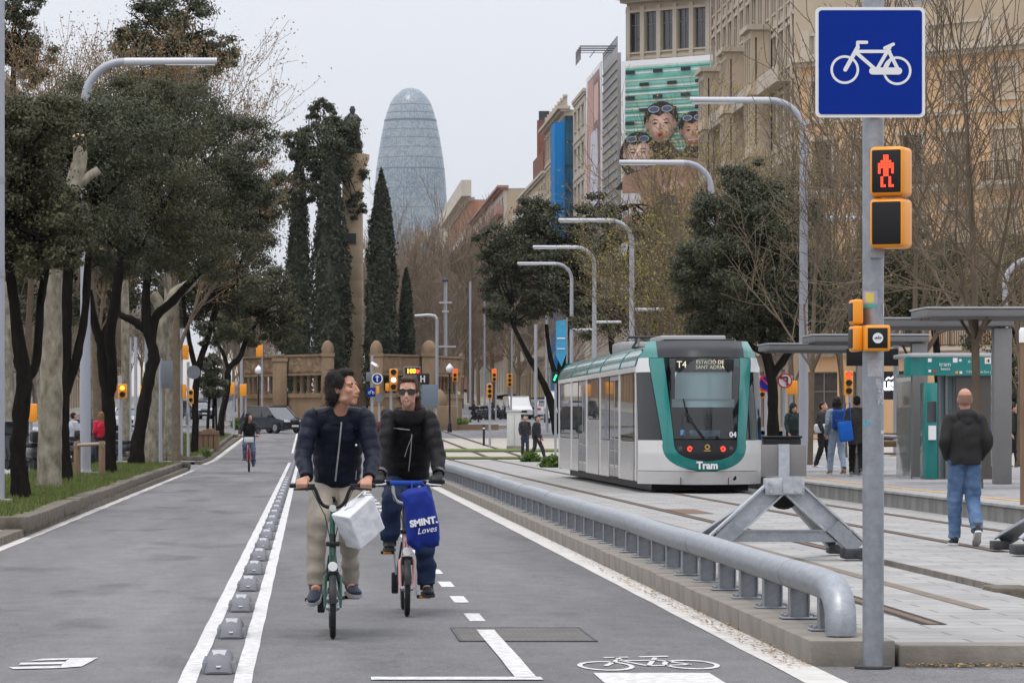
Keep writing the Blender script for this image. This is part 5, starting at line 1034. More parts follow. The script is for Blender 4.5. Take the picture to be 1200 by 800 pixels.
for px, py, Y, la, on in ((533, 440, 255, 'red-lit signal beside the globe lamp', 'red_on'), (579, 440, 285, 'red-lit signal before the far avenue trees', 'red_on'), (597, 446, 262, 'amber signal by the parked scooters', None), (146, 455, 230, 'red-lit signal far behind the left trees', 'red_on')):
    t = pole_thing('traffic_signal', la, 'signal', px+2, Y, gz(Y), ZZ(py-8, Y), r=.06); head(t, px, py-8, py+7, Y, on=(0, on) if on else None, w=.4)
# cluster ahead of the monument
t = pole_thing('sign_post', 'grey post with blue arrow disc and blue bicycle plate before the monument', 'road sign', 436, 170, gz(170), ZZ(416, 170), r=.06)
X, z, r = disc(t, 442, 443.5, 6.6, 170, MT['blue'], dy=-.1, rim='white'); MB().box(X-.03, X+.03, 169.87, 169.88, z-.14, z+.08).poly([(X-.1, 169.87, z+.05), (X+.1, 169.87, z+.05), (X, 169.87, z+.17)]).build('arrow', MT['white'], t)
MB().rbox(XX(430, 170), XX(440, 170), 169.85, 169.87, ZZ(464.5, 170), ZZ(454, 170), .01).build('bicycle_plate', MT['blue'], t)
mb = MB()
for dx in (-.09, .09):
    for i in range(12): a, b = [2*math.pi*(i+j)/12 for j in (0, 1)]; mb.poly([(XX(435, 170)+dx+q*math.cos(u), 169.84, ZZ(460, 170)+q*math.sin(u)) for q, u in ((.06, a), (.06, b), (.045, b), (.045, a))])
beam(mb, (XX(435, 170)-.09, 169.84, ZZ(460, 170)), (XX(435, 170), 169.84, ZZ(457, 170)), .02, .004); beam(mb, (XX(435, 170)+.09, 169.84, ZZ(460, 170)), (XX(435, 170), 169.84, ZZ(457, 170)), .02, .004); mb.build('bicycle_mark', MT['white'], t)
MB().rbox(XX(440.5, 170), XX(444.5, 170), 169.9, 170.05, ZZ(463, 170), ZZ(452, 170), .02).build('amber_plate', MT['amber'], t); MB().rbox(XX(429, 170), XX(434, 170), 169.8, 170, ZZ(447, 170), ZZ(436, 170), .02).build('control_box', MT['signback'], t)
mb = MB(); beam(mb, (XX(436, 170), 169.9, ZZ(425, 170)), (XX(442, 170), 169.4, ZZ(429, 170)), .12, .1); mb.build('camera_box', MT['white'], t)
t = pole_thing('traffic_signal', 'amber three-lamp tram signal behind the woman', 'signal', 458, 165, gz(165), ZZ(436, 165), r=.06); head(t, 461, 432, 458, 165, on=(1, 'white_on'), w=.36); MB().rbox(XX(451.5, 165), XX(456, 165), 164.7, 164.95, ZZ(458, 165), ZZ(449, 165), .02).build('side_box', MT['amber'], t)
t = pole_thing('message_sign', 'black message board with glowing amber digits', 'display', 483, 175, gz(175), ZZ(431, 175), r=.07); MB().rbox(XX(473, 175), XX(492.5, 175), 174.6, 174.9, ZZ(442, 175), ZZ(429.5, 175), .02).build('housing', MT['signback'], t); MB().box(XX(474.5, 175), XX(491.5, 175), 174.58, 174.599, ZZ(439, 175), ZZ(430.8, 175)).build('screen', MT['black'], t)
text_mesh('100', .30, MT['yellow_on'], t, (XX(481.5, 175), 174.57, ZZ(435, 175)), bold=.012); MB().lathe([(.09, 0), (.09, .01)], 12, (XX(489, 175), 174.56, ZZ(435, 175)), axis='Y').build('red_digit', MT['red_on'], t)
t = pole_thing('tram_signal_box', 'small black box with a white bar mark above the grey board', 'display', 496, 172, gz(172), ZZ(440, 172), r=.05); MB().rbox(XX(488, 172), XX(503, 172), 171.6, 171.9, ZZ(450.5, 172), ZZ(437.5, 172), .02).build('housing', MT['black'], t)
for dx in (-.08, .08): MB().box(XX(495, 172)+dx-.03, XX(495, 172)+dx+.03, 171.58, 171.595, ZZ(448, 172), ZZ(440, 172)).build('mark', MT['offwhite'], t)
MB().box(XX(495, 172)-.05, XX(495, 172)+.05, 171.58, 171.595, ZZ(444.5, 172), ZZ(443, 172)).build('mark', MT['offwhite'], t)
t = thing('notice_board', 'blank grey-blue notice board on legs before the monument', 'board', (XX(503, 160), 160, gz(160))); MB().rbox(XX(491, 160), XX(513.5, 160), 159.95, 160.02, ZZ(478, 160), ZZ(450.5, 160), .01).build('panel', mat('board_grey', (.13, .17, .21), .5), t)
for px in (494, 511): MB().box(XX(px, 160)-.04, XX(px, 160)+.04, 160.03, 160.1, gz(160), ZZ(452, 160)).build('leg', MT['pole'], t)
t = thing('diamond_sign', 'pale diamond plate on a post behind the two riders', 'road sign', (XX(444, 150), 150, gz(150))); MB().tube([(XX(444, 150), 150, gz(150)), (XX(444, 150), 150, ZZ(464, 150))], .04, 8).build('post', MT['pole'], t); MB().prism([(-.22, 0), (0, -.22), (.22, 0), (0, .22)], .02, f=lambda u, v, w: (XX(444, 150)+u, 149.93-w, ZZ(466, 150)+v)).build('plate', MT['signback'], t)
# globe lamps
for px, py, Y, la in ((303, 434, 236, 'black post lamp with white globe at the monument left'), (527, 432, 232, 'black post lamp with white globe at the monument right')):
    X = XX(px, Y); t = thing('globe_lamp', la, 'street lamp', (X, Y, gz(Y)), 'globe lamps'); MB().lathe([(.16, -.05), (.12, .5), (.06, .6), (.055, 2.6), (.1, 2.7)], 10, (X, Y, gz(Y))).tube([(X, Y, gz(Y)+2.6), (X, Y, ZZ(py+5, Y))], .05, 8).build('post', MT['black'], t); MB().ell((X, Y, ZZ(py, Y)), .24, 14, 10).build('globe', MT['white'], t); MB().lathe([(.14, 0), (.03, .14)], 10, (X, Y, ZZ(py, Y)+.2)).build('cap', MT['white'], t)
t = pole_thing('street_lamp', 'straight grey mast with short paired crossbars past the monument', 'street lamp', 522, 262, gz(262), ZZ(330, 262), r=.13)
for py, a in ((354.5, .45), (365, .25), (406, .75)): MB().box(XX(522, 262)-a*1.0, XX(522, 262)+a, 261.85, 261.99, ZZ(py, 262)-.06, ZZ(py, 262)+.06).build('crossbar_lamp', MT['la'], t)
MB().lathe([(.22, 0), (.24, .12), (.1, .3)], 10, (XX(522, 262), 262, ZZ(330, 262))).build('mast_cap', MT['dark'], t)
t = pole_thing('street_lamp', 'slim hooked grey lamp just past the small cypress', 'street lamp', 512, 248, gz(248), ZZ(374, 248), r=.11)
X = XX(512, 248); MB().tube([(X, 248, ZZ(374, 248)), (X-.15, 248, ZZ(370, 248)), (X-.6, 248, ZZ(369, 248)), (X-1.5, 248, ZZ(370, 248))], [.11, .11, .1, .08], 10).build('arm', MT['la'], t)
for px, Y, top, la in ((551, 300, 330, 'tall plain grey pole just beyond the monument mast'), (568, 330, 350, 'plain grey pole behind the slim amber signal'), (600, 320, 360, 'plain grey pole above the utility cabinet'), (628, 200, 380, 'plain grey pole behind the crossing walker'), (641, 230, 370, 'plain grey pole against the forked oak trunks')): pole_thing('utility_pole', la, 'pole', px, Y, gz(Y), ZZ(top, Y), r=.09, group='plain poles on the far avenue')
# cabinet, bollard, banners
t = thing('utility_cabinet', 'tall off-white utility cabinet on the crossing island', 'cabinet', (XX(602, 168), 168, gz(168))); X = XX(602.5, 168); MB().rbox(X-.32, X+.3, 167.8, 168.2, gz(168)+.12, gz(168)+1.7, .02).build('body', MT['offwhite'], t); MB().box(X-.34, X+.32, 167.78, 168.22, gz(168)-.05, gz(168)+.119).build('plinth', MT['kerb'], t); MB().box(X-.01, X+.0, 167.79, 167.799, gz(168)+.15, gz(168)+1.6).build('door_seam', MT['dark'], t); MB().rbox(X-.36, X+.34, 167.76, 168.24, gz(168)+1.701, gz(168)+1.76, .01).build('lid', MT['offwhite'], t)
for px, Y in ((567, 178),): X = XX(px, Y); t = thing('bollard', 'slim black bollard with a pale ring by the crossing', 'bollard', (X, Y, gz(Y))); MB().lathe([(.055, -.05), (.055, .95), (.04, 1.0), (.01, 1.01)], 12, (X, Y, gz(Y))).build('shaft', MT['black'], t); MB().lathe([(.058, .8), (.058, .86)], 12, (X, Y, gz(Y))).build('ring', MT['white'], t)
t = thing('street_banner', 'blue pennant banner hanging on a lamp mast above the tram', 'banner', (XX(658, 186), 186, ZZ(428, 186))); X = XX(658, 186)
MB().prism([(-.28, -.55), (0, -1.1), (.24, -.45), (.24, 1.3), (-.28, 1.2)], .03, f=lambda u, v, w: (X+u, 186+w, ZZ(404, 186)+v)).build('cloth', mat('banner_blue', (.05, .28, .48), .7, var=.2, scale=2), t); MB().box(X-.22, X+.18, 185.98, 185.99, ZZ(409, 186), ZZ(408, 186)).box(X-.22, X+.18, 185.98, 185.99, ZZ(397, 186), ZZ(395.6, 186)).build('print', MT['white'], t); MB().tube([(X+.28, 186.05, ZZ(428, 186)-.1), (X+.28, 186.05, ZZ(372, 186))], .03, 6).build('rod', MT['pole'], t)
t = thing('waste_bin', 'dark wide litter container on the platform behind the buffer', 'bin', (XX(915, 92), 92, PZ)); X = XX(915, 92); MB().rbox(X-.47, X+.47, 91.7, 92.3, PZ+.38, PZ+.72, .03).build('bucket', MT['tramblack'], t); MB().rbox(X-.5, X+.5, 91.66, 92.34, PZ+.721, PZ+.78, .02).build('lid', MT['black'], t)
for s in (-1, 1): MB().box(X+s*.38-.03, X+s*.38+.03, 91.8, 92.2, PZ, PZ+.379).build('leg', MT['dark'], t)
t = thing('shop_sign', 'black shop panel with white glowing lettering and a roof-line mark', 'sign', (XX(1047, 180), 180.5, 3.0)); MB().box(XX(1028, 180), XX(1075, 180), 180, 180.3, ZZ(468, 180), ZZ(435, 180)).build('panel', MT['black'], t); text_mesh('usa', .85, MT['white_on'], t, (XX(1047, 180), 179.97, ZZ(450.5, 180)), bold=.03)
mb = MB(); P = [(1038, 445), (1041, 442), (1044, 444), (1047, 441), (1052, 444)]
for a, b in zip(P, P[1:]): beam(mb, (XX(a[0], 180), 179.97, ZZ(a[1], 180)), (XX(b[0], 180), 179.97, ZZ(b[1], 180)), .07, .01)
mb.build('roof_mark', MT['white_on'], t); MB().box(XX(1030, 180), XX(1032, 180), 180.31, 180.5, gz(180), ZZ(435, 180)).box(XX(1071, 180), XX(1073, 180), 180.31, 180.5, gz(180), ZZ(435, 180)).build('post', MT['dark'], t)
# ---- left median furniture
t = pole_thing('grey_pole', 'tall smooth grey pole on a concrete foot at the bed end', 'pole', -1, 54.6, .24, 12, r=.082); MB().rbox(XX(-9, 54.6), XX(13, 54.6), 54.3, 54.9, .18, .3, .02).build('foot', MT['kerb'], t); MB().lathe([(.09, 3.6), (.09, 3.7)], 16, (XX(-1, 54.6), 54.6, 0)).lathe([(.09, 5.0), (.09, 5.08)], 16, (XX(-1, 54.6), 54.6, 0)).build('band', MT['galv'], t)
t = thing('tree_guard', 'low wooden guard frame around the foot of the left curved lamp', 'guard', (XX(104, 84), 84, .22)); X0, X1 = XX(90, 84), XX(119, 84)
for x in (X0, X1):
    for y in (83.7, 84.6): MB().lathe([(.05, .2), (.05, 1.0), (.04, 1.02)], 10, (x, y, 0)).build('post', MT['wood'], t)
for y in (83.7, 84.6): MB().tube([(X0-.05, y, .92), (X1+.05, y, .96)], .04, 8).build('rail', mat('pale_wood', (.33, .27, .20), .8, var=.2, scale=5), t)
for x in (X0, X1): MB().tube([(x, 83.65, .88), (x, 84.65, .88)], .035, 8).build('rail', MT['wood'], t)
MB().rbox(XX(86, 85), XX(120, 85), 84.75, 85.4, .2, .3, .02).build('lamp_foot', MT['kerb'], None, label='concrete foot slab under the left curved lamp', cat='slab')
def timber(label, px0, px1, Y, n):
    t = thing('timber_guard', label, 'guard', (XX(px0, Y), Y, gz(Y)+.2))
    for i in range(n): x = XX(px0+(px1-px0)*i/(n-1), Y); MB().rbox(x-.14, x+.14, Y-.05, Y+.05, gz(Y)+.15, gz(Y)+1.05+random.uniform(-.05, .05), .02).build('board', MT['wood'], t)
    MB().box(XX(px0, Y)-.1, XX(px1, Y)+.1, Y-.1, Y-.051, gz(Y)+.85, gz(Y)+.98).build('rail', MT['wood'], t)
timber('timber board guard around the small bushy tree', 229, 253, 152, 5); timber('timber board guard at the corner of the farther bed', 200, 208, 134, 2)
t = pole_thing('sign_post', 'grey pole with a blank grey sign plate seen from behind', 'road sign', 188, 107.5, .24, ZZ(420, 107.5), r=.05); MB().rbox(XX(189.5, 107.5), XX(203, 107.5), 107.3, 107.34, ZZ(455, 107.5), ZZ(423, 107.5), .01).build('plate', MT['signback'], t)
t = pole_thing('traffic_signal', 'tall grey signal mast with amber heads seen from behind', 'signal', 211.5, 131, .1, ZZ(385, 131), r=.085); head(t, 217.5, 404.5, 421, 131, back=True, w=.22, dy=0); head(t, 216, 450, 467, 131, back=True, w=.14, dy=0); head(t, 219, 453, 458, 131, back=True, w=.1, dy=0)
t = pole_thing('traffic_signal', 'thinner grey signal pole with round sign back and amber box', 'signal', 220.5, 130, .1, ZZ(424, 130), r=.05); head(t, 224, 456, 473, 130, n=2, w=.18, back=False, on=None); disc(t, 227, 436, 8, 130, MT['signback']); MB().rbox(XX(217.5, 130), XX(220, 130), 129.9, 130.1, ZZ(497, 130), ZZ(483, 130), .01).build('notice', MT['signback'], t)
t = pole_thing('pedestrian_signal', 'small amber pedestrian signal with lit figure between the left trunks', 'signal', 141, 112, .1, ZZ(440, 112), r=.06); head(t, 144, 450, 466.5, 112, n=2, on=(0, 'yellow_on'), w=.27)
t = pole_thing('traffic_signal', 'amber signal edge beside the guarded oak', 'signal', 127, 105, .1, ZZ(440, 105), r=.05); head(t, 125.5, 444, 463, 105, back=True, w=.12)
t = pole_thing('traffic_signal', 'amber panel behind the first oak', 'signal', 36, 100, .1, ZZ(465, 100), r=.05); head(t, 39.5, 473, 494, 100, back=True, w=.23)
for px, py, Y, la in ((271, 456, 215, 'amber signal back beside the slanting oak'), (285, 458, 225, 'amber signal box left of the dark car'), (304, 412, 232, 'amber signal hung over the dark car'), (169, 460, 200, 'amber signal behind the pale forked plane'), (203, 470, 190, 'amber signal beyond the signal mast')):
    t = pole_thing('traffic_signal', la, 'signal', px+3, Y, gz(Y), ZZ(py-9, Y), r=.06); head(t, px, py-8, py+6, Y, back=True, w=.42)
for px, Y, la in ((152, 180, 'plain grey pole just right of the lit pedestrian signal'), (159, 205, 'plain grey pole hidden behind the leaning black oak'), (96, 170, 'plain grey pole behind the left curved lamp'), (283, 232, 'plain grey pole left of the dark car'), (172, 150, 'plain grey pole beside the pale forked plane')): pole_thing('utility_pole', la, 'pole', px, Y, gz(Y), ZZ(395, Y), r=.09, group='plain poles behind the left trees')
# ---- lane separators
zm = MB(); rg = []
for u, hw, h in ((0, .070, .012), (.06, .078, .055), (.16, .083, .09), (.28, .084, .112), (.40, .083, .118), (.52, .084, .112), (.64, .083, .09), (.74, .078, .055), (.80, .070, .012)):
    rg.append([(-hw, u, .0), (-hw*.98, u, h*.35), (-hw*.86, u, h*.75), (-hw*.6, u, h*.97), (0, u, h*1.03), (hw*.6, u, h*.97), (hw*.86, u, h*.75), (hw*.98, u, h*.35), (hw, u, .0)])
zm.rings(rg, True); zme = zm.mesh('shell', mat('separator_grey', (.115, .115, .13), .45, var=.18, scale=12, bump=.15, bscale=150), 50)
zp = MB().add([(-.045, .04, .06), (.045, .04, .06), (0, .005, .022)]+[], [(0, 1, 2)]); zp = MB(); zp.poly([(-.012, .02, .033), (.012, .02, .033), (.042, .27, .1165), (-.042, .27, .1165)]); zpm = zp.mesh('pale_wedge', mat('separator_pale', (.36, .36, .38), .5), None)
zs_ = MB().lathe([(.016, .0), (.012, .004), (.001, .0045)], 12, (0, 0, 0)); zsm = zs_.mesh('stud', MT['black'], None)
zf = MB()
for s in (-1, 1):
    for i in range(9): zf.box(s*.082-.012, s*.082+.012, .1+i*.07, .125+i*.07, .0, .06)
zfm = zf.mesh('side_ribs', mat('separator_grey2', (.24, .24, .26), .5), None)
for i in range(52):
    y = 20.75+3.42*i
    if 132 < y < 157 or y > 205: continue
    th = thing('lane_separator', 'low grey rubber lane separator hump between the white lines', 'lane separator', (-.508, y, gz(y)+.004), 'lane separators between the white lines')
    th.rotation_euler.x = math.atan2(gz(y+.8)-gz(y), .8)
    link('shell', zme, th)
    if y < 90:
        link('pale_wedge', zpm, th, (0, 0, .004)); o = link('stud', zsm, th, (0, .11, .068)); o.rotation_euler = (R(22), 0, 0); link('side_ribs', zfm, th)
# ================================================================ the tram
def thinglass(name, tint, rough=.03, ior=1.5):
    m = bpy.data.materials.new(name); m.use_nodes = True; t = m.node_tree; t.nodes.clear(); o = t.nodes.new('ShaderNodeOutputMaterial')
    a = t.nodes.new('ShaderNodeBsdfTransparent'); a.inputs[0].default_value = (*tint, 1); g = t.nodes.new('ShaderNodeBsdfGlossy'); g.inputs['Roughness'].default_value = rough
    f = t.nodes.new('ShaderNodeFresnel'); f.inputs[0].default_value = ior; x = t.nodes.new('ShaderNodeMixShader'); t.links.new(f.outputs[0], x.inputs[0]); t.links.new(a.outputs[0], x.inputs[1]); t.links.new(g.outputs[0], x.inputs[2]); t.links.new(x.outputs[0], o.inputs[0]); return m
TX, TYF = 7.79, 71.6; TZ = tz(72)
tram = thing('tram', 'white and teal tram with dark windscreen waiting at the platform', 'tram', (TX, TYF, TZ))
tram.scale = (.945, 1, .985)
TL = lambda mb, n, m, sm=40, p=None: mb.build(n, m, p or tram, sm, local=True)
def yn(z): return float(np.interp(z, [.15, .45, .8, 1.1, 1.6, 2.4, 2.7, 2.9, 3.06], [.22, .05, 0, .04, .16, .42, .56, .74, 1.05]))
def NPt(x, z, off=0): return (x, yn(z)+1.35*(abs(x)/1.3)**2.3-off, z)
def surf(z0, z1, nz, xa, xb, nx, n, m, off=0, sides=(1,), parent=None):
    for s in sides:
        rows = []
        for j in range(nz+1):
            z = z0+(z1-z0)*j/nz; a, b = xa(z), xb(z); rows.append([NPt(s*(a+(b-a)*i/nx), z, off) for i in range(nx+1)])
        TL(MB().rings(rows, False, 0, False), n, m, 60, parent)
xw = lambda z: float(np.interp(z, [1.09, 2.72], [.65, .79]))
xin = lambda z: .655*max(0.0, 1-((1.07-z)/.42)**3)**.5 if z > .652 else 0.0
xt = lambda z: .87*max(0.0, 1-max(0, (1.0-z)/.56)**2.6)**.5 if z < 1.0 else float(np.interp(z, [1.0, 2.6, 3.06], [.86, 1.07, 1.06]))
xe = lambda z: float(np.interp(z, [0, 2.55, 2.75, 2.92, 3.06], [1.3, 1.3, 1.24, 1.13, 1.07]))
MT['windscreen'] = thinglass('windscreen', (.74, .80, .82), .02, 1.65)
surf(1.09, 2.70, 18, lambda z: -xw(z), xw, 26, 'windscreen', MT['windscreen'])
surf(2.72, 3.06, 6, lambda z: -.90, lambda z: .90, 20, 'roof_band', MT['tramblack'])
surf(.655, 1.07, 10, lambda z: -xin(z), xin, 24, 'light_panel', MT['tramblack'])
surf(1.0, 2.71, 16, lambda z: xw(z)+.012 if z > 1.08 else xin(z)+.006, xt, 8, 'nose_pillar', MT['teal'], 0, (-1, 1)); surf(2.72, 3.06, 6, lambda z: .905, xe, 6, 'nose_pillar', MT['teal'], 0, (-1, 1))
surf(.445, .999, 14, lambda z: xin(z)+.004 if xin(z) > 0 else 0.0, xt, 14, 'nose_apron', MT['teal'], .004, (-1, 1))
surf(.45, 1.0, 14, lambda z: xt(z)+.003, xe, 12, 'nose_side', MT['tramwhite'], 0, (-1, 1)); surf(.18, .44, 6, lambda z: -1.3, lambda z: 1.3, 40, 'bumper', MT['tramwhite'], .012)
surf(1.0, 1.06, 2, lambda z: xt(z)+.003, xe, 10, 'nose_side', MT['tramwhite'], 0, (-1, 1))
surf(1.065, 2.42, 10, lambda z: xt(z)+.01, xe, 10, 'cab_window', MT['tramglass'], -.01, (-1, 1)); surf(2.43, 2.72, 5, lambda z: xt(z)+.004, xe, 8, 'cab_cornice', MT['tramwhite'], .02, (-1, 1))
mb = MB(); rows = []
for z in np.linspace(.16, 3.0, 24): rows.append([(x*.97, NPt(x, z)[1]+.05, z) for x in np.linspace(-xe(z), xe(z), 21)])
# cab interior: dark walls behind the glass, blind, desk
TL(MB().box(-1.15, 1.15, 2.1, 2.15, .2, 2.9), 'cab_rear_wall', MT['tramblack']); TL(MB().box(-.55, .55, .55, 2.1, .3, 1.0), 'cab_desk', MT['tramblack'])
TL(MB().box(-.60, .58, .62, .635, 1.88, 2.42), 'sun_blind', MT['screen']); TL(MB().box(-.66, .64, .66, .67, 1.72, 1.88), 'sun_blind_edge', MT['screen']); TL(MB().box(-.6, .6, 1.0, 2.1, 2.72, 2.78), 'cab_ceiling', MT['tramblack'])
for s in (-1, 1): TL(MB().box(s*1.0-.04, s*1.0+.04, 1.6, 2.1, 1.0, 2.7), 'cab_side_wall', MT['tramblack'])
TL(MB().rbox(-.6, .62, .56, .60, 2.44, 2.69, .01), 'destination_box', MT['tramblack'])
led = mat('led_amber', (.9, .8, .55), .5, emit=.42)
def tt(s, sz, x, z, y, m, **k): return text_mesh(s, sz, m, tram, (TX+x, TYF+y, TZ+z), **k)
tt('T4', .19, -.47, 2.565, .545, led); tt('ESTACIÓ DE', .105, .12, 2.615, .545, led); tt('SANT ADRIÀ', .105, .12, 2.515, .545, led)
tt('04', .15, .55, 1.17, NPt(.46, 1.17)[1]-.012, MT['white'], bold=.004); tt('Tram', .20, .0, .56, -.012, MT['white'], bold=.008)
mb = MB(); mb.box(-.53, -.44, NPt(.5, 1.2)[1]-.01, NPt(.5, 1.2)[1]-.004, 1.16, 1.27); TL(mb, 'access_sticker', mat('sticker_blue2', (.1, .3, .55), .5))
TL(MB().rbox(-.34, .28, .12, .16, 1.14, 1.26, .01), 'desk_display', mat('cab_display', (.10, .17, .24), .3))
for x, m in ((-.53, None), (-.35, 'red_on'), (.33, 'red_on'), (.51, None)):
    y = NPt(x, .88)[1]; TL(MB().lathe([(.062, -.012), (.066, .03)], 18, (x, y, .89), axis='Y'), 'lamp_housing', MT['dark'])
    if m: TL(MB().lathe([(.026, -.016), (.026, -.014), (.052, -.014), (.052, -.018)], 18, (x, y, .89), axis='Y', cap=False), 'tail_lamp', MT['red_on'])
    else: TL(MB().lathe([(.045, -.018), (.02, -.022)], 14, (x, y, .89), axis='Y'), 'head_lamp', MT['glass'])
TL(MB().lathe([(.028, -.012), (.028, -.01), (.055, -.01), (.055, -.014)], 20, (0, 0, .93), axis='Y', cap=False), 'emblem', mat('gold', (.5, .35, .1), .4, metal=.6))
TL(MB().box(-.07, .07, -.012, -.008, .845, .865), 'emblem_text', mat('gold', (.5, .35, .1), .4, metal=.6))
wp = MB(); wp.tube([NPt(-.05, 1.1, .03), NPt(-.25, 1.35, .05), NPt(-.42, 1.62, .05)], .014, 6); wp.tube([NPt(-.09, 1.1, .03), NPt(-.45, 1.58, .04)], .01, 6); TL(wp, 'wiper_arm', MT['black'])
TL(MB().tube([NPt(-.40, 1.42, .05), NPt(-.42, 1.62, .055), NPt(-.46, 1.88, .05)], .016, 6), 'wiper_blade', MT['black'])
for x in (-.52, .47): TL(MB().box(x-.006, x+.006, NPt(x, .3)[1]-.024, NPt(x, .3)[1]+.0, .18, .46), 'seam', MT['black'])
TL(MB().box(-.515, .465, NPt(0, .44)[1]-.02, NPt(0, .44)[1]+.05, .441, .449), 'seam', MT['black']); TL(MB().lathe([(.045, -.012), (.05, .02)], 14, (.60, NPt(.6, .3)[1]-.018, .31), axis='Y'), 'tow_cover', MT['black'])
# body sides
TEND = 24.4
TL(MB().box(-1.24, 1.24, 2.0, TEND-.1, .3, 2.55), 'inner_shell', MT['tramblack'], None); TL(MB().box(-1.02, 1.02, 1.35, TEND-.4, .04, .3), 'underframe', MT['black'], None)
MT['tramside'] = mat('tram_door_glass', (.010, .011, .011), .012, spec=.28, coat=0, var=.5, scale=2.2, stretch=(1, 2.6, .35), col2=(.075, .075, .072), contrast=1.8)  # upright paler streaks in the glass colour imitate mottled reflections
def side(n, y0, y1, z0, z1, m, o=0, s=-1, b=.01, parent=None): return TL(MB().rbox(min(s*1.25, s*(1.3+o)), max(s*1.25, s*(1.3+o)), y0, y1, z0, z1, b, seg=1), n, m, 35, parent)
for s in (-1, 1):
    for y, w in ((1.80, .16), (5.6, .26), (10.75, .2), (14.7, .26), (19.7, .26), (TEND-.2, .2)): side('pillar', y, y+w, .22, 2.5, MT['tramwhite'], .012, s)
    def lower(y0, y1, z1=1.02): side('lower_panel', y0+.01, y1-.01, .22, z1, MT['trampanel'], .002, s)
    def door(y0, y1, n):
        w = (y1-y0)/n
        for i in range(n):
            d = side('door_leaf', y0+i*w+.012, y0+(i+1)*w-.012, .24, 2.42, MT['tramgrey'], -.018, s); side('door_glass', y0+i*w+.10, y0+(i+1)*w-.10, .42, 2.34, MT['tramside'], -.014, s, parent=d)
    door(1.98, 2.5, 1); side('window', 2.52, 5.58, 1.04, 2.42, MT['tramside'], -.004, s); lower(2.52, 5.58)
    door(5.9, 8.4, 2); side('window', 8.45, 10.72, 1.04, 2.42, MT['tramside'], -.004, s); lower(8.45, 10.72, 1.02)
    side('window', 11.35, 14.66, 1.5, 2.42, MT['tramside'], -.004, s); lower(11.35, 14.66, 1.48); side('bellows', 10.98, 11.3, .3, 2.46, MT['black'], -.05, s)
    door(15.0, 17.6, 2); side('window', 17.64, 19.66, 1.04, 2.42, MT['tramside'], -.004, s); lower(17.64, 19.66)
    side('window', 20.0, TEND-.25, 1.04, 2.42, MT['tramside'], -.004, s); lower(20.0, TEND-.25)
    side('eave_strip', 1.82, TEND, 2.44, 2.54, MT['tramwhite'], .02, s)
sec = [2.05, 5.7, 10.85, 14.8, 19.8, TEND]
def arch(y, k=1): return [(s_*x*k, y, z) for s_, x, z in ((-1, 1.31, 2.545), (-1, 1.28, 2.66), (-1, 1.20, 2.80), (-1, 1.06, 2.93), (-1, .85, 3.01), (-1, .4, 3.05), (1, .4, 3.05), (1, .85, 3.01), (1, 1.06, 2.93), (1, 1.20, 2.80), (1, 1.28, 2.66), (1, 1.31, 2.545))]
for a, b in zip(sec, sec[1:]):
    TL(MB().rings([arch(a+.03), arch(b-.03)], True), 'roof_panel', MT['roofglass'], 50)
    TL(MB().rings([arch(b-.05, 1.012), arch(b+.05, 1.012)], True), 'roof_rib', MT['teal'], 50)
    if b < 24: TL(MB().rings([[(x, y, z) for x, y, z in arch(a+.6, .86)], [(x, y, z) for x, y, z in arch(a+.6, .86)]], True), 'roof_line', MT['teal'])
rear = []
for z in np.linspace(.2, 3.0, 12): rear.append([(x, TEND+1.2*(1-(abs(x)/1.3)**2.4)*(1-.3*max(0, z-2)), z) for x in np.linspace(-1.28*min(1, xe(z)/1.3), 1.28*min(1, xe(z)/1.3), 15)])
TL(MB().rings(rear, False, 0, False), 'rear_cab', MT['teal'], 60)
TL(MB().rbox(-.7, .7, 2.6, 5.0, 3.03, 3.2, .04), 'roof_unit', MT['tramgrey']); TL(MB().rbox(-.75, .75, 1.5, 2.2, 3.03, 3.1, .02), 'roof_unit', MT['tramblack']); TL(MB().rbox(-.7, .7, 12, 14.4, 3.03, 3.28, .04), 'roof_unit', MT['tramgrey'])
pg = MB(); pg.tube([(-.6, 8.6, 3.08), (-.5, 9.6, 3.3), (-.55, 10.6, 3.12)], .03, 6); pg.tube([(.6, 8.6, 3.08), (.5, 9.6, 3.3), (.55, 10.6, 3.12)], .03, 6); pg.tube([(-.75, 9.6, 3.33), (.75, 9.6, 3.33)], .03, 6); pg.tube([(-.6, 8.6, 3.08), (.6, 8.6, 3.08)], .03, 6); pg.tube([(-.55, 10.6, 3.12), (.55, 10.6, 3.12)], .03, 6); TL(pg, 'pantograph', MT['dark'])
for y in (3.6, 12.9, 21.8):
    for s in (-1, 1):
        for d in (-.8, .8): TL(MB().lathe([(.28, -.06), (.28, .06)], 18, (s*.72, y+d, .28), axis='X'), 'wheel', MT['dark'])
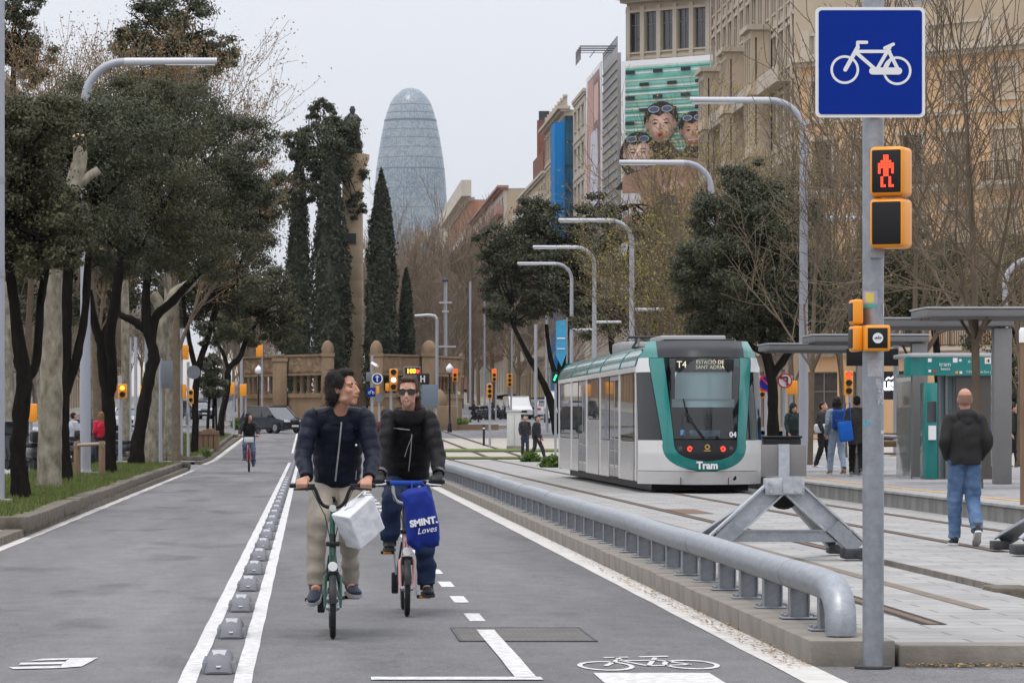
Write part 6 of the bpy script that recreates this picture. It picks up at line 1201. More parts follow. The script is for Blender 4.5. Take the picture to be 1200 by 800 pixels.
# ================================================================ vehicles
def car(name, label, cat, loc, rz, col, group=None, L=4.5, Wd=1.82, H=1.62, van=False):
    th = thing(name, label, cat, loc, group, rz); B = lambda mb, n, m, sm=35, p=None: mb.build(n, m, p or th, sm, local=True)
    paint = mat('car_paint', col, .25, spec=.5, coat=.6); h = Wd/2
    prof = [(-L/2, .35), (-L/2-.02, .62), (-L/2+.06, .80), (-L/2+.95, .98), (L/2-.1, 1.0), (L/2, .8), (L/2, .35)]        # nose at -y
    if van: prof = [(-L/2, .35), (-L/2-.02, .7), (-L/2+.3, .95), (-L/2+.8, 1.1), (L/2-.05, 1.12), (L/2, .9), (L/2, .35)]
    rg = [[(sx*h*w, y, z) for y, z in prof] for sx, w in ((-1, .9), (-1, .99), (-1, 1.0))]
    mb = MB(); xs = [(-h*.93, .94), (-h, 1.0), (h, 1.0), (h*.93, .94)]
    mb.rings([[(x, y*(k if abs(y) > L/2-.3 else 1), .35+(z-.35)*1.0) for y, z in prof] for x, k in xs], True); B(mb, 'body', paint)
    r0, r1 = (-L/2+.95, L/2-.12); top = H-.02
    g = [(r0, .97), (r0+.85, top), (r1-.45, top-.02), (r1, 1.0)] if not van else [(r0-.1, 1.09), (r0+.55, top), (r1, top), (r1+.02, 1.1)]
    B(MB().rings([[(x, y, z) for y, z in g] for x in (-h*.92, h*.92)], True), 'greenhouse', MT['glass'] if not van else paint); 
    B(MB().rbox(-h*.80, h*.80, g[1][0]-.05, g[2][0]+.1, top-.03, top+.03, .025), 'roof', paint)
    for s in (-1, 1):
        for a, b in ((0, 1), (3, 2)): m2 = MB(); beam(m2, (s*h*.92, g[a][0], g[a][1]), (s*h*.83, g[b][0], g[b][1]), .07, .08); B(m2, 'pillar', paint)
        m2 = MB(); beam(m2, (s*h*.93, .1, 1.0), (s*h*.85, .1, top), .07, .09); B(m2, 'pillar', paint)
        B(MB().rbox(s*(h+.08)-.08, s*(h+.08)+.08, r0+.35, r0+.5, .98, 1.12, .02), 'mirror', paint)
        B(MB().rbox(s*h*.66-.22, s*h*.66+.22, -L/2-.035, -L/2+.1, .68, .80, .02), 'headlight', MT['white']); B(MB().rbox(s*h*.78-.14, s*h*.78+.14, L/2-.08, L/2+.02, .72, .9, .02), 'tail_lamp', MT['red'])
        for y in (-L/2+.82, L/2-.85):
            w = B(MB().lathe([(.2, -.11), (.32, -.11), (.34, -.07), (.34, .07), (.32, .11), (.2, .11)], 22, (s*(h-.1), y, .34), axis='X'), 'wheel', MT['rubber']); B(MB().lathe([(.05, -.115), (.21, -.115), (.21, .115), (.05, .115)], 16, (s*(h-.1), y, .34), axis='X'), 'rim', MT['galv'], p=w)
    B(MB().rbox(-h*.5, h*.5, -L/2-.03, -L/2+.05, .50, .72, .02), 'grille', MT['black']); B(MB().rbox(-.26, .26, -L/2-.045, -L/2-.02, .40, .50, .005), 'number_plate', MT['white']); B(MB().rbox(-h*.95, h*.95, -L/2-.01, L/2+.01, .24, .36, .02), 'sill', MT['tramblack'])
    return th
Yc = 226; car('parked_car', 'dark blue sport utility car turning at the roundabout left of the monument', 'car', (XX(320, Yc), Yc, gz(Yc)), R(38), (.012, .018, .03), L=4.4, H=1.66)
for px, Y, rz, col, la, van in ((606, 300, 6, (.55, .55, .55), 'small white van among the parked scooters', True), (628, 330, 180, (.06, .06, .07), 'dark car farther along the far avenue', False), (640, 300, 180, (.5, .5, .52), 'silver car behind the utility cabinet', False), (100, 150, 10, (.10, .11, .13), 'dark car behind the guarded oak', False), (40, 170, 0, (.45, .45, .47), 'silver car behind the first oaks', False), (150, 240, 0, (.5, .5, .5), 'pale car far behind the leaning oak', False), (230, 300, 20, (.1, .1, .12), 'dark car far down the left carriageway', False)):
    car('parked_car', la, 'car' if not van else 'van', (XX(px, Y), Y, gz(Y)), R(rz), col, 'parked vehicles', van=van, H=1.85 if van else 1.5)
car('van', 'white panel van with yellow flash far on the right carriageway', 'van', (XX(655, 280), 280, gz(280)), R(0), (.6, .6, .6), 'parked vehicles', L=5.4, Wd=2.0, H=2.4, van=True)
def scooter(label, loc, rz, col, group):
    th = thing('motor_scooter', label, 'scooter', loc, group, rz); B = lambda mb, n, m: mb.build(n, m, th, 40, local=True); pt = mat('scooter_paint', col, .3, coat=.5)
    for y in (-.62, .62): B(MB().lathe([(.15, -.05), (.24, -.06), (.26, 0), (.24, .06), (.15, .05)], 18, (0, y, .26), axis='X'), 'wheel', MT['rubber'])
    B(MB().rbox(-.17, .17, .05, .95, .42, .72, .09), 'rear_body', pt); B(MB().rbox(-.14, .14, .0, .85, .72, .82, .04), 'seat', MT['black']); B(MB().rbox(-.13, .13, -.35, .1, .28, .36, .03), 'footboard', MT['dark'])
    mb = MB(); beam(mb, (0, -.42, .3), (0, -.58, .98), .34, .14); B(mb, 'front_shield', pt); B(MB().tube([(0, -.62, .26), (0, -.5, .95)], .04, 8), 'fork', MT['dark']); B(MB().tube([(-.34, -.42, 1.05), (0, -.52, 1.0), (.34, -.42, 1.05)], .02, 6), 'handlebar', MT['black'])
    mb = MB(); beam(mb, (0, -.56, .98), (0, -.42, 1.38), .34, .02); B(mb, 'windshield', MT['glass']); B(MB().rbox(-.17, .17, .75, 1.1, .84, 1.12, .06), 'top_box', MT['black']); B(MB().ell((0, -.66, .85), (.09, .05, .07)), 'headlight', MT['white'])
    return th
s0 = scooter('parked motor scooter in the row along the far avenue', (XX(565, 292), 292, gz(292)), R(70), (.03, .03, .035), 'scooters parked along the far avenue')
for i, px in enumerate((571, 578, 584, 589, 596, 617, 622)): clone(s0, (XX(px, 294+i*2), 294+i*2, gz(294+i*2)), R(60+i*7))
s1 = scooter('dark motor scooter parked behind the first left oaks', (XX(32, 96), 96, 0), R(200), (.02, .02, .025), 'scooters parked behind the left trees')
for px, Y, rz in ((90, 104, 150), (103, 110, 170), (148, 125, 120), (20, 104, 210), (155, 131, 140)): clone(s1, (XX(px, Y), Y, 0), R(rz))
s1.location.z = 0
for o in [o for o in bpy.data.objects if o.name.startswith('motor_scooter') and o.location.y < 112]: o.location.z = .1; o['label'] = 'dark motor scooter parked on the footway behind the left oaks'
for o in [o for o in bpy.data.objects if o.name.startswith('motor_scooter') and 112 < o.location.y < 140]: o['label'] = 'dark motor scooter parked on the cross road behind the left oaks'
# ================================================================ bicycles
def wheel(th, y, r=.205, tyre=.02, spokes=14, rz=0, name='wheel', x=0):
    w = MB(); n = 40; m = 10; rg = []
    for i in range(n+1):
        a = 2*math.pi*i/n; rg.append([(x+tyre*math.cos(2*math.pi*j/m), y+(r-tyre+tyre*math.sin(2*math.pi*j/m))*math.cos(a), r+(r-tyre+tyre*math.sin(2*math.pi*j/m))*math.sin(a)) for j in range(m)])
    o = w.rings(rg, False).build(name, MT['rubber'], th, 60, local=True)
    k = MB(); rg = []
    for i in range(n+1):
        a = 2*math.pi*i/n; rg.append([(x+dx, y+rr*math.cos(a), r+rr*math.sin(a)) for dx, rr in ((-.011, r-2*tyre+.004), (.011, r-2*tyre+.004), (.011, r-2*tyre-.012), (-.011, r-2*tyre-.012))])
    k.rings(rg, False); k.build('rim', MT['galv_lt'], o, 60, local=True)
    s = MB(); s.lathe([(.016, -.045), (.02, -.03), (.02, .03), (.016, .045)], 10, (x, y, r), axis='X')
    for i in range(spokes):
        a = 2*math.pi*i/spokes; s.tube([(x+(.025 if i % 2 else -.025), y+.018*math.cos(a+.6), r+.018*math.sin(a+.6)), (x, y+(r-2*tyre)*math.cos(a), r+(r-2*tyre)*math.sin(a))], .0013, 3)
    tag(s.build('spokes', MT['galv'], o, None, local=True), kind='stuff'); return o
def folding_bike(label, loc, frame_col, stem_col, bar_col, ca, style, rz=0, head_col=None, bz=1.0, name='folding_bicycle', bbz=.29):
    th = thing(name, label, 'bicycle', loc, None, rz); B = lambda mb, n, m, sm=50: mb.build(n, m, th, sm, local=True)
    fm = mat('bike_frame', frame_col, .3, coat=.5); sm_ = mat('bike_stem', stem_col, .35, coat=.3); hm = mat('bike_head', head_col, .35) if head_col else fm
    wheel(th, 0); wheel(th, 1.02, name='rear_wheel')
    B(MB().tube([(0, .09, .43), (0, .14, .60)], .024, 12), 'head_tube', hm)
    for s in (-1, 1): B(MB().tube([(s*.012, .085, .44), (s*.05, .07, .41), (s*.052, .02, .26), (s*.05, 0, .205)], [.014, .013, .011, .009], 8), 'fork_blade', hm if head_col else fm)
    B(MB().tube([(0, .12, .53), (0, .28, .44), (0, .45, .39), (0, .62, .36)], .022, 10), 'main_tube', fm); B(MB().tube([(0, .60, .28), (0, .84, .84)], .018, 10), 'seat_tube', fm)
    for s in (-1, 1): B(MB().tube([(s*.02, .62, .30), (s*.06, 1.02, .205)], .011, 8), 'chainstay', fm); B(MB().tube([(s*.02, .72, .52), (s*.06, 1.02, .205)], .009, 8), 'seat_stay', fm)
    B(MB().tube([(0, .14, .60), (0, .17, .68)], .021, 12).rbox(-.045, .045, .10, .18, .605, .635, .006), 'stem_hinge', MT['black']); B(MB().tube([(0, .17, .68), (0, .225, bz-.14)], .017, 12), 'stem', sm_)
    yb = .235
    if style == 'm':
        hb = MB(); P = [(-.27, yb+.02, bz), (-.155, yb+.005, bz), (-.125, yb-.005, bz-.012), (-.105, yb-.01, bz-.05), (-.085, yb-.01, bz-.10), (-.055, yb-.01, bz-.135), (0, yb-.01, bz-.145), (.055, yb-.01, bz-.135), (.085, yb-.01, bz-.10), (.105, yb-.01, bz-.05), (.125, yb-.005, bz-.012), (.155, yb+.005, bz), (.27, yb+.02, bz)]
    else:
        P = [(-.25, yb+.03, bz), (-.12, yb+.0, bz), (-.10, yb-.01, bz-.02), (-.095, yb-.015, bz-.08), (-.08, yb-.015, bz-.13), (-.045, yb-.015, bz-.155), (0, yb-.015, bz-.16), (.045, yb-.015, bz-.155), (.08, yb-.015, bz-.13), (.095, yb-.015, bz-.08), (.10, yb-.01, bz-.02), (.12, yb+.0, bz), (.25, yb+.03, bz)]
    q, r_ = smooth_path([Vector(p) for p in P], [.0125]*len(P), 3); B(MB().tube(q, r_, 10), 'handlebar', mat('bar', bar_col, .3, metal=.5))
    for s in (-1, 1):
        B(MB().tube([(s*.285, yb+.023, bz), (s*.165, yb+.006, bz)], .0165, 12), 'grip', MT['black'])
        B(MB().tube([(s*.145, yb-.02, bz-.012), (s*.175, yb-.05, bz-.02), (s*.26, yb-.065, bz-.025)], [.012, .008, .006], 8), 'brake_lever', MT['black'] if style == 'm' else MT['galv_lt']); B(MB().rbox(s*.135-.018, s*.135+.018, yb-.035, yb+.015, bz-.03, bz+.012, .006), 'lever_clamp', MT['black'])
        B(MB().tube([(s*.14, yb-.03, bz-.02), (s*.11, yb-.075, bz-.08), (s*.05, yb-.08, bz-.2), (s*.015, yb-.06, bz-.36), (s*.01, .06, .50)], .0035, 5), 'cable', MT['black'])
    B(MB().lathe([(.03, -.04), (.032, -.02), (.02, .02)], 16, (0, .035, .475), axis='Y'), 'headlight', MT['white']); B(MB().lathe([(.024, -.012), (.024, .004)], 16, (0, yb-.03, bz-.15), axis='Y'), 'reflector', mat('reflector', (.5, .52, .5), .2))
    B(MB().rbox(-.03, .03, .01, .06, .405, .44, .008).tube([(-.032, .01, .44), (-.036, .0, .38)], .009, 6).tube([(.032, .01, .44), (.036, .0, .38)], .009, 6), 'brake_caliper', MT['black'])
    mg = MB(); rg = []
    for i in range(13): a = R(50+10*i); rg.append([(x, (.218)*math.cos(a), .205+.218*math.sin(a)-abs(x)*.3) for x in (-.024, -.012, 0, .012, .024)])
    B(mg.rings(rg, False, 0, False), 'mudguard', MT['black'])
    a = R(ca); bb = Vector((0, .45, bbz))
    B(MB().lathe([(.075, -.006), (.078, 0), (.075, .006)], 28, (-.055, bb.y, bb.z), axis='X'), 'chainring', MT['dark'])
    for s, q in ((-1, a), (1, a+math.pi)):
        e = bb+Vector((s*.085, -.165*math.cos(q), .165*math.sin(q))); m2 = MB(); beam(m2, (s*.07, bb.y, bb.z), e, .022, .014, up=(1, 0, 0)); B(m2, 'crank', MT['dark'] if style == 'm' else MT['galv_lt'])
        pd = B(MB().rbox(e.x+(0 if s > 0 else -.10), e.x+(.10 if s > 0 else 0), e.y-.04, e.y+.04, e.z-.012, e.z+.012, .004), 'pedal', MT['black'])
        MB().box(e.x+s*.05-.03, e.x+s*.05+.03, e.y-.044, e.y-.041, e.z-.008, e.z+.008).build('reflector', MT['amber'], pd, None, local=True)
    B(MB().rbox(-.07, .07, .70, .96, .88, .93, .025).rbox(-.025, .025, .62, .72, .885, .925, .015), 'saddle', MT['black'])
    B(MB().rbox(-.10, -.05, .60, .68, .14, .30, .01), 'chain_tensioner', MT['black'])
    return th
MX, MY = XX(390, 24.2), 24.2
folding_bike('green folding bicycle ridden by the man in the navy jacket', (MX, MY, .002), (.004, .06, .035), (.004, .065, .04), (.02, .02, .022), 0, 'm', bz=1.005, bbz=.245)
WX, WY = XX(477, 27.0), 27.0
folding_bike('black-stemmed folding bicycle with pink head tube and blue padded bar', (WX, WY, .002), (.02, .02, .022), (.012, .012, .014), (.4, .41, .43), 90, 'u', head_col=(.55, .28, .28), bz=.985)
# ================================================================ people
def wrn(seed, amp, f, aniso=(1, 1, 1)):
    g = np.random.default_rng(seed); K = g.normal(0, 1, (14, 3))*f*np.array(aniso); ph = g.uniform(0, 6.28, 14)
    return lambda co: amp*np.sum(np.sin(co@K.T+ph), axis=1)/4
def lerp(a, b, t): return Vector(a).lerp(Vector(b), t)
def limb_path(pts, rad, n): # resample through joints smoothly
    q, r = smooth_path([Vector(p) for p in pts], rad, n); return q, r
def finger_hand(mb, wrist, grip, s, axis=Vector((1, 0, 0)), fr=.0095):
    # hand closed on a bar that runs along axis through grip; s: side of the thumb (+1 towards +axis)
    g = Vector(grip); f = Vector((0, -1, 0)); u = Vector((0, 0, 1))
    palm = g-f*.030+u*.026
    mb.tube([wrist, lerp(wrist, palm, .6), palm+f*.012], [.028, .031, .034], 10, flat=(.75, 1.15), up=(0, 0, 1)); mb.ell(palm, (.044, .036, .021), 12, 8)
    for i in range(4):
        x = axis*((i-1.5)*.0205*(-s)); k = (1.0, 1.06, 1.0, .86)[i]
        P = [palm+x+f*.015+u*.006, g+x+f*.016*k+u*.031, g+x+f*.032*k+u*.008, g+x+f*.026*k-u*.020, g+x+f*.002-u*.031]
        mb.tube(P, [fr*1.15, fr*1.1, fr*1.08, fr, fr*.85], 8)
    b = axis*s; mb.tube([palm+b*.036-u*.006, g+b*.055+u*.004-f*.008, g+b*.050-u*.022+f*.006, g+b*.030-u*.032+f*.016], [.013, .0115, .0105, .009], 8)
def loose_hand(mb, wrist, d, side, fr=.0085):
    d = Vector(d).normalized(); wrist = Vector(wrist); x = Vector((0, 1, 0)); palm = wrist+d*.05
    mb.tube([wrist-d*.02, wrist+d*.02, palm+d*.035], [.026, .031, .034], 10, flat=(.55, 1.15), up=(1, 0, 0))
    inw = Vector((-side, 0, 0))
    for i in range(4):
        o = x*((i-1.5)*.019); L = (.066, .074, .07, .056)[i]; p = palm+d*.03+o
        mb.tube([p, p+d*L*.5+inw*.006, p+d*L*.8+inw*.022, p+d*L*.92+inw*.036], [fr*1.1, fr, fr*.95, fr*.8], 7)
    mb.tube([palm-x*.028-d*.02, palm-x*.046+d*.015+inw*.012, palm-x*.044+d*.045+inw*.02], [.012, .0105, .009], 7)
def head_parts(mb, M4, nose=1.0, fem=False):
    E = lambda c, r: mb.ell(M4 @ Vector(c), r, 18, 12, M=M4.to_3x3())
    E((0, .018, .032), (.074, .094, .086)); E((0, -.018, -.030), (.061, .072, .078)); E((0, -.020, -.058 if fem else -.062), (.046 if fem else .050, .060, .048)); E((0, -.066 if fem else -.068, -.094 if fem else -.098), (.019 if fem else .024, .020, .018))
    for s in (-1, 1):
        E((s*(.038 if fem else .042), -.050 if fem else -.056, -.018), (.024, .024 if fem else .026, .022)); E((s*.034, -.060 if fem else -.065, .028), (.026, .014, .011)); E((s*.074, .014, -.006), (.011, .022, .033)); E((s*(.038 if fem else .046), -.01, -.068 if fem else -.072), (.018, .04, .022)); E((s*.012, -.096, -.036), (.008, .011, .008))
    mb.tube([M4 @ Vector(p) for p in ((0, -.080, .018), (0, -.096, -.004), (0, -.1085*nose, -.028), (0, -.098, -.040))], [.010, .0105, .0125, .009], 8); E((0, -.084, -.058), (.026, .014, .016)); E((0, -.074, -.082), (.022, .018, .012))
def person(label, loc, rz, J, jk, tr, shoe_c=(.02, .02, .02), vox=.012, yaw=0, pitch=0, tilt=0, hair=None, quilt=0, hands='loose', sole=(.6, .6, .6), jmat=None, tmat=None, group=None, jr=1.0, collar=True, skin=None, tr_r=1.0, hem=0.0, shoe_dirs=None, leg_r=None, glove=None, sleeve_cut=0, fem=False):
    th = thing('person', label, 'person', loc, group, rz); P = {k: Vector(v) for k, v in J.items()}
    sk = skin or MT['skin']; jm = jmat or mat('jacket', jk, .6, var=.15, scale=6); tm = tmat or mat('trousers', tr, .85, var=.15, scale=5)
    hd = P['head']; M4 = Matrix.Translation(hd) @ Matrix.Rotation(R(yaw), 4, 'Z') @ Matrix.Rotation(R(pitch), 4, 'X') @ Matrix.Rotation(R(tilt), 4, 'Y')
    if fem: M4 = M4 @ Matrix.Scale(.945, 4)
    # body: one continuous surface
    b = MB(); head_parts(b, M4, .96 if fem else 1.0, fem); nb = lerp(P['shL'], P['shR'], .5)+Vector((0, .02, .02))
    b.tube([M4 @ Vector((0, .012, -.05)), lerp(M4 @ Vector((0, .025, -.09)), nb, .5), nb-Vector((0, 0, .06))], [.050, .050, .064], 14)
    pv = P['pelvis']; ch = lerp(pv, nb, .62)
    b.tube([pv-Vector((0, 0, .06)), pv, lerp(pv, nb, .33), ch, nb-Vector((0, 0, .05))], [.10, .11, .10, .105, .06], 16, flat=(.8, 1.1), up=(0, 1, 0))
    for s in 'LR':
        b.tube(*limb_path([P['sh'+s], P['el'+s], P['wr'+s]], [.036, .032, .027], 5), 10); b.tube(*limb_path([P['hp'+s], P['kn'+s], P['an'+s]], [.055, .036, .032], 5), 10)
        b.tube([P['sh'+s]-Vector((0, 0, .03)), lerp(P['sh'+s], nb, .7)-Vector((0, 0, .05))], [.035, .04], 10)
        sg = 1 if s == 'L' else -1
        if hands == 'grip': finger_hand(b, P['wr'+s], P['gr'+s], -sg)
        elif hands == 'loose': loose_hand(b, P['wr'+s], P['wr'+s]-P['el'+s], sg)
        b.tube([P['an'+s]+Vector((0, .01, .03)), P['an'+s]-Vector((0, .0, .03)), P['an'+s]+Vector((0, -.06, -.05))], [.034, .036, .03], 8)
    body = link('body', remeshed(b, vox, 2, 'body', sk), th)
    if vox < .01:
        for s in (-1, 1):
            e = MB().ell(M4 @ Vector((s*.031, -.0705, .004)), (.0135, .008, .0052), 10, 6, M=M4.to_3x3()); e.build('eye', mat('eye', (.03, .02, .018), .3), th, 60, local=True)
            MB().tube([M4 @ Vector(p) for p in ((s*.016, -.0785, .025), (s*.032, -.0775, .030), (s*.050, -.063, .026))], [.0036, .0046, .0025], 6).build('eyebrow', MT['hair'], th, 60, local=True)
        MB().tube([M4 @ Vector(p) for p in ((-.029, -.083, -.054), (-.012, -.0965, -.060), (.012, -.0965, -.060), (.029, -.083, -.054))], [.003, .0058, .0058, .003], 8).build('lips', mat('lips', (.34, .13, .11), .5), th, 60, local=True)
    # jacket
    j = MB(); z0 = pv+Vector((0, -.0, hem)); rg = []; n = 40 if quilt else 18
    W0 = abs(P['shL'].x-P['shR'].x)/2
    for i in range(n+1):
        t = i/n; c = lerp(z0, nb+Vector((0, 0, .015)), t)
        rx = float(np.interp(t, [0, .25, .55, .8, .93, 1], [.160, .165, .178, W0*.92, W0*.60, .078]))*jr; ry = float(np.interp(t, [0, .3, .7, .9, 1], [.128, .132, .14, .115, .085]))*jr
        q = 1+quilt*(abs(math.sin(math.pi*t*7))**.6-.6); rg.append([c+Vector((rx*q*math.copysign(abs(math.cos(a))**.85, math.cos(a)), ry*q*math.sin(a), 0)) for a in [2*math.pi*k/28 for k in range(28)]])
    j.rings(rg)
    for s in 'LR':
        w_ = lerp(P['wr'+s], P['el'+s], sleeve_cut); q, r_ = limb_path([lerp(P['sh'+s], nb, .22)+Vector((0, 0, .0)), P['sh'+s]+Vector((0, 0, -.02)), lerp(P['sh'+s], P['el'+s], .5), P['el'+s], lerp(P['el'+s], w_, .55), w_], [k*jr for k in (.074, .073, .067, .061, .054, .044)], 7)
        r_ = [k*(1+1.3*quilt*(abs(math.sin(math.pi*i/len(r_)*9))**.6-.6)) for i, k in enumerate(r_)]
        j.tube(q, r_, 16); j.tube([nb+Vector((0, .01, -.035)), lerp(nb, P['sh'+s], .55)+Vector((0, .005, -.012)), P['sh'+s]+Vector((0, 0, -.015))], [.085*jr, .078*jr, .070*jr], 14)
    if collar:
        c0 = nb+Vector((0, -.012, .0)); j.rings([[c0+Vector(((.088-.010*h)*k*math.cos(a), (.084-.008*h)*k*math.sin(a)+h*.02*(math.sin(a) > 0), -.02+h*.075+(.02*math.sin(a) if h else 0))) for a in [2*math.pi*i/22 for i in range(22)]] for h, k in ((0, 1), (1, 1), (1, .78), (0, .7), (0, 1))], False)
        j.rings([[c0+Vector((.1*math.cos(a), .09*math.sin(a), z)) for a in [2*math.pi*i/16 for i in range(16)]] for z in (-.07, -.02)], True)
    jo = link('jacket', remeshed(j, max(.007, vox*.9), 1 if quilt else 2, 'jacket', jm, disp=wrn(len(label), .0035 if quilt else .005, 26, (1, 1, 1.6))), th)
    # trousers
    t_ = MB(); kk = leg_r or (.094, .076, .066, .058)
    for s in 'LR':
        q, r_ = limb_path([P['hp'+s]+Vector((0, 0, .02)), lerp(P['hp'+s], P['kn'+s], .5), P['kn'+s], lerp(P['kn'+s], P['an'+s], .5), P['an'+s]+Vector((0, .005, -.02))], [kk[0], (kk[0]+kk[1])/2, kk[1], kk[2], kk[3]], 7)
        r_ = [k*tr_r*(1+.03*math.sin(i*2.3)) for i, k in enumerate(r_)]; t_.tube(q, r_, 16)
    t_.tube([pv+Vector((0, 0, .09)), pv+Vector((0, 0, .02)), pv-Vector((0, 0, .06))], [.13, .145, .12], 18, flat=(.85, 1.12), up=(0, 1, 0))
    link('trousers', remeshed(t_, max(.008, vox*.9), 2, 'trousers', tm, disp=wrn(len(label)+3, .006, 22, (1, 1, 1.8))), th)
    # shoes
    for s in 'LR': MB().tube([P['an'+s]+Vector((0, .005, -.05)), P['an'+s]+Vector((0, .005, .07))], [.046, .048], 12).build('sock', mat('sock', (.10, .10, .11), .9), th, 60, local=True)
    for s in 'LR':
        a = P['an'+s]; d = Vector((shoe_dirs or {}).get(s, (0, -1, -.05))).normalized(); up = Vector((0, 0, 1)); up = (up-d*up.dot(d)).normalized(); sd = d.cross(up)
        M5 = Matrix((sd, d, up)).transposed().to_4x4(); M5.translation = a
        sh = MB(); rg = []
        for y, w, h, zb in ((-.075, .02, .03, -.075), (-.065, .032, .085, -.085), (-.03, .037, .10, -.085), (.02, .038, .085, -.085), (.07, .043, .058, -.085), (.12, .046, .042, -.084), (.165, .038, .032, -.08), (.19, .02, .018, -.074)):
            rg.append([M5 @ Vector((w*math.cos(q)*(1 if math.sin(q) < 0 else .9), y, zb+h*(.5+.5*math.sin(q))*(1.0))) for q in [2*math.pi*k/14 for k in range(14)]])
        so_ = sh.rings(rg).build('shoe', mat('shoe', shoe_c, .6, var=.2, scale=30), th, 60, local=True)
        sl_ = MB(); rg = []
        for y, w in ((-.08, .022), (-.065, .036), (-.02, .037), (.04, .04), (.10, .048), (.15, .044), (.185, .026), (.198, .01)): rg.append([M5 @ Vector((x, y, z)) for x, z in ((-w, -.10), (w, -.10), (w, -.078), (-w, -.078))])
        sl_.rings(rg).build('sole', mat('sole', sole, .7), so_, 60, local=True)
    if glove:
        for s in 'LR':
            g = MB(); finger_hand(g, P['wr'+s], P['gr'+s], -1 if s == 'L' else 1, fr=.0125); link('glove', remeshed(g, .007, 1, 'glove', MT['black'], disp=lambda co: np.full(len(co), .003)), th)
            MB().tube([lerp(P['wr'+s], P['el'+s], .02), lerp(P['wr'+s], P['el'+s], .12)], [.046, .048], 14).build('cuff', mat('cuff', (.12, .11, .13), .8), th, 60, local=True)
    # hair
    if hair:
        kind, hm = hair; h = MB(); E = lambda c, r: h.ell(M4 @ Vector(c), r, 18, 12, M=M4.to_3x3())
        if kind == 'swept':
            E((0, .035, .060), (.084, .094, .075)); E((0, .06, .0), (.083, .070, .095)); E((0, .088, -.055), (.070, .040, .055)); E((0, -.008, .104), (.062, .062, .032)); 
            for s in (-1, 1): E((s*.070, .012, .045), (.018, .055, .055)); E((s*.068, .05, -.03), (.022, .04, .055))
        elif kind == 'tied':
            E((0, .040, .060), (.083, .094, .078)); E((0, .065, .01), (.082, .068, .088)); E((.006, .0, .104), (.062, .060, .028)); E((0, .11, -.06), (.05, .04, .08))
            for s in (-1, 1): E((s*.068, .022, .035), (.016, .050, .055)); E((s*.064, .055, -.03), (.022, .035, .05))
            E((.062, .07, -.10), (.034, .04, .085))
        elif kind == 'long':
            E((0, .03, .055), (.086, .096, .078)); E((0, .07, -.03), (.095, .065, .12)); E((0, .085, -.14), (.10, .05, .11))
            for s in (-1, 1): E((s*.075, .0, -.03), (.025, .05, .09))
        elif kind == 'short':
            E((0, .028, .055), (.080, .092, .070)); E((0, .05, .0), (.079, .070, .075))
        elif kind == 'fringe':
            h.rings([[M4 @ Vector((.0775*math.cos(a)*k, .018+.097*math.sin(a)*k, z)) for a in [R(-25+230*i/20) for i in range(21)]] for k, z in ((.94, -.05), (1.0, -.02), (1.01, .02), (.985, .045), (.9, .044), (.9, -.05))], False, 0, False)
        elif kind == 'hood':
            E((0, .03, .03), (.105, .115, .125)); E((0, .06, -.08), (.11, .09, .09))
        if kind == 'fringe': h.build('hair', hm, th, 60, local=True)
        else: ho = link('hair', remeshed(h, max(.006, vox*.8), 2, 'hair', hm, disp=(lambda f1, f2: (lambda co: f1(co)+f2(co)))(wrn(5, .004, 30), wrn(9, .0028, 95, (1, 1, .35)))), th)
        if vox < .007:
            me = ho.data; n = len(me.vertices); co = np.empty(n*3, np.float32); me.vertices.foreach_get('co', co); co = co.reshape(-1, 3); no = np.empty(n*3, np.float32); me.vertices.foreach_get('normal', no); no = no.reshape(-1, 3)
            fl = (M4.to_3x3() @ Vector((0, .85, -.45))).normalized(); fl = np.array(fl); sm = MB(); rs = random.Random(4)
            for i in rs.sample(range(n), min(900, n)):
                p, q_ = co[i], no[i]; t = fl-q_*np.dot(fl, q_); t = t/(np.linalg.norm(t)+1e-6)+np.array([rs.gauss(0, .15) for _ in range(3)]); L = rs.uniform(.03, .06)
                sm.tube([p-q_*.001, p+t*L*.5+q_*.0035, p+t*L+q_*.0015-np.array([0, 0, .006])], [.0012, .0013, .0006], 3)
            tag(sm.build('strands', hm, th, 60, local=True), kind='stuff')
    return th, M4, P
# ---- the man in navy
puff_navy = mat('navy_puffer', (.0045, .0068, .017), .5, spec=.18, var=.35, scale=5, bump=.25, bscale=70); puff_black = mat('black_puffer', (.0055, .005, .006), .6, spec=.2, var=.4, scale=5, bump=.25, bscale=60)
beige = mat('beige_trousers', (.30, .262, .215), .85, var=.10, scale=7, bump=.15, bscale=45); denim_d = mat('dark_denim', (.010, .021, .055), .85, var=.3, scale=9, bump=.1, bscale=200)
J = dict(head=(.082, .50, 1.655), shL=(.222, .62, 1.462), shR=(-.137, .62, 1.462), elL=(.272, .52, 1.205), elR=(-.197, .52, 1.205), wrL=(.243, .315, 1.055), wrR=(-.170, .315, 1.055), grL=(.222, .25, 1.008), grR=(-.205, .25, 1.008),
         pelvis=(.035, .82, .985), hpL=(.115, .80, .945), hpR=(-.055, .80, .945), knL=(.112, .46, .700), knR=(-.104, .36, .755), anL=(.130, .56, .362), anR=(-.112, .335, .362))
for k in ('grL', 'grR'): J[k] = (J[k][0]+.0, .245, 1.007)
man, HM, _ = person('man with swept dark hair in a navy puffer jacket riding and looking aside', (MX, MY, 0), 0, J, (.01, .014, .03), (.3, .26, .2), (.025, .03, .05), .0062, yaw=58, pitch=-4, tilt=0, hair=('swept', MT['hair']), quilt=.055, hands='grip', jmat=puff_navy, tmat=beige, shoe_dirs={'L': (.22, -1, -.06), 'R': (-.18, -1, -.34)}, hem=.0, jr=.98, leg_r=(.094, .075, .064, .057), sole=(.3, .3, .32))
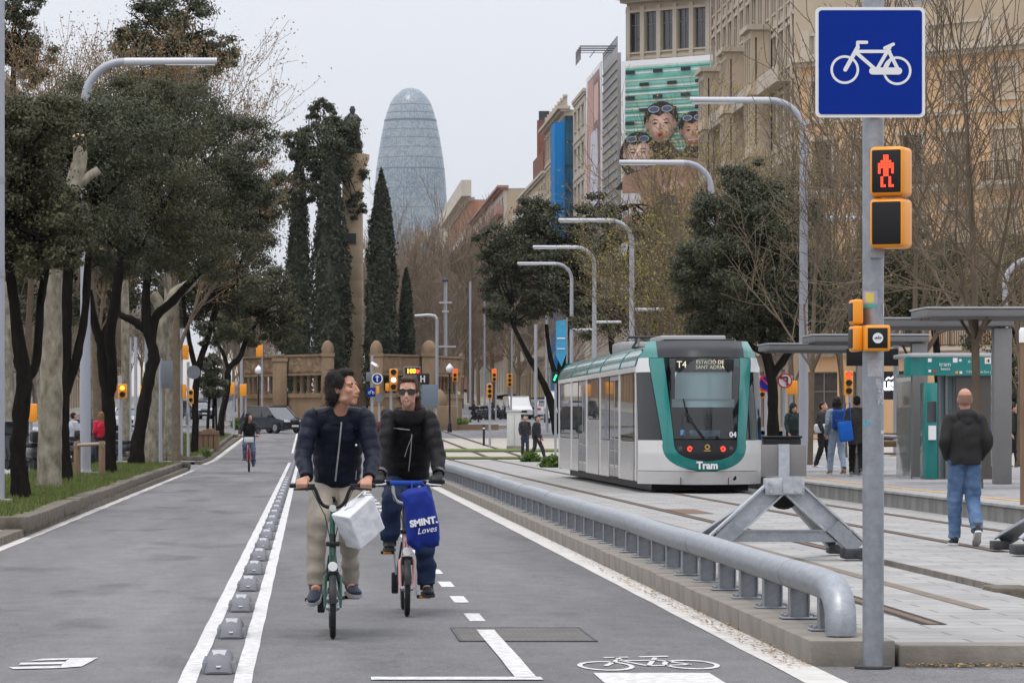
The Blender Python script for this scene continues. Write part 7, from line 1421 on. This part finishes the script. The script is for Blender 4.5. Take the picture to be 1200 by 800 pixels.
zp_ = [(.052, .478, 1.405), (.047, .492, 1.36), (.035, .545, 1.25), (.022, .612, 1.12), (.014, .655, 1.03)]
def decal_strip(th, pts, w, m, name, mesh_obj, lift=.006):
    dg = bpy.context.evaluated_depsgraph_get(); mb = MB(); q, _ = smooth_path([Vector(p) for p in pts], [0]*len(pts), 6); out = []
    for p in q:
        ok, hit, nrm, idx = mesh_obj.ray_cast(Vector((p.x, -2, p.z)), Vector((0, 1, 0)))
        out.append((hit if ok else p)+Vector((0, -lift, 0)))
    for i in range(1, len(out)-1): out[i] = (out[i-1]+out[i]*2+out[i+1])/4
    mb.tube(out, w, 6, flat=(.5, 1), up=(0, 1, 0)); mb.build(name, m, th, 60, local=True)
def child(o, n): return [c for c in o.children if c.name.split('.')[0] == n][0]
zipm = mat('zip', (.45, .45, .46), .35, metal=.7)
bpy.context.view_layer.update()
mj = child(man, 'jacket')
decal_strip(man, [(.062, 0, 1.43), (.055, 0, 1.35), (.040, 0, 1.2), (.022, 0, 1.03)], .006, zipm, 'zipper', mj)
decal_strip(man, [(.165, 0, 1.10), (.160, 0, 1.04)], .004, zipm, 'pocket_zip', mj); decal_strip(man, [(-.095, 0, 1.12), (-.088, 0, 1.05)], .003, MT['black'], 'pocket_zip', mj)
MB().ell((.160, .455, 1.275), (.007, .004, .007)).build('badge', MT['white'], man, 60, local=True)
# ---- the woman in black
J = dict(head=(.022, .52, 1.652), shL=(.180, .62, 1.455), shR=(-.112, .62, 1.455), elL=(.240, .50, 1.19), elR=(-.172, .50, 1.19), wrL=(.245, .33, 1.045), wrR=(-.190, .33, 1.045), grL=(.225, .255, .99), grR=(-.205, .255, .99),
         pelvis=(.03, .86, .985), hpL=(.11, .84, .945), hpR=(-.05, .84, .945), knL=(.145, .50, .60), knR=(-.100, .40, .835), anL=(.160, .48, .235), anR=(-.118, .44, .565))
wom, HW, _ = person('woman in sunglasses and a black puffer jacket riding beside the man', (WX, WY, 0), 0, J, (.008, .007, .009), (.02, .03, .07), (.012, .012, .013), .0065, yaw=-10, pitch=2, hair=('tied', mat('hair_auburn2', (.05, .020, .011), .5, spec=.3, var=.4, scale=40)), quilt=.042, hands='grip', jmat=puff_black, tmat=denim_d, jr=1.0, leg_r=(.096, .080, .074, .070), shoe_dirs={'L': (.1, -1, -.05), 'R': (-.05, -1, .05)}, sole=(.03, .03, .03), glove=True, fem=True, skin=mat('skin_pale', (.50, .28, .20), .5, var=.1, scale=22))
for a in (J['anL'], J['anR']): MB().tube([Vector(a)+Vector((0, .0, -.06)), Vector(a)+Vector((0, .005, .0)), Vector(a)+Vector((0, .01, .11))], [.05, .052, .060], 14).build('boot_shaft', MT['black'], wom, 60, local=True)
sg = MB(); fr = MB()
for s in (-1, 1):
    pts = rrect(s*.036-.031, s*.036+.031, -.022, .025, .014, 4); f = lambda u, v, w, s=s: HW @ Vector((u, -.094+abs(u)*.26+w, .004+v)); sg.prism(pts, .006, f=f)
    fr.tube([HW @ Vector((s*.062, -.086, .018)), HW @ Vector((s*.076, -.04, .016)), HW @ Vector((s*.078, .01, .010))], .0035, 6)
fr.tube([HW @ Vector((-.012, -.101, .012)), HW @ Vector((.012, -.101, .012))], .004, 6)
fr.tube([HW @ Vector((-.063, -.088, .024)), HW @ Vector((-.03, -.1, .027)), HW @ Vector((0, -.103, .022)), HW @ Vector((.03, -.1, .027)), HW @ Vector((.063, -.088, .024))], .004, 6)
g0 = sg.build('sunglasses', mat('sunglass_lens', (.006, .006, .008), .08, spec=.8), wom, 40, local=True); fr.build('frame', MT['black'], g0, 60, local=True)
MB().tube([HW @ Vector(p) for p in ((-.020, -.093, -.0575), (0, -.1005, -.0605), (.020, -.093, -.0575))], [.0025, .0045, .0025], 6).build('teeth', MT['white'], wom, 60, local=True)
bpy.context.view_layer.update(); wj = child(wom, 'jacket')
cm_ = MB(); nb = Vector((.035, .62, 1.46))
rows = []
for h, k, dz in ((0, 1.10, -.03), (.3, 1.24, .0), (.8, 1.26, .05), (1, 1.18, .085), (.9, 1.0, .085), (.2, .9, -.02), (0, 1.10, -.03)):
    rows.append([nb+Vector((.09*k*math.cos(a)*1.12, -.02+.095*k*math.sin(a), dz+.05*max(0, -math.sin(a))*(-.6))) for a in [2*math.pi*i/26 for i in range(26)]])
cm_.rings(rows, False); link('collar', remeshed(cm_, .007, 2, 'collar', puff_black, disp=wrn(4, .004, 26)), wom)
decal_strip(wom, [(.05, 0, 1.34), (.045, 0, 1.22), (.03, 0, 1.06)], .0045, zipm, 'zipper', wj); decal_strip(wom, [(-.085, 0, 1.385), (-.02, 0, 1.378), (.035, 0, 1.372)], .0035, zipm, 'collar_zip', wj)
decal_strip(wom, [(.055, 0, 1.33), (.02, 0, 1.24), (.0, 0, 1.17)], .0025, MT['offwhite'], 'drawcord', wj, .012)
MB().rbox(-.155, .155, .20, .255, .958, .995, .014).build('bar_pad', mat('bar_pad', (.01, .05, .30), .6, var=.1), bpy.data.objects[[o.name for o in bpy.data.objects if o.name.startswith('folding_bicycle') and not o.parent][1]], 40, local=True)
# ---- bags
wb = thing('carrier_bag', 'crumpled white plastic carrier bag hanging from the green bicycle', 'bag', (XX(420, 24.3), 24.3, .6))
k = 24.3
def q(px, py, dy): v = at(px, py, k); return (v.x, k+dy, v.z)
bmat_ = mat('white_plastic', (.60, .61, .64), .45, spec=.3, var=.06, scale=12, bump=.5, bscale=14)
Mb = Matrix.Translation(q(421, 611, .05)) @ Matrix.Rotation(R(-38), 4, 'Y') @ Matrix.Rotation(R(34), 4, 'Z') @ Matrix.Rotation(R(24), 4, 'X')
bg_ = MB().rbox(-.125, .125, -.075, .075, -.135, .12, .006, 0, Mb, 1); bg_.v = [(x+.012*math.sin(z*31+y*17), y+.015*math.sin(x*27+z*13), z+.010*math.sin(x*23+y*41)) for x, y, z in bg_.v]
link('sheet', remeshed(bg_, .006, 2, 'sheet', bmat_, off=org(wb), disp=wrn(12, .0035, 34)), wb)
MB().tube([q(404, 597, -.01), q(414, 586, .02), q(428, 574, .08)], [.010, .006, .008], 6, flat=(.35, 1)).build('handle', bmat_, wb); MB().tube([q(427, 580, .05), q(429, 574, .09)], [.010, .006], 6).build('handle', bmat_, wb)
tb = thing('tote_bag', 'blue cloth tote bag with white lettering hanging from the handlebar', 'bag', (XX(497, 26.95), 26.95, .5)); k = 26.95
OUT = [(470, 578), (478, 572), (500, 569), (507, 578), (510, 595), (514, 615), (516.5, 630), (515, 639), (505, 641), (496, 640), (490, 647), (484, 643), (477, 636), (476, 610), (473, 590)]
b_ = MB(); cxp, cyp = 495, 610; rg = []
for sc_, dy in ((.25, -.062), (.6, -.058), (.85, -.045), (1.0, -.0), (.9, .04), (.4, .06)): rg.append([q(cxp+(x-cxp)*sc_, cyp+(y-cyp)*sc_, dy) for x, y in OUT])
b_.rings(rg); link('cloth', remeshed(b_, .008, 2, 'cloth', mat('blue_cloth', (.006, .022, .20), .75, var=.2, scale=9, bump=.2, bscale=30), off=org(tb), disp=wrn(8, .006, 24, (1.3, 1, .5))), tb)
text_mesh('SMINT.', .066, MT['white'], tb, (XX(496.5, k-.07), k-.073, ZZ(611, k)), rot=(R(90), R(-10), 0), bold=.0035, ext=.003); text_mesh('Loves', .062, MT['white'], tb, (XX(500, k-.07), k-.071, ZZ(620.5, k)), rot=(R(90), R(-10), 0), shear=.35, ext=.003)
MB().tube([q(482, 574, 0), q(484, 566, .18)], .006, 6).tube([q(500, 571, 0), q(495, 565, .2)], .006, 6).build('handles', mat('blue_cloth2', (.006, .022, .2), .8), tb)
# ---- other people
def walk(h=1.7, st=.3, fwd=1, arms=True, lift=0, aw=.2):
    k = h/1.7
    J = dict(head=(0, -.03, 1.575), shL=(.175, 0, 1.37), shR=(-.175, 0, 1.37), elL=(.225, .05*fwd, 1.10), elR=(-.225, -.03*fwd, 1.10), wrL=(.215+aw*0, -.06*fwd-.04, .88), wrR=(-.215, -.14, .88), pelvis=(0, .01, .93), hpL=(.085, 0, .90), hpR=(-.085, 0, .90), knL=(.09, -st*.5*fwd-.03, .49), knR=(-.09, st*.35*fwd-.05, .50), anL=(.09, -st*fwd, .10), anR=(-.09, st*.95*fwd, .10+lift))
    return {a: (x*k, y*k, z*k) for a, (x, y, z) in J.items()}
hood = mat('charcoal_hoodie', (.022, .021, .021), .85, var=.2, scale=30); jeans = mat('blue_jeans', (.05, .115, .24), .85, var=.35, scale=5, col2=(.14, .22, .36), contrast=1.2); black_t = mat('black_cloth', (.012, .012, .013), .85)
Yb = 40.0; Jb = walk(1.72, .14, 1, lift=.10); Jb['wrL'] = (.175, -.10, .95); Jb['wrR'] = (-.175, -.10, .95); Jb['elL'] = (.235, .07, 1.13); Jb['elR'] = (-.235, .07, 1.13); Jb['shL'] = (.165, 0, 1.375); Jb['shR'] = (-.165, 0, 1.375); Jb['anR'] = (-.09, .22, .19); Jb['knR'] = (-.09, -.04, .50)
bald, HB, PB = person('bald man in charcoal hoodie and blue jeans walking away along the track', (XX(1131, Yb), Yb, tz(Yb)+.005), math.pi, Jb, (.03, .03, .03), (.1, .18, .3), (.015, .015, .017), .0085, hair=('fringe', mat('hair_shaved', (.22, .125, .09), .7, var=.2, scale=60)), jmat=hood, tmat=jeans, hands='none', sole=(.55, .55, .55), shoe_dirs={'L': (.05, -1, 0), 'R': (-.05, -1, -.75)}, jr=1.06, leg_r=(.100, .082, .072, .066), hem=-.06, collar=True)
hb_ = MB(); hb_.ell((0, .06, 1.415), (.125, .085, .075)); hb_.ell((0, .10, 1.36), (.085, .05, .075)); hb_.ell((0, .0, 1.43), (.10, .09, .05)); link('hood', remeshed(hb_, .01, 2, 'hood', hood, disp=wrn(3, .005, 24)), bald)
DD = {}
def folk(label, px, Y, z, rz, h, jk, tr, hair, st=.2, shoe=(.02, .02, .02), jr=1.0, group=None, **k): return person(label, (XX(px, Y), Y, z), R(rz), walk(h, st), jk, tr, shoe, .014, hair=hair, jr=jr, group=group, **k)
w1, _, _ = folk('woman with a blue backpack, pale denim and tan boots on the platform', 981, 79, PZ, 190, 1.66, (.20, .26, .33), (.30, .38, .50), ('long', MT['hair']), .22, (.28, .13, .04), 1.08, hem=-.05)
bp = thing('backpack', 'bright blue backpack worn by the woman in pale denim', 'backpack', (XX(982.5, 79), 78.82, PZ+.95)); MB().rbox(-.16, .16, -.13, .06, 0, .44, .06, seg=3).build('main_pouch', mat('backpack_blue', (.008, .05, .22), .7, var=.2, scale=8), bp, 50, True); MB().rbox(-.12, .12, -.18, -.12, .04, .22, .03).build('front_pouch', mat('backpack_blue', (.006, .035, .16), .7), bp, 50, True)
for s in (-1, 1): MB().tube([(s*.1, .05, .42), (s*.12, .12, .46), (s*.12, .22, .44)], .02, 6).build('strap', mat('strap_blue', (.006, .03, .12), .8), bp, 50, True)
w2, _, _ = folk('woman in a dark brown coat passing behind the sign pole', 1004, 76, PZ, 175, 1.66, (.045, .040, .036), (.015, .015, .015), ('short', MT['hair']), .3, (.25, .25, .25), 1.15, hem=-.25)
tb2 = thing('tote_bag', 'bright blue tote bag carried by the woman in the brown coat', 'bag', (XX(992.5, 75.7), 75.7, PZ+.72)); MB().rbox(-.15, .15, -.05, .05, 0, .42, .04, M=Matrix.Rotation(R(-8), 4, 'Y')).build('cloth', mat('tote_blue', (.01, .13, .55), .6, var=.12, scale=8), tb2, 50, True); MB().tube([(-.08, 0, .41), (-.02, .03, .78), (.06, .02, .80), (.08, 0, .41)], .012, 6).build('strap', mat('tote_blue', (.01, .1, .45), .6), tb2, 50, True)
folk('woman in black jacket with a pale cloth round her waist', 964, 90, PZ, 60, 1.62, (.015, .015, .017), (.012, .012, .013), ('short', MT['hair']), .16, (.5, .5, .5), 1.0)
MB().lathe([(.19, .86), (.22, .95), (.21, 1.05), (.17, 1.08)], 16, (XX(964, 90), 90, PZ)).build('waist_cloth', MT['offwhite'], None, label='pale cloth tied round the waist of the woman in black', cat='cloth')
folk('person in a dark green hooded jacket by the litter container', 929.5, 99, PZ, 20, 1.62, (.010, .022, .020), (.03, .025, .02), ('hood', mat('green_hood', (.010, .022, .020), .8)), .1, jr=1.1)
folk('person in black with a rucksack crossing the tram track', 629, 137, gz(137)+.01, 65, 1.70, (.011, .011, .014), (.03, .03, .038), ('short', MT['black']), .30, jr=1.18, hem=-.1)
folk('person in dark clothes waiting behind the crossing walker', 615, 150, gz(150), 10, 1.66, (.025, .022, .024), (.03, .035, .06), ('short', MT['hair']), .08)
folk('distant walker in black striding over the far crossing', 555.5, 281, gz(281), 80, 1.72, (.012, .012, .016), (.015, .015, .02), ('short', MT['hair']), .34)
folk('person in a red jacket behind the guarded oak', 118.5, 108, .1, 200, 1.66, (.42, .008, .03), (.02, .02, .03), ('long', mat('hair_fair', (.16, .08, .04), .6)), .1)
folk('person in pale top leaning behind the straight oak', 86, 112, .1, 120, 1.66, (.35, .36, .4), (.02, .02, .03), ('short', MT['hair']), .1)
folk('person in black by the right shelter edge', 1186, 92, PZ, 40, 1.6, (.015, .015, .016), (.02, .02, .025), ('hood', MT['black']), .1)
# ---- farther riders
def rider(label, px, Y, jk, tr, bike_col, blabel, hair, yaw):
    X = XX(px, Y); th = thing('city_bicycle', blabel, 'bicycle', (X, Y, gz(Y)+.002)); B = lambda mb, n, m: mb.build(n, m, th, 50, local=True); fm = mat('bike_red', bike_col, .35, coat=.4)
    wheel(th, 0, .30, .022, 16); wheel(th, 1.02, .30, .022, 16, name='rear_wheel')
    for s in (-1, 1): B(MB().tube([(s*.05, 0, .3), (s*.05, .06, .5), (s*.02, .1, .66)], .016, 6), 'fork_blade', fm)
    B(MB().tube([(0, .1, .66), (0, .16, .9), (0, .2, 1.02)], .022, 8), 'head_tube', fm); B(MB().tube([(0, .12, .7), (0, .3, .42), (0, .5, .34), (0, .62, .4)], .035, 8), 'main_tube', fm); B(MB().tube([(0, .5, .3), (0, .66, .9)], .025, 8), 'seat_tube', fm)
    for s in (-1, 1): B(MB().tube([(s*.02, .52, .3), (s*.06, 1.02, .3)], .015, 6), 'chainstay', fm)
    B(MB().tube([(-.3, .3, 1.06), (-.2, .22, 1.04), (0, .2, 1.03), (.2, .22, 1.04), (.3, .3, 1.06)], .015, 8), 'handlebar', MT['black']); B(MB().rbox(-.1, .1, .66, .92, .92, .99, .03), 'saddle', MT['black']); B(MB().rbox(-.14, .14, .02, .16, .86, 1.02, .02), 'front_basket', MT['offwhite']); B(MB().tube([(-.2, .66, .34), (.2, .34, .34)], .02, 6), 'cranks', MT['dark'])
    J = dict(head=(0, .48, 1.60), shL=(.17, .58, 1.40), shR=(-.17, .58, 1.40), elL=(.25, .5, 1.2), elR=(-.25, .5, 1.2), wrL=(.27, .35, 1.09), wrR=(-.27, .35, 1.09), grL=(.27, .29, 1.06), grR=(-.27, .29, 1.06), pelvis=(0, .78, 1.0), hpL=(.085, .76, .97), hpR=(-.085, .76, .97), knL=(.12, .45, .62), knR=(-.12, .36, .78), anL=(.13, .50, .25), anR=(-.12, .40, .42))
    return person(label, (X, Y, gz(Y)), 0, J, jk, tr, (.02, .02, .02), .012, yaw=yaw, hair=hair, hands='grip', jr=1.05)
rider('rider with long dark hair in black jacket and jeans on the red bicycle', 291.5, 107, (.012, .011, .012), (.07, .10, .16), (.35, .015, .02), 'red city bicycle with a pale front box', ('long', MT['hair']), 50)
rider('rider in a maroon jacket half hidden between the couple', 452, 82, (.12, .008, .02), (.03, .03, .04), (.35, .015, .02), 'city bicycle half hidden between the couple', ('hood', MT['black']), 0)
# ================================================================ thin air between here and the tower
hz = MB().box(-930, 930, -95, 4520, -1.6, 190).build('haze', None, None, None)
hm = bpy.data.materials.new('haze'); hm.use_nodes = True; t = hm.node_tree; t.nodes.clear(); o_ = t.nodes.new('ShaderNodeOutputMaterial'); pvn = t.nodes.new('ShaderNodeVolumePrincipled')
pvn.inputs['Color'].default_value = (.93, .95, 1, 1); pvn.inputs['Density'].default_value = .00004; t.links.new(pvn.outputs[0], o_.inputs['Volume'])
hz.data.materials.clear(); hz.data.materials.append(hm); hz['kind'] = 'stuff'; hz['label'] = 'thin pale air between the street and the tower'; hz['category'] = 'haze'
